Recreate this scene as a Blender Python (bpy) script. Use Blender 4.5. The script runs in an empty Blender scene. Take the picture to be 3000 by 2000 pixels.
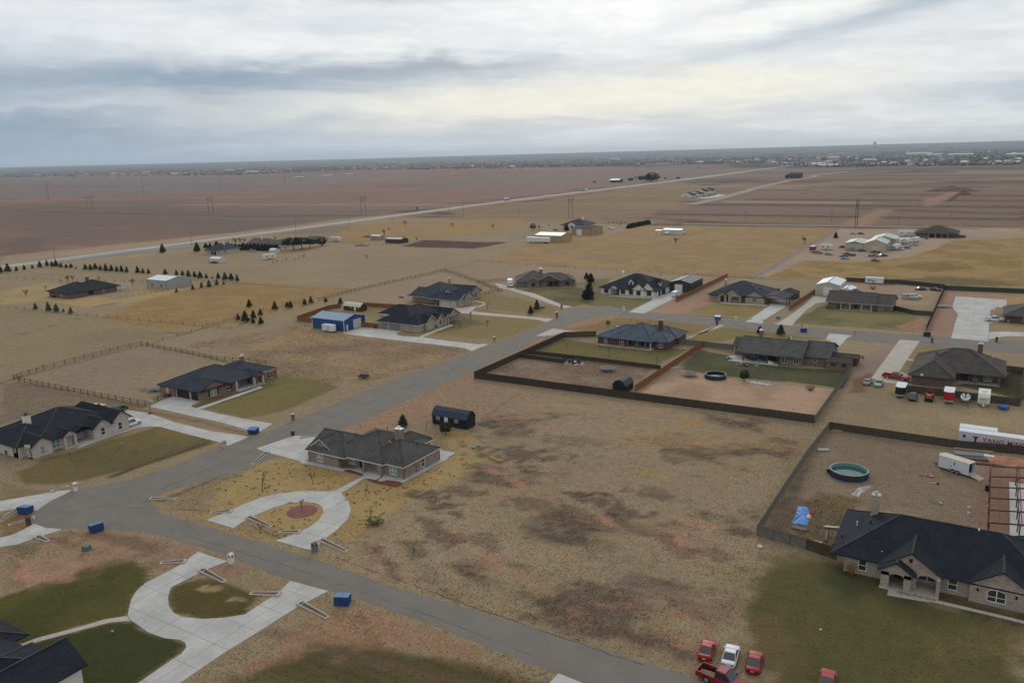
import bpy, bmesh, math, random
import numpy as np
from mathutils import Vector, Matrix
R = math.radians
random.seed(7)
rng = np.random.default_rng(7)
scene = bpy.context.scene
COL = scene.collection

# ------------------------------------------------------------------ camera
CAM_H = 60.0
YAW = R(-31.2)
ROLL = math.atan(0.0249)
PITCH = math.atan(544 * math.cos(ROLL) / 2333.0)
_f0 = Vector((math.sin(YAW), math.cos(YAW), 0)); _r0 = Vector((math.cos(YAW), -math.sin(YAW), 0)); _u0 = Vector((0, 0, 1))
FWD = _f0 * math.cos(PITCH) - _u0 * math.sin(PITCH)
_up = _u0 * math.cos(PITCH) + _f0 * math.sin(PITCH)
RGT = _r0 * math.cos(ROLL) - _up * math.sin(ROLL)
UPV = _up * math.cos(ROLL) + _r0 * math.sin(ROLL)
cam_data = bpy.data.cameras.new('camera')
cam = bpy.data.objects.new('camera', cam_data); COL.objects.link(cam)
cam_data.sensor_width = 36.0; cam_data.lens = 28.0
cam_data.clip_start = 1.0; cam_data.clip_end = 60000.0
M3 = Matrix((RGT, UPV, -FWD)).transposed()
cam.matrix_world = Matrix.Translation((0, 0, CAM_H)) @ M3.to_4x4()
scene.camera = cam

def at(px, py, z=0.0):
 """site survey: point of the photograph (3000 x 2000) -> place on the ground, metres"""
 d = FWD + RGT * ((px - 1500) / 2333.0) - UPV * ((py - 1000) / 2333.0)
 t = (z - CAM_H) / d.z
 return (d.x * t, d.y * t)
def zoom(ox, oy, s): return lambda x, y, z=0.0: at(ox + x / s, oy + y / s, z)
zA = zoom(0, 900, 2.94); zB = zoom(750, 1150, 2.94); zC = zoom(0, 1450, 2.352); zD = zoom(850, 750, 3.618)
zE = zoom(1400, 750, 3.36); zF = zoom(2000, 750, 3.92); zG = zoom(2400, 750, 3.137); zK = zoom(2200, 1200, 2.4125)
zL = zoom(0, 400, 2.352); zM = zoom(1000, 400, 2.352); zN = zoom(2000, 400, 2.352); zO = zoom(1900, 1750, 3.36)
zP = zoom(0, 0, 0.784); zT = zoom(2430, 1480, 4.126); zR = zoom(0, 1400, 6.533); zU = zoom(340, 760, 5.88)
zV = zoom(560, 660, 5.345); zW = zoom(1440, 620, 4.704); zX = zoom(2350, 640, 4.704); zY = zoom(2560, 1040, 5.345)
zH = zoom(0, 720, 6.533); zQ = zoom(2700, 1230, 4.02); zS = zoom(0, 440, 2.94); zJ = zoom(1600, 460, 2.94); zI = zoom(2200, 400, 2.94)
def pts(f, *l): return [f(*p) for p in l]

# ------------------------------------------------------------------ light, sky, exposure
SUN_EL, SUN_AZ_FROM_VIEW = R(27), R(7)          # behind the bright part of the overcast, a little right of the view
_a = YAW + SUN_AZ_FROM_VIEW
SUN_DIR = Vector((math.sin(_a) * math.cos(SUN_EL), math.cos(_a) * math.cos(SUN_EL), math.sin(SUN_EL)))
sun_data = bpy.data.lights.new('sun', 'SUN'); sun_data.energy = 0.9; sun_data.angle = R(20); sun_data.color = (1.0, 0.95, 0.88)
sun = bpy.data.objects.new('sun', sun_data); COL.objects.link(sun)
sun.rotation_euler = SUN_DIR.to_track_quat('Z', 'Y').to_euler(); sun.location = (0, 0, 300)

class NT:
 """tiny helper for node graphs"""
 def __init__(s, tree): s.t = tree; s.n = tree.nodes; s.l = tree.links
 def node(s, typ, **kw):
  n = s.n.new(typ)
  for k, v in kw.items(): setattr(n, k, v)
  return n
 def put(s, sock, v):
  if isinstance(v, bpy.types.NodeSocket): s.l.new(v, sock)
  elif v is not None: sock.default_value = v
 def m(s, op, a, b=None, c=None, clamp=False):
  n = s.node('ShaderNodeMath', operation=op, use_clamp=clamp)
  s.put(n.inputs[0], a)
  if b is not None: s.put(n.inputs[1], b)
  if c is not None: s.put(n.inputs[2], c)
  return n.outputs[0]
 def vm(s, op, a, b=None):
  n = s.node('ShaderNodeVectorMath', operation=op)
  s.put(n.inputs[0], a)
  if b is not None: s.put(n.inputs[1], b)
  return n.outputs['Value'] if op in ('DOT_PRODUCT', 'LENGTH') else n.outputs[0]
 def sep(s, v):
  n = s.node('ShaderNodeSeparateXYZ'); s.put(n.inputs[0], v); return n.outputs
 def comb(s, x, y, z):
  n = s.node('ShaderNodeCombineXYZ')
  for i, v in enumerate((x, y, z)): s.put(n.inputs[i], v)
  return n.outputs[0]
 def noise(s, v, scale, detail=4, rough=0.55, dist=0.0):
  n = s.node('ShaderNodeTexNoise'); s.put(n.inputs['Vector'], v)
  n.inputs['Scale'].default_value = scale; n.inputs['Detail'].default_value = detail
  n.inputs['Roughness'].default_value = rough; n.inputs['Distortion'].default_value = dist
  return n.outputs[0]
 def mix(s, f, a, b):
  n = s.node('ShaderNodeMix', data_type='RGBA')
  s.put(n.inputs[0], f); s.put(n.inputs[6], a); s.put(n.inputs[7], b)
  return n.outputs[2]
 def mul(s, a, b, f=1.0):
  n = s.node('ShaderNodeMix', data_type='RGBA', blend_type='MULTIPLY')
  n.inputs[0].default_value = f; s.put(n.inputs[6], a); s.put(n.inputs[7], b)
  return n.outputs[2]
 def ss(s, v, a, b, lo=0.0, hi=1.0):
  n = s.node('ShaderNodeMapRange', interpolation_type='SMOOTHSTEP')
  s.put(n.inputs[0], v); n.inputs[1].default_value = a; n.inputs[2].default_value = b
  n.inputs[3].default_value = lo; n.inputs[4].default_value = hi
  return n.outputs[0]
 def grey(s, v):
  n = s.node('ShaderNodeCombineColor')
  for i in range(3): s.put(n.inputs[i], v)
  return n.outputs[0]

def lin(c):
 """sRGB 0-255 -> linear"""
 o = []
 for v in c:
  v = v / 255.0
  o.append(v / 12.92 if v <= 0.04045 else ((v + 0.055) / 1.055) ** 2.4)
 return tuple(o)
def lin4(c): return lin(c) + (1.0,)

world = bpy.data.worlds.new('World'); scene.world = world; world.use_nodes = True
def build_sky():
 w = NT(world.node_tree); w.n.clear()
 tc = w.node('ShaderNodeTexCoord').outputs['Generated']
 sky = w.node('ShaderNodeTexSky', sky_type='NISHITA', sun_disc=False)
 sky.sun_elevation = SUN_EL; sky.sun_rotation = math.atan2(SUN_DIR.x, SUN_DIR.y); sky.air_density = 1.3; sky.dust_density = 2.0
 c, s_ = math.cos(YAW), math.sin(YAW)
 X = w.vm('DOT_PRODUCT', tc, (c, -s_, 0.0)); Y = w.vm('DOT_PRODUCT', tc, (s_, c, 0.0)); Z = w.sep(tc)[2]
 Zc = w.m('MAXIMUM', Z, 0.0)
 az = w.m('ARCTAN2', X, Y)                                   # radians, 0 = south-west over the plain
 el = w.m('ARCSINE', Zc)
 # cloud sheet seen in perspective: project on a plane overhead
 q = w.m('ADD', Zc, 0.07)
 U = w.m('DIVIDE', X, q); V = w.m('DIVIDE', Y, q)
 P = w.comb(U, V, 0.3)
 n1 = w.noise(w.comb(w.m('MULTIPLY', U, 0.9), V, 0.3), 0.55, 6, 0.55, 0.8)
 n2 = w.noise(P, 1.7, 8, 0.6, 0.6)
 n3 = w.noise(w.comb(w.m('MULTIPLY', az, 4.0), w.m('MULTIPLY', el, 13.0), 1.7), 1.5, 7, 0.6, 0.7)
 n4 = w.noise(w.comb(w.m('ADD', w.m('MULTIPLY', az, 5.0), w.m('MULTIPLY', el, 16.0)), w.m('MULTIPLY', el, 38.0), 4.2), 1.3, 7, 0.62, 0.8)
 wob = w.m('MULTIPLY', w.m('SUBTRACT', n3, 0.5), 0.05)
 wob2 = w.m('MULTIPLY', w.m('SUBTRACT', n4, 0.5), 0.03)
 elw = w.m('ADD', w.m('ADD', el, wob), wob2)
 azw = w.m('ADD', az, w.m('MULTIPLY', w.m('SUBTRACT', n3, 0.5), 0.30))
 def blob(a0, e0, ra, re, tilt=0.0):
  da = w.m('SUBTRACT', azw, a0); de = w.m('SUBTRACT', elw, w.m('ADD', w.m('MULTIPLY', da, tilt), e0) if tilt else e0)
  d = w.m('ADD', w.m('POWER', w.m('DIVIDE', da, ra), 2.0), w.m('POWER', w.m('DIVIDE', de, re), 2.0))
  return w.m('EXPONENT', w.m('MULTIPLY', d, -1.0))
 K = 10.0
 def col(c, k=1.0): return tuple(v * K * k for v in lin(c)) + (1.0,)
 # the deck: grey-white stratus
 c0 = w.mix(w.ss(n1, 0.33, 0.66), col((206, 212, 218)), col((236, 238, 239)))
 c0 = w.mix(w.m('MULTIPLY', w.ss(n2, 0.46, 0.72), 0.28), c0, col((186, 196, 206)))
 c0 = w.mix(w.m('MULTIPLY', w.ss(n4, 0.52, 0.74), 0.18), c0, col((196, 203, 211)))
 gapsky = w.mix(0.8, w.mul(sky.outputs[0], (0.2, 0.21, 0.23, 1.0)), col((112, 146, 178)))
 def cloud(c, k, *a):
  nonlocal c0
  c0 = w.mix(w.m('MULTIPLY', blob(*a), k), c0, c)
 W_, CREAM = col((248, 248, 245)), col((245, 240, 224))
 cloud(col((249, 249, 247)), 0.9, 0.12, 0.165, 0.24, 0.055)       # veil lit by the hidden sun
 cloud(col((232, 235, 238)), 0.7, -0.50, 0.155, 0.26, 0.034)
 cloud(col((206, 212, 218)), 0.5, -0.42, 0.122, 0.22, 0.010)
 cloud(W_, 0.8, -0.19, 0.126, 0.16, 0.013)                         # bright rim over the dark wedge
 cloud(col((180, 189, 198)), 0.6, -0.06, 0.192, 0.18, 0.010, 0.03)
 cloud(gapsky, 1.0, -0.84, 0.040, 0.60, 0.066)                     # hazy blue gap at the left
 cloud(gapsky, 0.78, -0.32, 0.094, 0.29, 0.0165, 0.02)              # its tongue
 cloud(col((206, 210, 214)), 0.5, -0.42, 0.066, 0.14, 0.005)
 cloud(col((164, 173, 183)), 0.75, -0.08, 0.104, 0.13, 0.010)
 cloud(col((160, 176, 191)), 0.8, 0.47, 0.150, 0.20, 0.012, 0.20)  # streaks upper right
 cloud(col((184, 195, 206)), 0.6, 0.34, 0.172, 0.18, 0.007, 0.22)
 cloud(W_, 0.8, 0.28, 0.140, 0.14, 0.016, 0.1)
 cloud(col((176, 190, 203)), 0.7, 0.62, 0.058, 0.18, 0.010)
 cloud(col((222, 225, 227)), 0.6, 0.52, 0.098, 0.18, 0.022)
 cloud(CREAM, 0.92, 0.02, 0.056, 0.30, 0.022)                       # warm glow low under the deck
 cloud(CREAM, 0.9, 0.20, 0.072, 0.20, 0.020)
 cloud(col((206, 203, 198)), 0.5, 0.10, 0.033, 0.30, 0.005)
 c0 = w.mix(w.m('MULTIPLY', w.ss(n1, 0.60, 0.74), w.m('MULTIPLY', w.ss(el, 0.22, 0.5), 0.6)), c0, gapsky)
 sd = w.vm('DOT_PRODUCT', tc, tuple(SUN_DIR))
 glow = w.m('POWER', w.m('MAXIMUM', sd, 0.0), 60.0)
 add = w.node('ShaderNodeMix', data_type='RGBA', blend_type='ADD'); add.inputs[0].default_value = 1.0
 w.put(add.inputs[6], c0); w.put(add.inputs[7], w.mul(w.grey(glow), (2.2, 2.1, 1.9, 1.0)))
 c1 = add.outputs[2]
 # murk along the horizon
 hz = w.m('EXPONENT', w.m('MULTIPLY', el, -55.0))
 hcol = w.mix(w.ss(az, -0.6, 0.35), col((150, 172, 200)), col((212, 211, 206)))
 c1 = w.mix(w.m('MULTIPLY', hz, 0.85), c1, hcol)
 mott = w.noise(w.comb(w.m('MULTIPLY', az, 14.0), w.m('MULTIPLY', el, 52.0), 8.8), 1.6, 6, 0.6, 0.6)
 c1 = w.mul(c1, w.grey(w.ss(mott, 0.28, 0.72, 0.95, 1.04)))
 below = w.ss(Z, -0.02, 0.0)
 c1 = w.mix(below, col((120, 112, 104)), c1)
 bg = w.node('ShaderNodeBackground'); w.put(bg.inputs[0], c1); bg.inputs[1].default_value = 0.1
 out = w.node('ShaderNodeOutputWorld'); w.l.new(bg.outputs[0], out.inputs[0])
build_sky()
vs = scene.view_settings
scene.display_settings.display_device = 'sRGB'
vs.view_transform = 'Standard'; vs.look = 'None'; vs.gamma = 1.0; vs.use_curve_mapping = False
vs.exposure = 0.1
try:
 scene.cycles.max_bounces = 5; scene.cycles.volume_bounces = 0; scene.cycles.transparent_max_bounces = 4
except Exception: pass

# ------------------------------------------------------------------ materials
MATS = {}
def mat(name, c, rough=0.8, var=0.12, vscale=1.5, fine=0.0, fscale=20.0, metal=0.0, kind=None, spec=0.3, srgb=True, c2=None):
 """procedural material; c = sRGB 0-255 tone of the paint / stone / cloth itself"""
 if name in MATS: return MATS[name]
 m = bpy.data.materials.new(name); m.use_nodes = True
 t = NT(m.node_tree); t.n.clear()
 b = t.node('ShaderNodeBsdfPrincipled'); o = t.node('ShaderNodeOutputMaterial'); t.l.new(b.outputs[0], o.inputs[0])
 base = lin4(c) if srgb else tuple(c) + (1,)
 co = t.node('ShaderNodeTexCoord').outputs['Object']
 colr = base
 if kind == 'brick':
  x, y, z = t.sep(co)
  br = t.node('ShaderNodeTexBrick'); t.put(br.inputs['Vector'], t.comb(t.m('ADD', x, y), z, 0.0))
  br.inputs['Scale'].default_value = 1.0; br.inputs['Brick Width'].default_value = 0.42; br.inputs['Row Height'].default_value = 0.13
  br.inputs['Mortar Size'].default_value = 0.012; br.inputs['Bias'].default_value = 0.0
  c2l = lin4(c2) if c2 else tuple(v * 0.6 for v in base[:3]) + (1,)
  br.inputs['Color1'].default_value = base; br.inputs['Color2'].default_value = c2l
  br.inputs['Mortar'].default_value = tuple(min(1, v * 0.9 + 0.03) for v in base[:3]) + (1,)
  colr = br.outputs[0]
 elif kind in ('ribs', 'boards'):
  x, y, z = t.sep(co)
  wv = t.m('SINE', t.m('MULTIPLY', t.m('ADD', x, y), 20.0 if kind == 'ribs' else 42.0))
  colr = t.mix(t.ss(wv, -1.0, -0.55, 0.0, 1.0), tuple(v * 0.62 for v in base[:3]) + (1,), base)
 if var:
  n = t.noise(co, vscale, 4, 0.6)
  colr = t.mul(colr, t.grey(t.ss(n, 0.25, 0.75, 1 - var, 1 + var)))
 if fine:
  n = t.noise(co, fscale, 2, 0.7)
  colr = t.mul(colr, t.grey(t.ss(n, 0.3, 0.7, 1 - fine, 1 + fine)))
 t.put(b.inputs['Base Color'], colr)
 b.inputs['Roughness'].default_value = rough; b.inputs['Metallic'].default_value = metal
 b.inputs['Specular IOR Level'].default_value = spec
 MATS[name] = m
 return m
def roofm(name, c): return mat('shingle_' + name, c, 0.85, 0.2, 0.5, 0.34, 5.0, spec=0.12)
def paint(name, c, rough=0.4): return mat('paint_' + name, c, rough, 0.12, 1.5, spec=0.3)
GLASS = mat('window_glass', (44, 52, 58), 0.08, 0.1, 0.6, spec=0.9)
GLASSG = mat('window_glass_curtained', (120, 142, 138), 0.12, 0.15, 0.8, spec=0.8)
CARGLASS = mat('car_glass', (22, 27, 32), 0.06, 0.0, spec=0.9)
WHITE = mat('white_trim', (206, 205, 202), 0.6, 0.08)
OFFW = mat('offwhite_trim', (176, 172, 164), 0.7, 0.1)
BLACK = mat('black_metal', (20, 21, 23), 0.5, 0.1)
TYRE = mat('tyre_rubber', (22, 22, 23), 0.85, 0.1)
CHROME = mat('bright_metal', (200, 202, 204), 0.28, 0.05, metal=0.85)
GALV = mat('galvanised_steel', (150, 153, 155), 0.45, 0.12, metal=0.3)
CONC = mat('concrete', (166, 164, 160), 0.85, 0.15, 0.22, 0.07, 6.0)
CONC2 = mat('concrete_aged', (162, 154, 144), 0.85, 0.10, 0.3, 0.07, 6.0)
JOINT = mat('joint_sand', (112, 107, 100), 0.95, 0.1)
DARKWOOD = mat('weathered_wood', (70, 62, 54), 0.9, 0.22, 1.2, 0.2, 14.0)
GREYWOOD = mat('grey_wood', (104, 100, 93), 0.9, 0.25, 1.0, 0.2, 14.0)
BROWNFENCE = mat('dark_stained_wood', (58, 53, 47), 0.9, 0.28, 0.8, 0.2, 12.0)
CEDAR = mat('cedar_wood', (122, 80, 52), 0.85, 0.18, 1.0, 0.15, 12.0)
POLEW = mat('pole_wood', (72, 64, 58), 0.9, 0.15)
BARK = mat('bark', (84, 74, 66), 0.95, 0.2)
TWIG = mat('twigs', (98, 86, 76), 0.95, 0.2)
RUSTST = mat('primer_red_steel', (74, 46, 42), 0.7, 0.2, 1.0)
SOIL = mat('red_soil', (150, 104, 80), 0.95, 0.2, 1.2, 0.2, 8.0)
MULCH = mat('red_mulch', (104, 58, 52), 0.95, 0.22, 2.0, 0.35, 9.0)

# ------------------------------------------------------------------ mesh helpers
class MB:
 def __init__(s): s.v = []; s.f = []; s.k = []
 def face(s, vs, k=0):
  i = len(s.v); s.v.extend(vs); s.f.append(tuple(range(i, i + len(vs)))); s.k.append(k)
 def poly(s, V, F, k=0):
  i = len(s.v); s.v.extend(V)
  for f in F: s.f.append(tuple(i + a for a in f)); s.k.append(k)
 def box(s, x0, x1, y0, y1, z0, z1, k=0):
  s.poly([(x0, y0, z0), (x1, y0, z0), (x1, y1, z0), (x0, y1, z0), (x0, y0, z1), (x1, y0, z1), (x1, y1, z1), (x0, y1, z1)],
               [(3, 2, 1, 0), (4, 5, 6, 7), (0, 1, 5, 4), (1, 2, 6, 5), (2, 3, 7, 6), (3, 0, 4, 7)], k)
  return s
 def beam(s, a, b, w, h=None, k=0):
  """square bar from a to b"""
  a, b = Vector(a), Vector(b); d = (b - a).normalized()
  u = d.cross(Vector((0, 0, 1)))
  if u.length < 1e-3: u = Vector((1, 0, 0))
  u.normalize(); v = u.cross(d); h = h or w
  c = [u * (sx * w / 2) + v * (sy * h / 2) for sx, sy in ((-1, -1), (1, -1), (1, 1), (-1, 1))]
  s.poly([tuple(a + q) for q in c] + [tuple(b + q) for q in c],
               [(0, 1, 2, 3), (7, 6, 5, 4), (0, 4, 5, 1), (1, 5, 6, 2), (2, 6, 7, 3), (3, 7, 4, 0)], k)
  return s
 def tube(s, P, rad, n=6, k=0, cap=True):
  P = [Vector(p) for p in P]; rings = []
  rr = rad if isinstance(rad, (list, tuple)) else [rad] * len(P)
  i0 = len(s.v)
  for i, p in enumerate(P):
   d = (P[min(i + 1, len(P) - 1)] - P[max(i - 1, 0)]).normalized()
   u = d.cross(Vector((0.13, 0.21, 1)));
   if u.length < 1e-3: u = Vector((1, 0, 0))
   u.normalize(); v = u.cross(d)
   for j in range(n):
    a = 2 * math.pi * j / n
    s.v.append(tuple(p + u * (rr[i] * math.cos(a)) + v * (rr[i] * math.sin(a))))
  for i in range(len(P) - 1):
   for j in range(n):
    a = i0 + i * n + j; b = i0 + i * n + (j + 1) % n
    s.f.append((a, a + n, b + n, b)); s.k.append(k)
  if cap:
   s.f.append(tuple(i0 + j for j in range(n))); s.k.append(k)
   e = i0 + (len(P) - 1) * n
   s.f.append(tuple(e + n - 1 - j for j in range(n))); s.k.append(k)
  return s
 def cyl(s, x, y, z0, z1, r, n=12, k=0, r2=None):
  r2 = r if r2 is None else r2
  A = [(x + r * math.cos(2 * math.pi * j / n), y + r * math.sin(2 * math.pi * j / n), z0) for j in range(n)]
  B = [(x + r2 * math.cos(2 * math.pi * j / n), y + r2 * math.sin(2 * math.pi * j / n), z1) for j in range(n)]
  s.poly(A + B, [tuple(range(n - 1, -1, -1)), tuple(range(n, 2 * n))] + [(j, (j + 1) % n, n + (j + 1) % n, n + j) for j in range(n)], k)
  return s
 def wheel(s, x, y, z, r, w, n=12, k=0):
  """axle along y"""
  A = [(x + r * math.cos(2 * math.pi * j / n), y - w / 2, z + r * math.sin(2 * math.pi * j / n)) for j in range(n)]
  B = [(a[0], y + w / 2, a[2]) for a in A]
  s.poly(A + B, [tuple(range(n)), tuple(range(2 * n - 1, n - 1, -1))] + [(j, n + j, n + (j + 1) % n, (j + 1) % n) for j in range(n)], k)
  return s
 def prism(s, P2, z0, z1, k=0):
  n = len(P2)
  s.poly([(x, y, z0) for x, y in P2] + [(x, y, z1) for x, y in P2],
               [tuple(range(n - 1, -1, -1)), tuple(range(n, 2 * n))] + [(i, (i + 1) % n, n + (i + 1) % n, n + i) for i in range(n)], k)
  return s
 def extr(s, P, axis, a0, a1, k=0):
  """2-D profile extruded along x or y: P = [(u, z)] with u the other axis"""
  n = len(P); g = (lambda u, z, a: (a, u, z)) if axis == 'x' else (lambda u, z, a: (u, a, z))
  s.poly([g(u, z, a0) for u, z in P] + [g(u, z, a1) for u, z in P],
               [tuple(range(n)), tuple(range(2 * n - 1, n - 1, -1))] + [(i, n + i, n + (i + 1) % n, (i + 1) % n) for i in range(n)], k)
  return s
 def loft(s, rings, k=0, cap=True):
  n = len(rings[0]); i0 = len(s.v)
  for r_ in rings: s.v.extend(r_)
  for i in range(len(rings) - 1):
   for j in range(n):
    a = i0 + i * n + j; b = i0 + i * n + (j + 1) % n
    s.f.append((a, b, b + n, a + n)); s.k.append(k)
  if cap:
   s.f.append(tuple(i0 + n - 1 - j for j in range(n))); s.k.append(k)
   e = i0 + (len(rings) - 1) * n
   s.f.append(tuple(e + j for j in range(n))); s.k.append(k)
  return s
 def mesh(s, name, mats, smooth=False, fix=True):
  me = bpy.data.meshes.new(name)
  me.from_pydata([tuple(v) for v in s.v], [], s.f); me.update()
  mats = mats if isinstance(mats, (list, tuple)) else [mats]
  for m in mats: me.materials.append(m)
  if len(mats) > 1: me.polygons.foreach_set('material_index', s.k)
  if fix and len(s.f) < 60000:
   bm = bmesh.new(); bm.from_mesh(me); bmesh.ops.recalc_face_normals(bm, faces=bm.faces); bm.to_mesh(me); bm.free()
  if smooth: me.polygons.foreach_set('use_smooth', [True] * len(me.polygons))
  return me
 def build(s, name, mats, parent=None, loc=None, rot=0.0, smooth=False, bevel=0.0):
  me = s.mesh(name, mats, smooth)
  if bevel:
   bm = bmesh.new(); bm.from_mesh(me); bmesh.ops.remove_doubles(bm, verts=bm.verts, dist=1e-4)
   bmesh.ops.bevel(bm, geom=list(bm.edges), offset=bevel, segments=2, affect='EDGES', profile=0.6, clamp_overlap=True)
   bm.to_mesh(me); bm.free()
  return link(name, me, parent, loc, rot)
def link(name, me, parent=None, loc=None, rot=0.0):
 o = bpy.data.objects.new(name, me); COL.objects.link(o)
 if parent is not None: o.parent = parent
 if loc is not None: o.location = loc
 if rot: o.rotation_euler = (0, 0, rot)
 return o
def tag(o, label=None, cat=None, group=None, kind=None):
 if label: o['label'] = label
 if cat: o['category'] = cat
 if group: o['group'] = group
 if kind: o['kind'] = kind
 return o
def thing(name, label, cat, loc=(0, 0, 0), rot=0.0, group=None):
 o = bpy.data.objects.new(name, None); COL.objects.link(o)
 o.empty_display_size = 0.5
 o.location = (loc[0], loc[1], loc[2] if len(loc) > 2 else 0.0); o.rotation_euler = (0, 0, rot)
 return tag(o, label, cat, group)
CHILDREN = {}
def kids(o):
 return [c for c in COL.objects if c.parent == o] if o.name not in CHILDREN else CHILDREN[o.name]
def freeze(o):
 """remember the parts of a prototype so that copies are quick"""
 ks = list(o.children); CHILDREN[o.name] = ks
 for k in ks: CHILDREN[k.name] = list(k.children)
 return o
def dup(proto, loc, rot=0.0, label=None, group=None, scale=1.0):
 r_ = proto.copy(); COL.objects.link(r_)
 r_.location = (loc[0], loc[1], loc[2] if len(loc) > 2 else 0.0); r_.rotation_euler = (0, 0, rot)
 r_.scale = (scale,) * 3 if not isinstance(scale, (tuple, list)) else scale
 if label: r_['label'] = label
 if group: r_['group'] = group
 for ch in CHILDREN[proto.name]:
  c = ch.copy(); COL.objects.link(c); c.parent = r_
  for g in CHILDREN.get(ch.name, []):
   d = g.copy(); COL.objects.link(d); d.parent = c
 return r_
def heading(a, b): return math.atan2(b[1] - a[1], b[0] - a[0])
# ------------------------------------------------------------------ ground
def axis_coords(a, b, d, lo, hi, glo, ghi):
 c = list(np.arange(a, b + 1e-6, d)); s = d; x = c[-1]
 while x < hi: s *= ghi; x += s; c.append(x)
 s = d; x = c[0]; pre = []
 while x > lo: s *= glo; x -= s; pre.append(x)
 return np.array(pre[::-1] + c)
GX = axis_coords(-232.0, 28.0, 0.8, -26000, 9000, 1.021, 1.06)
GY = axis_coords(36.0, 262.0, 0.8, -900, 25000, 1.12, 1.020)
nx, ny = len(GX), len(GY)
XX, YY = np.meshgrid(GX, GY); X = XX.ravel(); Y = YY.ravel()
_lat = rng.random((256, 256))
def vnoise(x, y):
 xi = np.floor(x).astype(np.int64); yi = np.floor(y).astype(np.int64); fx = x - xi; fy = y - yi
 fx = fx * fx * (3 - 2 * fx); fy = fy * fy * (3 - 2 * fy)
 g = lambda a, b: _lat[a & 255, b & 255]
 return (g(xi, yi) * (1 - fx) + g(xi + 1, yi) * fx) * (1 - fy) + (g(xi, yi + 1) * (1 - fx) + g(xi + 1, yi + 1) * fx) * fy
def fbm(x, y, o=4):
 s = 0.0; a = 0.5; t = 0.0
 for i in range(o):
  s = s + a * vnoise(x * 2 ** i + 17.3 * i, y * 2 ** i + 9.1 * i); t += a; a *= 0.55
 return s / t
def sst(v, a, b):
 t = np.clip((v - a) / (b - a), 0, 1); return t * t * (3 - 2 * t)
N_edge = fbm(X / 3.0, Y / 3.0, 3) - 0.5
N_med = fbm(X / 9.0 + 40, Y / 9.0, 4)
N_big = fbm(X / 33.0, Y / 33.0 + 80, 4)
N_fine = fbm(X / 1.6 + 7, Y / 1.6 + 3, 2)
WN = rng.random(len(X))
CLR = np.zeros((len(X), 3)); CLR[:] = lin((134, 117, 91)); TUFT = np.full(len(X), 0.55)
def inside(poly, x, y):
 P = np.array(poly); ins = np.zeros(len(x), bool); d2 = np.full(len(x), 1e18)
 for i in range(len(P)):
  x0, y0 = P[i]; x1, y1 = P[(i + 1) % len(P)]
  if y0 != y1:
   c = ((y0 > y) != (y1 > y)); xi = (x1 - x0) * (y - y0) / (y1 - y0) + x0
   ins ^= c & (x < xi)
  dx, dy = x1 - x0, y1 - y0; L = dx * dx + dy * dy + 1e-12
  t = np.clip(((x - x0) * dx + (y - y0) * dy) / L, 0, 1)
  d2 = np.minimum(d2, (x - x0 - t * dx) ** 2 + (y - y0 - t * dy) ** 2)
 d = np.sqrt(d2); return np.where(ins, d, -d)
def zone(poly, c, soft=1.0, rag=2.0, tuft=None, k=1.0, var=None):
 P = np.array(poly); m = soft + rag + 2
 sel = np.where((X > P[:, 0].min() - m) & (X < P[:, 0].max() + m) & (Y > P[:, 1].min() - m) & (Y < P[:, 1].max() + m))[0]
 if len(sel) == 0: return
 d = inside(poly, X[sel], Y[sel]) + rag * 2 * N_edge[sel]
 a = sst(d, -soft, soft) * k
 cc = np.array(lin(c))[None, :]
 if var is not None:
  cc = cc + (np.array(lin(var))[None, :] - cc) * sst(N_med[sel] * 0.6 + N_big[sel] * 0.4, 0.38, 0.62)[:, None]
 CLR[sel] = CLR[sel] * (1 - a[:, None]) + cc * a[:, None]
 if tuft is not None: TUFT[sel] = TUFT[sel] * (1 - a) + tuft * a
def spot(c, ctr, rx, ry, ang=0.0, k=1.0, n=0.8):
 """irregular patch of another soil or grass, radii in metres"""
 x0, y0 = ctr; r_ = max(rx, ry) * 1.8
 sel = np.where((np.abs(X - x0) < r_) & (np.abs(Y - y0) < r_))[0]
 if len(sel) == 0: return
 ca, sa = math.cos(ang), math.sin(ang); dx = X[sel] - x0; dy = Y[sel] - y0
 q = np.sqrt(((dx * ca + dy * sa) / rx) ** 2 + ((-dx * sa + dy * ca) / ry) ** 2)
 v = 1.0 - q + n * 2 * (0.5 * (N_med[sel] - 0.5) + 0.9 * (N_fine[sel] - 0.5) + 0.8 * N_edge[sel])
 a = sst(v, 0.0, 0.38) * k * np.clip(0.55 + 0.9 * WN[sel], 0, 1)
 CLR[sel] = CLR[sel] * (1 - a[:, None]) + np.array(lin(c))[None, :] * a[:, None]
def line(P, c, w, k=0.8, gaps=0.0):
 """narrow strip (fence-line grass, ditch bottom, wheel track) along a polyline"""
 for (x0, y0), (x1, y1) in zip(P[:-1], P[1:]):
  m = w * 3 + 2
  sel = np.where((X > min(x0, x1) - m) & (X < max(x0, x1) + m) & (Y > min(y0, y1) - m) & (Y < max(y0, y1) + m))[0]
  if len(sel) == 0: continue
  dx, dy = x1 - x0, y1 - y0; L = dx * dx + dy * dy
  t = np.clip(((X[sel] - x0) * dx + (Y[sel] - y0) * dy) / L, 0, 1)
  d = np.hypot(X[sel] - x0 - t * dx, Y[sel] - y0 - t * dy)
  a = (1 - sst(d, w * 0.4, w * 1.2)) * k * (1 - gaps * sst(N_med[sel], 0.4, 0.6))
  CLR[sel] = CLR[sel] * (1 - a[:, None]) + np.array(lin(c))[None, :] * a[:, None]

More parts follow.
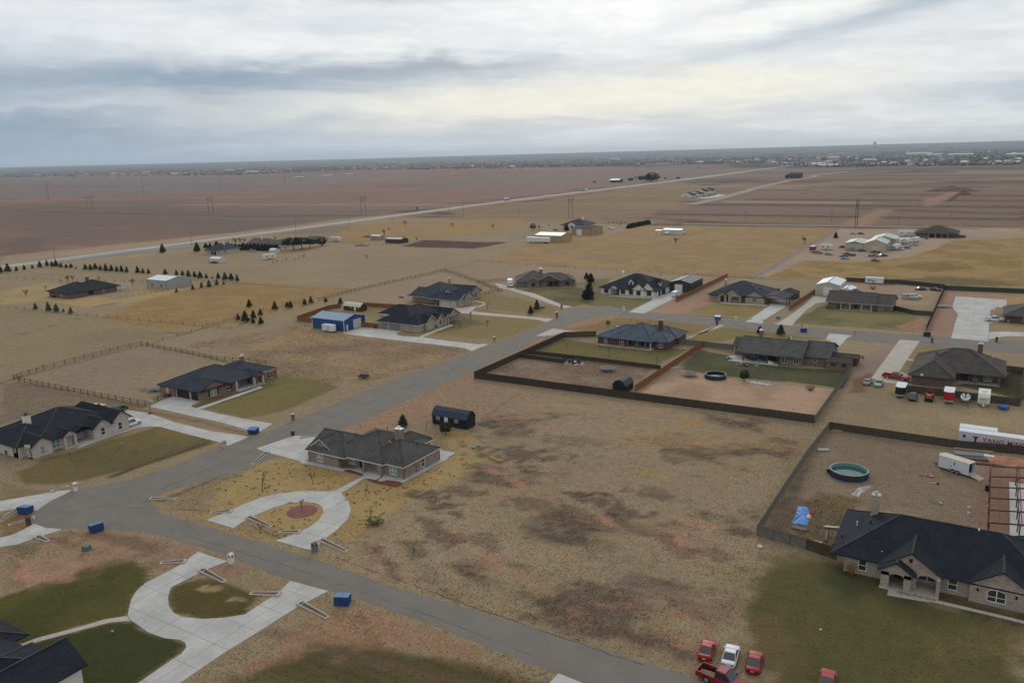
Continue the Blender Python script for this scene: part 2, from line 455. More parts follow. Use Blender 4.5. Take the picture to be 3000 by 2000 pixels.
# far plain: ploughed and grazed strips lying along the section lines
BX0 = np.clip(np.abs(Y), 1, None)
far = sst(Y, 620, 760)
st1 = fbm(X / 900.0, Y / 60.0 + 3, 3); st2 = fbm(X / 400.0 + 9, Y / 150.0, 3); st3 = fbm(X / 200.0, Y / 14.0 + 31, 2)
plain = np.array(lin((112, 96, 86)))[None, :] + (np.array(lin((92, 76, 70))) - np.array(lin((112, 96, 86))))[None, :] * sst(st1, 0.42, 0.6)[:, None]
plain = plain + (np.array(lin((124, 108, 90)))[None, :] - plain) * sst(st2, 0.5, 0.66)[:, None]
plain = plain * (0.80 + 0.4 * st3[:, None])
CLR[:] = CLR * (1 - far[:, None]) + plain * far[:, None]
HWX = lambda y: np.interp(y, [-900, 0, 255, 600, 985, 1640, 3100, 25000], [-505, -512, -530, -551, -578, -585, -660, -1500])
west = sst(HWX(Y) - 28 - X, 0, 12)
wf = np.array(lin((122, 94, 82)))[None, :] + (np.array(lin((106, 88, 78))) - np.array(lin((122, 94, 82))))[None, :] * sst(fbm(X / 500.0 + 5, Y / 300.0, 3), 0.45, 0.6)[:, None]
wf = wf * (0.82 + 0.36 * st3[:, None])
CLR[:] = CLR * (1 - west[:, None]) + wf * west[:, None]
TUFT[:] = TUFT * (1 - west) + 0.3 * west
rp = sst(Y, 640, 680) * (1 - sst(Y, 1500, 1900)) * (1 - west)
b1 = fbm(X / 260.0 + 3, Y / 34.0 + 11, 4); b2 = fbm(X / 170.0 + 40, Y / 48.0, 4); b3 = fbm(X / 60.0, Y / 30.0 + 70, 3)
for b_, lo, hi, c_, k_ in ((b1, 0.50, 0.56, (70, 55, 48), 0.95), (b2, 0.55, 0.62, (132, 108, 78), 0.8), (b3, 0.6, 0.68, (132, 98, 80), 0.5)):
 a_ = (sst(b_, lo, hi) * rp * k_)[:, None]; CLR[:] = CLR * (1 - a_) + np.array(lin(c_)) * a_
def zp(*l): return [zP(*p) for p in l]
# bands beyond the highway and around the building sites
zone(zp((0, 488), (250, 490), (1000, 530), (400, 545), (0, 570)), (94, 84, 74), 25, 30, 0.3, 0.5)
zone(zp((0, 555), (80, 545), (120, 570), (60, 592), (0, 598)), (80, 74, 64), 10, 10, 0.3, 0.5)
zone(zp((0, 440), (420, 425), (850, 415), (700, 432), (300, 448), (0, 458)), (108, 100, 102), 30, 30, 0.2, 0.7)
zone(zp((0, 404), (600, 400), (1000, 403), (900, 415), (300, 428), (0, 430)), (110, 102, 96), 40, 40, 0.2, 0.7)
zone(zp((950, 428), (1120, 400), (1500, 395), (1750, 392), (1560, 420), (1300, 440)), (104, 102, 92), 40, 40, 0.2, 0.6)
zone(zp((420, 450), (1380, 412), (1400, 425), (1100, 470), (800, 480), (420, 475)), (122, 94, 84), 30, 40, 0.2, 0.8)
for a_, b_ in (((1320, 436), (1600, 420)), ((1200, 452), (1480, 440)), ((1100, 460), (1420, 446)), ((1020, 468), (1300, 458))):
 line(zp(a_, b_), (94, 68, 60), 16, 0.8, 0.5); line(zp((a_[0] + 20, a_[1] + 4), (b_[0] - 40, b_[1] + 5)), (144, 110, 96), 14, 0.7, 0.5)
for a_, b_ in (((0, 403), (420, 396)), ((200, 436), (900, 414)), ((420, 470), (1000, 470)), ((0, 462), (600, 452))): line(zp(a_, b_), (144, 130, 116), 14, 0.6)
line(zp((0, 484), (190, 488), (560, 498), (900, 494), (1000, 500)), (60, 54, 50), 5, 0.9, 0.3)
zone(zp((1500, 500), (1560, 485), (1690, 440), (2352, 432), (2352, 520), (1900, 520)), (112, 92, 78), 8, 14, 0.5)
for a_, b_, c_, w_ in (((1530, 492), (2352, 504), (72, 60, 52), 6), ((1700, 506), (2352, 516), (120, 92, 62), 6), ((1600, 470), (2352, 476), (76, 62, 56), 9),
                       ((1750, 458), (2352, 462), (90, 66, 58), 10), ((2000, 446), (2352, 450), (74, 60, 54), 8), ((1980, 480), (2352, 492), (84, 70, 58), 7),
                       ((1560, 500), (1900, 508), (126, 96, 62), 5), ((1500, 516), (2352, 528), (66, 57, 48), 2.2), ((1390, 512), (1560, 517), (72, 62, 52), 3),
                       ((1680, 463), (1980, 466), (140, 126, 108), 6), ((1900, 430), (2352, 420), (96, 86, 76), 20), ((2050, 402), (2352, 402), (92, 82, 78), 25)):
 line(zp(a_, b_), c_, w_ * 2.4, 0.95, 0.2)
zone(zp((2130, 475), (2230, 432), (2210, 432), (2190, 440), (2120, 460)), (140, 104, 88), 6, 8, 0.2)
line(zp((2180, 462), (2225, 432)), (62, 48, 44), 4, 0.9)
zone(zp((1930, 515), (2020, 480), (2050, 482), (1990, 520)), (140, 112, 88), 5, 6, 0.2, 0.8)
line(zp((1560, 455), (1690, 430), (1770, 420)), (84, 72, 56), 5, 0.6, 0.5)
# straw-coloured pastures
GOLD, GOLD2 = (146, 119, 79), (130, 106, 71)
zone(zp((1010, 480), (1250, 462), (1540, 418), (1660, 430), (1560, 462), (1480, 500), (1240, 505), (1060, 500)), (130, 110, 82), 4, 8, 0.6, 0.8, (120, 98, 66))
zone(zp((1110, 601), (1250, 548), (1500, 518), (1935, 525), (1748, 640), (1450, 622)), GOLD, 0.8, 1.5, 0.9, 1.0, GOLD2)
zone(zp((1762, 636), (1850, 598), (1960, 602), (2080, 592), (2180, 553), (2348, 545), (2352, 662), (2000, 650)), GOLD, 0.8, 1.5, 0.9, 1.0, (124, 100, 58))
zone(zp((2030, 640), (2180, 636), (2300, 645), (2330, 656), (2100, 655)), (96, 84, 52), 3, 4, 0.8, 0.9)
zone(zp((2050, 610), (2130, 600), (2250, 615), (2140, 625)), (110, 84, 50), 3, 5, 0.8, 0.7)
zone(zp((720, 548), (850, 512), (1190, 503), (1215, 512), (1110, 540), (960, 549), (800, 560)), (146, 117, 76), 1, 2, 0.8, 1.0, GOLD2)
zone(zp((215, 735), (330, 690), (470, 656), (560, 648), (815, 664), (700, 706), (545, 742), (390, 758)), (144, 117, 74), 0.8, 2, 0.9, 1.0, (130, 104, 66))
zone(zp((0, 668), (110, 650), (270, 690), (330, 660), (435, 662), (330, 690), (210, 706), (100, 690), (0, 700)), (152, 130, 88), 1, 2, 0.6, 0.9)
zone(zp((0, 712), (200, 722), (400, 772), (330, 788), (150, 830), (0, 870)), (126, 112, 84), 1, 3, 0.7, 0.8)
zone(zp((0, 600), (200, 580), (430, 566), (470, 560), (470, 575), (170, 605), (0, 632)), (140, 122, 98), 1, 3, 0.5, 0.7)
zone(zp((0, 588), (600, 528), (1160, 462), (1700, 394), (1720, 396), (1100, 474), (600, 540), (300, 574), (0, 600)), (148, 126, 100), 2, 3, 0.4, 0.8)
zone(zp((925, 566), (972, 551), (1165, 557), (1085, 572)), (74, 52, 42), 0.3, 0.5, 0.2)
zone(zp((1726, 640), (1775, 615), (1922, 526), (2352, 524), (2352, 545), (2190, 552), (2150, 570), (2080, 592), (1960, 602), (1850, 596), (1764, 634)), (146, 126, 106), 1.0, 2.0, 0.25)
zone(zp((800, 665), (1105, 602), (1010, 622), (850, 662)), (134, 114, 98), 1, 2, 0.5, 0.6)
zone(zp((1110, 602), (1440, 622), (1360, 632), (1130, 650), (1020, 640)), (138, 116, 96), 1, 2, 0.5, 0.6)
zone(zp((1330, 635), (1740, 640), (1640, 660), (1600, 700), (1560, 690), (1620, 640)), (140, 117, 96), 1, 2, 0.3, 0.7)
zone(zp((1880, 640), (2160, 655), (2140, 700), (2050, 700), (1960, 670)), (146, 124, 104), 1, 2, 0.3, 0.7)
zone(zp((2170, 668), (2352, 672), (2352, 700), (2200, 690), (2190, 740), (2200, 775), (2120, 770), (2130, 740)), (142, 112, 96), 0.6, 1, 0.2)
zone(zp((2250, 690), (2352, 680), (2352, 690), (2280, 705)), (150, 122, 76), 0.6, 1, 0.4)
# lots inside the neighbourhood
zone(zp((690, 745), (900, 760), (1090, 800), (1010, 842), (800, 880), (650, 870), (560, 820), (430, 790), (560, 770)), (136, 113, 86), 2, 5, 0.9, 0.8, (124, 102, 80))
zone(zp((150, 820), (330, 790), (640, 868), (540, 880), (350, 925), (120, 880)), (132, 114, 94), 1, 3, 0.5, 0.7)
zone(zp((800, 690), (1000, 630), (1040, 625), (1090, 655), (960, 690), (940, 700)), (138, 117, 96), 1, 2, 0.5, 0.7)
OL1, OL2 = (118, 105, 68), (104, 96, 60)
zone(zp((930, 765), (1030, 730), (1080, 705), (1265, 738), (1150, 780)), (126, 109, 72), 0.5, 0.8, 0.3, 1.0, OL1)
zone(zp((1030, 738), (1060, 720), (1110, 745), (1000, 765)), (88, 82, 50), 2, 2, 0.3, 0.8)
zone(zp((1085, 690), (1120, 670), (1280, 705), (1270, 725), (1110, 708)), (124, 107, 72), 0.5, 0.8, 0.4, 1.0, OL1)
zone(zp((900, 735), (830, 725), (830, 705), (890, 712)), (120, 106, 66), 0.5, 0.5, 0.3)
zone(zp((1180, 665), (1340, 660), (1375, 692), (1310, 705), (1240, 690)), (84, 80, 50), 1, 1.5, 0.6, 1.0, (110, 96, 62))
zone(zp((1370, 680), (1470, 684), (1510, 687), (1445, 712), (1400, 708), (1345, 700)), (104, 98, 62), 0.5, 1, 0.3)
zone(zp((1345, 640), (1400, 640), (1375, 690), (1345, 690)), (96, 86, 56), 1, 2, 0.6, 0.8)
zone(zp((1562, 716), (1640, 694), (1765, 699), (1728, 731), (1640, 724)), (130, 112, 70), 0.6, 1, 0.4, 1.0, (118, 104, 64))
zone(zp((1560, 690), (1640, 680), (1660, 690), (1570, 718), (1500, 715)), (148, 112, 92), 1, 2, 0.3, 0.8)
zone(zp((1820, 742), (1882, 702), (2055, 712), (2110, 728), (2100, 758), (1900, 748)), (92, 90, 56), 0.6, 1, 0.3, 1.0, (110, 102, 66))
zone(zp((2060, 748), (2120, 732), (2130, 760), (2080, 765)), (148, 110, 86), 1, 1.5, 0.3, 0.8)
zone(zp((1285, 755), (1420, 728), (1650, 745), (1580, 770), (1400, 768), (1390, 765)), (128, 108, 70), 0.5, 1, 0.4, 1.0, (118, 98, 62))
zone(zp((1660, 752), (1890, 770), (1890, 780), (1690, 778), (1600, 790), (1560, 782), (1590, 770)), (116, 102, 60), 0.5, 0.8, 0.3)
zone(zp((1222, 805), (1290, 777), (1385, 792), (1580, 802), (1605, 792), (1500, 842), (1350, 822)), (104, 92, 54), 0.4, 0.5, 0.3, 1.0, (92, 86, 50))
zone(zp((1120, 858), (1222, 812), (1500, 845), (1445, 898), (1250, 880)), (126, 108, 88), 0.5, 0.6, 0.7, 1.0, (112, 90, 74))
zone(zp((1560, 848), (1605, 802), (1700, 822), (1800, 842), (1955, 852), (1940, 893), (1840, 880), (1700, 868)), (66, 68, 44), 0.6, 1, 0.4, 1.0, (80, 76, 50))
zone(zp((1470, 900), (1555, 852), (1700, 872), (1930, 896), (1880, 957), (1650, 935)), (164, 136, 112), 0.5, 0.8, 0.25, 1.0, (142, 116, 94))
zone(zp((1900, 940), (1970, 850), (2060, 800), (2000, 880), (2352, 920), (2352, 1000), (2200, 990), (1905, 962)), (128, 112, 88), 1, 2, 0.4, 1.0, (138, 120, 92))
zone(zp((1950, 830), (2060, 790), (2050, 820), (2000, 870), (1965, 870)), (130, 110, 98), 0.5, 1, 0.2)
zone(zp((1960, 870), (2005, 855), (1980, 900), (1945, 905)), (108, 70, 56), 0.5, 0.8, 0.2, 0.8)
zone(zp((2060, 830), (2110, 785), (2200, 790), (2120, 830), (2100, 850)), (124, 108, 74), 0.5, 0.8, 0.3)
zone(zp((2190, 885), (2352, 850), (2352, 920), (2300, 905)), (66, 62, 44), 0.6, 1, 0.4)
zone(zp((1760, 1225), (1910, 985), (2352, 1060), (2352, 1250), (2050, 1170), (1930, 1200), (1920, 1260)), (126, 110, 90), 0.5, 0.8, 0.4, 1.0, (116, 100, 82))
zone(zp((1800, 1190), (1880, 1130), (1980, 1150), (1940, 1190), (1910, 1255), (1760, 1235)), (104, 90, 56), 1, 1.5, 0.7, 0.9, (92, 78, 56))
zone(zp((1760, 1235), (1820, 1120), (1850, 1080), (1830, 1180), (1800, 1240)), (88, 74, 62), 1, 1.5, 0.4, 0.8)
zone(zp((2260, 1070), (2352, 1090), (2352, 1240), (2240, 1200)), (122, 90, 72), 1, 1, 0.3, 0.8)
zone(zp((1695, 1410), (1730, 1330), (1752, 1275), (1920, 1290), (2040, 1345), (2352, 1425), (2352, 1620), (1790, 1620), (1730, 1480)), (80, 76, 44), 2.2, 3.2, 0.35, 1.0, (98, 86, 54))
zone(zp((1930, 1300), (2352, 1405), (2352, 1440), (2040, 1370), (1950, 1380), (1880, 1330)), (58, 60, 38), 2, 2, 0.3, 0.8)
zone(zp((1720, 1420), (1800, 1400), (1840, 1520), (1790, 1568), (1740, 1500)), (100, 84, 56), 2, 3, 0.4, 0.7)
# first lot: straw lawn round the taupe brick house
SG = (152, 129, 88)
zone(zp((350, 1150), (480, 1080), (580, 1048), (710, 1060), (860, 1108), (1000, 1060), (1045, 1035), (1000, 1000), (1060, 985), (1110, 1020), (1130, 1045), (1100, 1065), (1060, 1095), (1000, 1120), (930, 1150), (870, 1200), (810, 1240), (740, 1240), (640, 1250), (480, 1195)), SG, 0.7, 1.4, 0.45, 1.0, (142, 118, 78))
zone(zp((365, 1150), (470, 1095), (590, 1050), (600, 1058), (500, 1120), (470, 1175), (400, 1168)), (126, 108, 86), 0.8, 1.5, 0.6, 0.8)
zone(zp((490, 1196), (610, 1232), (720, 1265), (745, 1262), (660, 1225), (560, 1190)), (128, 108, 80), 0.5, 1, 0.5, 0.8)
# lawns by the black roofed house at the lower left
DG = (58, 60, 32)
zone(pts(zC, (-300, 790), (0, 700), (480, 530), (740, 440), (930, 440), (1020, 500), (1010, 600), (905, 715), (880, 830), (720, 855), (400, 945), (145, 1025), (-300, 1150)), (82, 77, 38), 0.4, 0.8, 0.25, 1.0, (66, 66, 33))
zone(pts(zC, (-300, 1180), (150, 1045), (420, 965), (760, 875), (905, 865), (950, 895), (1020, 945), (1230, 995), (1285, 1040), (1100, 1190), (900, 1320), (700, 1420), (0, 1500), (-300, 1400)), (58, 61, 30), 0.3, 0.3, 0.25, 1.0, (62, 60, 32))
zone(pts(zC, (1180, 635), (1400, 570), (1560, 600), (1780, 690), (1690, 820), (1560, 840), (1400, 852), (1200, 810), (1160, 700)), (84, 74, 40), 0.4, 0.6, 0.25, 1.0, (74, 66, 36))
spot((150, 126, 96), zC(1470, 640), 1.6, 0.8, 0.3); spot((150, 126, 96), zC(1600, 715), 1.8, 0.8, 0.3)
zone(zp((440, 1600), (560, 1545), (680, 1490), (770, 1470), (900, 1492), (1100, 1522), (1270, 1568), (1300, 1640)), (76, 70, 42), 1.6, 2.0, 0.35, 0.95, (88, 78, 49))
for i in range(9): line([(-74 + i, 66 - i * 1.4), (-42, 69 - i * 1.4)], (62, 58, 36), .45, .4, .3)
line(zp((620, 1450), (900, 1530), (1150, 1590)), (96, 78, 58), 1.2, 0.6, 0.4)
zone(zp((560, 1545), (740, 1400), (810, 1385), (1000, 1450), (1250, 1555), (1000, 1500), (760, 1470)), (140, 108, 84), 1, 2.5, 0.5, 0.75)
zone(zp((120, 1235), (260, 1225), (420, 1250), (560, 1300), (520, 1330), (380, 1295), (280, 1280), (160, 1330), (60, 1330)), (140, 110, 90), 1.5, 3, 0.5, 0.75)
zone(zp((130, 1225), (250, 1222), (400, 1255), (330, 1275), (240, 1240)), (104, 84, 64), 1, 1.5, 0.6, 0.7)
zone(zp((0, 1190), (80, 1165), (85, 1200), (40, 1230), (0, 1240)), (116, 90, 58), 0.5, 1, 0.5, 0.8)
# lawns of the white house and the red brick house
zone(zp((30, 1090), (110, 1050), (240, 1015), (360, 978), (420, 982), (500, 1008), (480, 1022), (300, 1075), (180, 1105), (60, 1115)), (102, 90, 56), 0.8, 1.2, 0.3, 1.0, (90, 82, 52))
zone(zp((330, 985), (420, 980), (470, 1000), (380, 1000)), (116, 96, 52), 1, 2, 0.3, 0.8)
zone(zp((465, 940), (560, 895), (650, 862), (705, 864), (782, 888), (720, 915), (640, 948), (560, 960)), (112, 100, 60), 0.6, 1.0, 0.3, 1.0, (102, 94, 58))
zone(zp((440, 935), (480, 915), (620, 880), (640, 885), (470, 938)), (86, 82, 50), 0.5, 0.6, 0.3, 0.8)
zone(zp((0, 880), (60, 880), (330, 930), (300, 940), (190, 925), (0, 975)), (104, 90, 76), 1, 2, 0.5, 0.7)
zone(zp((0, 1110), (130, 1130), (165, 1110), (60, 1160), (0, 1165)), (118, 102, 72), 1, 1.5, 0.5, 0.7)
# road verges of bare red soil and the ditches
VERGE = (146, 112, 90)
zone(zp((640, 1000), (880, 890), (1080, 805), (1100, 812), (900, 900), (700, 985), (660, 1010)), VERGE, 0.8, 2.0, 0.6, 0.75)
zone(zp((700, 1000), (900, 940), (1090, 855), (1190, 800), (1290, 750), (1420, 728), (1290, 765), (1230, 800), (1095, 868), (960, 955), (880, 990), (730, 1010)), VERGE, 0.8, 2.0, 0.6, 0.8)
zone(zp((1440, 715), (1540, 690), (1600, 715), (1500, 722)), (150, 118, 96), 0.8, 2, 0.4, 0.7)
zone(zp((1420, 722), (1700, 740), (2120, 772), (2120, 782), (1900, 768), (1600, 742)), (148, 122, 96), 0.6, 1, 0.3, 0.5)
line(zp((1560, 722), (1720, 733)), (84, 66, 50), 0.7, 0.8); line(zp((1880, 742), (2100, 762)), (84, 74, 50), 0.6, 0.7)
line(zA(0, 0) and [zA(960, 1455), zA(1400, 1300), zA(1780, 1170)], (70, 56, 44), 1.0, 0.85)
line(zp((200, 1095), (330, 1062), (470, 1010)), (92, 72, 54), 1.5, 0.5)
line(zp((370, 1150), (470, 1110), (560, 1062)), (92, 72, 58), 0.8, 0.6)
line([zA(1000, 860), zA(1300, 900), zA(1700, 980), zA(2100, 1080)], (104, 84, 62), 1.0, 0.6)
line(zp((660, 1005), (800, 940), (900, 925)), (120, 80, 60), 0.7, 0.5)
zone(zp((1000, 895), (1095, 868), (1300, 905), (1200, 935), (1120, 965), (1000, 985), (900, 960)), (140, 114, 92), 1.5, 3, 0.7, 0.6)
def lot(poly, dark, pale, red, near, kd=.75):
 P = np.array(poly); sel = np.where((X > P[:, 0].min() - 4) & (X < P[:, 0].max() + 4) & (Y > P[:, 1].min() - 4) & (Y < P[:, 1].max() + 4))[0]
 x, y = X[sel], Y[sel]; m = sst(inside(poly, x, y) + 4 * N_edge[sel], -1, 3)
 s1, s2, s3 = fbm(x / 11, y / 7.5 + 5, 5), fbm(x / 13 + 50, y / 3.4, 4), fbm(x / 34 + 8, y / 24 + 2, 3); r_ = .6 + .8 * WN[sel]
 for a, c in ((sst(s1 * .55 + s3 * .45, .50, .60) * kd, dark), (sst(1 - s1 * .4 - s3 * .6, .50, .62) * .6, pale), (sst(s2, .57, .66) * (.35 + .65 * near(x, y)) * .75, red)):
  a = (a * m * r_).clip(0, 1)[:, None]; CLR[sel] = CLR[sel] * (1 - a) + np.array(lin(c)) * a
lot(zp((960, 1010), (1230, 925), (1440, 922), (1868, 978), (1742, 1240), (1700, 1400), (1600, 1540), (900, 1335), (740, 1272), (870, 1210), (1000, 1125), (1115, 1060)), (86, 73, 60), (138, 120, 98), (148, 114, 92), lambda x, y: 1 - sst(y, 82, 104), .95)
lot(zp((690, 748), (900, 765), (1090, 802), (800, 880), (660, 868), (560, 800)), (112, 94, 74), (148, 124, 90), (146, 112, 84), lambda x, y: 0 * x, .5)
lot(zp((120, 1235), (260, 1225), (480, 1280), (560, 1310), (380, 1300), (160, 1340), (0, 1370), (0, 1250)), (96, 82, 62), (140, 122, 92), (156, 118, 96), lambda x, y: 0 * x + 1, .6)
# the open lot in the middle: dry bunch grass, dark weeds, red bare spots
BR, RED, GRY = (84, 70, 57), (156, 117, 94), (110, 98, 82)
for c_, p_, rx, ry, an, k_ in ((BR, (1190, 1040), 12, 4.5, 0.2, .8), (BR, (1170, 990), 6, 3, 0, .5), (BR, (1110, 1075), 5, 2.5, 0, .7), (BR, (1000, 1150), 7, 3, -.4, .85), (BR, (1080, 1130), 6, 2.5, .3, .7),
  (RED, (1180, 1105), 6, 1.6, -.3, .8), (RED, (1130, 1080), 4, 1.2, -.3, .6), (BR, (1240, 1165), 7, 3, 0, .6), (BR, (1330, 1135), 3, 1.6, 0, .8), (BR, (1420, 1165), 8, 3, -.3, .8), (BR, (1500, 1130), 6, 3, 0, .5),
  (RED, (1390, 1195), 4, 1.2, -.4, .8), (RED, (1540, 1235), 9, 1.5, -.45, .8), (RED, (1600, 1200), 6, 1.4, -.4, .6), (RED, (1140, 1280), 1.6, .8, 0, .9), (RED, (1050, 1232), 5, 1.2, -.5, .8), (RED, (1640, 1170), 2, .7, 0, .7),
  (RED, (1270, 930), 8, 1.8, .4, .7), (RED, (1180, 960), 5, 1.5, .4, .6), (BR, (1330, 1015), 8, 3, .2, .4), (BR, (1000, 1215), 8, 2.5, -.5, .75), (BR, (880, 1290), 7, 1.6, -.55, .7), (BR, (1120, 1240), 5, 2, -.3, .5),
  (GRY, (1240, 1205), 5, 2, 0, .7), (BR, (1650, 1275), 5, 2, -.4, .5), (BR, (1560, 1260), 5, 1.6, -.5, .5), (BR, (1480, 1220), 5, 2, -.3, .45), (BR, (950, 1260), 5, 1.4, -.5, .6), (RED, (860, 1280), 4, .8, -.5, .5),
  ((150, 124, 88), (1540, 1010), 13, 8, .3, .55), ((92, 78, 56), (1600, 1050), 10, 5, .2, .6), ((144, 119, 78), (1500, 1090), 6, 2, -.2, .7), ((150, 118, 70), (1600, 970), 4, 3, .5, .7), ((96, 80, 60), (1560, 1040), 5, 3, 0, .6),
  ((150, 124, 80), (1740, 1020), 10, 4, .2, .4), ((128, 112, 94), (1270, 1320), 2.5, 1.2, 0, .7), ((122, 108, 92), (1500, 1330), 14, 5, -.4, .4), (BR, (1560, 1400), 2.4, 1.2, 0, .5), ((110, 92, 76), (1400, 1420), 14, 4, -.5, .35),
  (RED, (1250, 1360), 8, 1.5, -.5, .35), (RED, (1520, 1440), 7, 1.5, -.5, .35), (BR, (1000, 1330), 10, 1.6, -.55, .4), (BR, (1300, 1440), 10, 1.6, -.55, .35),
  ((140, 102, 80), (760, 1480), 5, 1.2, -.5, .6), ((96, 70, 52), (850, 1450), 9, 1.0, -.55, .5), (BR, (150, 1245), 4, 1.2, 0, .5), (RED, (180, 1300), 3, 1, .3, .7), (RED, (60, 1320), 4, 1.2, .3, .5),
  (BR, (330, 895), 4, 2, 0, .6), ((150, 116, 96), (410, 905), 4, 2, .2, .5), ((150, 116, 96), (360, 945), 4, 1.2, .2, .5), ((84, 74, 60), (405, 765), 6, 2.4, .3, .6)):
 spot(c_, zP(*p_), rx, ry, an, k_)
line([zB(2350, 230), zB(2000, 330), zB(1700, 720), zB(1400, 870)], (150, 128, 104), 0.5, 0.35)
for a_, b_ in (((1000, 845), (650, 1010)), ((1190, 905), (1110, 960))): line(zp(a_, b_), (112, 88, 70), 0.5, 0.4)
# fence rows and tracks
FR = (88, 74, 54)
for l_, w_ in ((((0, 880), (40, 868), (335, 792)), 0.7), (((335, 792), (480, 820), (640, 868)), 0.7), (((40, 878), (190, 902), (330, 935)), 0.7), (((335, 792), (420, 768), (560, 725), (800, 668), (1040, 622)), 0.7), (((1040, 622), (1140, 660)), 0.7),
               (((0, 706), (200, 725), (530, 755)), 0.5), (((200, 725), (60, 765), (0, 775)), 0.6), (((215, 705), (340, 682)), 0.5), (((545, 650), (820, 665)), 0.4), (((0, 628), (440, 642), (700, 662)), 0.5), (((1100, 600), (1440, 622), (1750, 640)), 0.6),
               (((1750, 640), (2000, 652), (2352, 664)), 0.5), (((1735, 637), (1928, 525)), 0.5), (((640, 545), (720, 556), (820, 560)), 0.4), (((1090, 604), (1000, 624)), 0.4), (((760, 655), (1030, 598), (1120, 600)), 0.3)):
 line(zp(*l_), FR, w_, 0.75, 0.35)
for l_ in (((0, 668), (200, 645), (440, 640)), ((0, 690), (120, 664), (300, 650))): line(zp(*l_), (124, 112, 100), 1.2, 0.6)
line(zp((870, 660), (1000, 640), (1050, 640)), (120, 102, 86), 0.6, 0.4)
# distant town: dusty ground between trees and roofs
tb = np.interp(X, [-26000, -9000, -5200, -3000, -1500, -600, 200, 9000], [1500, 2400, 3600, 3700, 3300, 2650, 2560, 2700])
tz = sst(Y - tb, 0, 150) * (1 - 0.0 * X)
tn = fbm(X / 160.0 + 60, Y / 420.0, 4)
tcol = np.array(lin((104, 94, 88)))[None, :] + (np.array(lin((58, 60, 56))) - np.array(lin((104, 94, 88))))[None, :] * sst(tn, 0.42, 0.58)[:, None]
CLR[:] = CLR * (1 - tz[:, None]) + tcol * tz[:, None]
CLR *= np.array([0.98, 0.985, 1.0])
# gentle large-scale variation everywhere
CLR *= (0.90 + 0.20 * N_big)[:, None]; CLR *= (0.93 + 0.14 * N_med)[:, None]

def make_ground():
 me = bpy.data.meshes.new('ground')
 rr = np.hypot(X, Y); rise = sst(rr, 7500, 24500) * (78 + 36 * sst(np.arctan2(X, np.maximum(Y, 1)), -.9, 0)) * (.94 + .12 * fbm(X / 2600, Y / 2600, 3))     # the far plain climbs gently
 V = np.column_stack([X, Y, rise])
 idx = np.arange(nx * ny).reshape(ny, nx)
 F = np.column_stack([idx[:-1, :-1].ravel(), idx[:-1, 1:].ravel(), idx[1:, 1:].ravel(), idx[1:, :-1].ravel()])
 me.vertices.add(len(V)); me.vertices.foreach_set('co', V.astype(np.float32).ravel())
 me.loops.add(F.size); me.loops.foreach_set('vertex_index', F.astype(np.int32).ravel())
 me.polygons.add(len(F)); me.polygons.foreach_set('loop_start', np.arange(0, F.size, 4, dtype=np.int32)); me.polygons.foreach_set('loop_total', np.full(len(F), 4, dtype=np.int32))
 me.update()
 at_ = me.color_attributes.new('soil', 'FLOAT_COLOR', 'POINT')
 at_.data.foreach_set('color', np.column_stack([CLR, TUFT]).astype(np.float32).ravel())
 m = bpy.data.materials.new('ground_cover'); m.use_nodes = True
 t = NT(m.node_tree); t.n.clear()
 b = t.node('ShaderNodeBsdfPrincipled'); o = t.node('ShaderNodeOutputMaterial'); t.l.new(b.outputs[0], o.inputs[0])
 a = t.node('ShaderNodeVertexColor', layer_name='soil')
 co = t.node('ShaderNodeTexCoord').outputs['Object']
 n1 = t.noise(co, 2.6, 3, 0.7); n2 = t.noise(co, 0.55, 4, 0.65); n3 = t.noise(co, 6.5, 2, 0.7)
 tu = t.m('MULTIPLY_ADD', a.outputs['Alpha'], 0.8, 0.2)
 f1 = t.m('MULTIPLY', t.m('SUBTRACT', n1, 0.5), t.m('MULTIPLY', tu, 2.6))
 f2 = t.m('MULTIPLY', t.m('SUBTRACT', n2, 0.5), t.m('MULTIPLY', tu, 1.1))
 f3 = t.m('MULTIPLY', t.m('SUBTRACT', n3, 0.5), t.m('MULTIPLY', tu, 1.6))
 v = t.m('ADD', t.m('ADD', f1, f2), t.m('ADD', f3, 1.0))
 v = t.m('MINIMUM', t.m('MAXIMUM', v, 0.35), 1.7)
 c = t.mul(a.outputs['Color'], t.grey(v))
 hue = t.mix(t.ss(n2, 0.35, 0.65), (1.04, 0.98, 0.92, 1), (0.97, 1.01, 1.06, 1))
 t.put(b.inputs['Base Color'], t.mul(c, hue)); b.inputs['Roughness'].default_value = 0.95; b.inputs['Specular IOR Level'].default_value = 0.1
 bp = t.node('ShaderNodeBump'); bp.inputs['Strength'].default_value = 0.35; bp.inputs['Distance'].default_value = 0.25
 t.put(bp.inputs['Height'], n1); t.l.new(bp.outputs[0], b.inputs['Normal'])
 me.materials.append(m)
 o_ = link('ground', me); tag(o_, 'dry winter plain of tan grass, red soil and lawns', None, None, 'structure')
make_ground()

KEEP = []      # paved or built footprints, no grass there
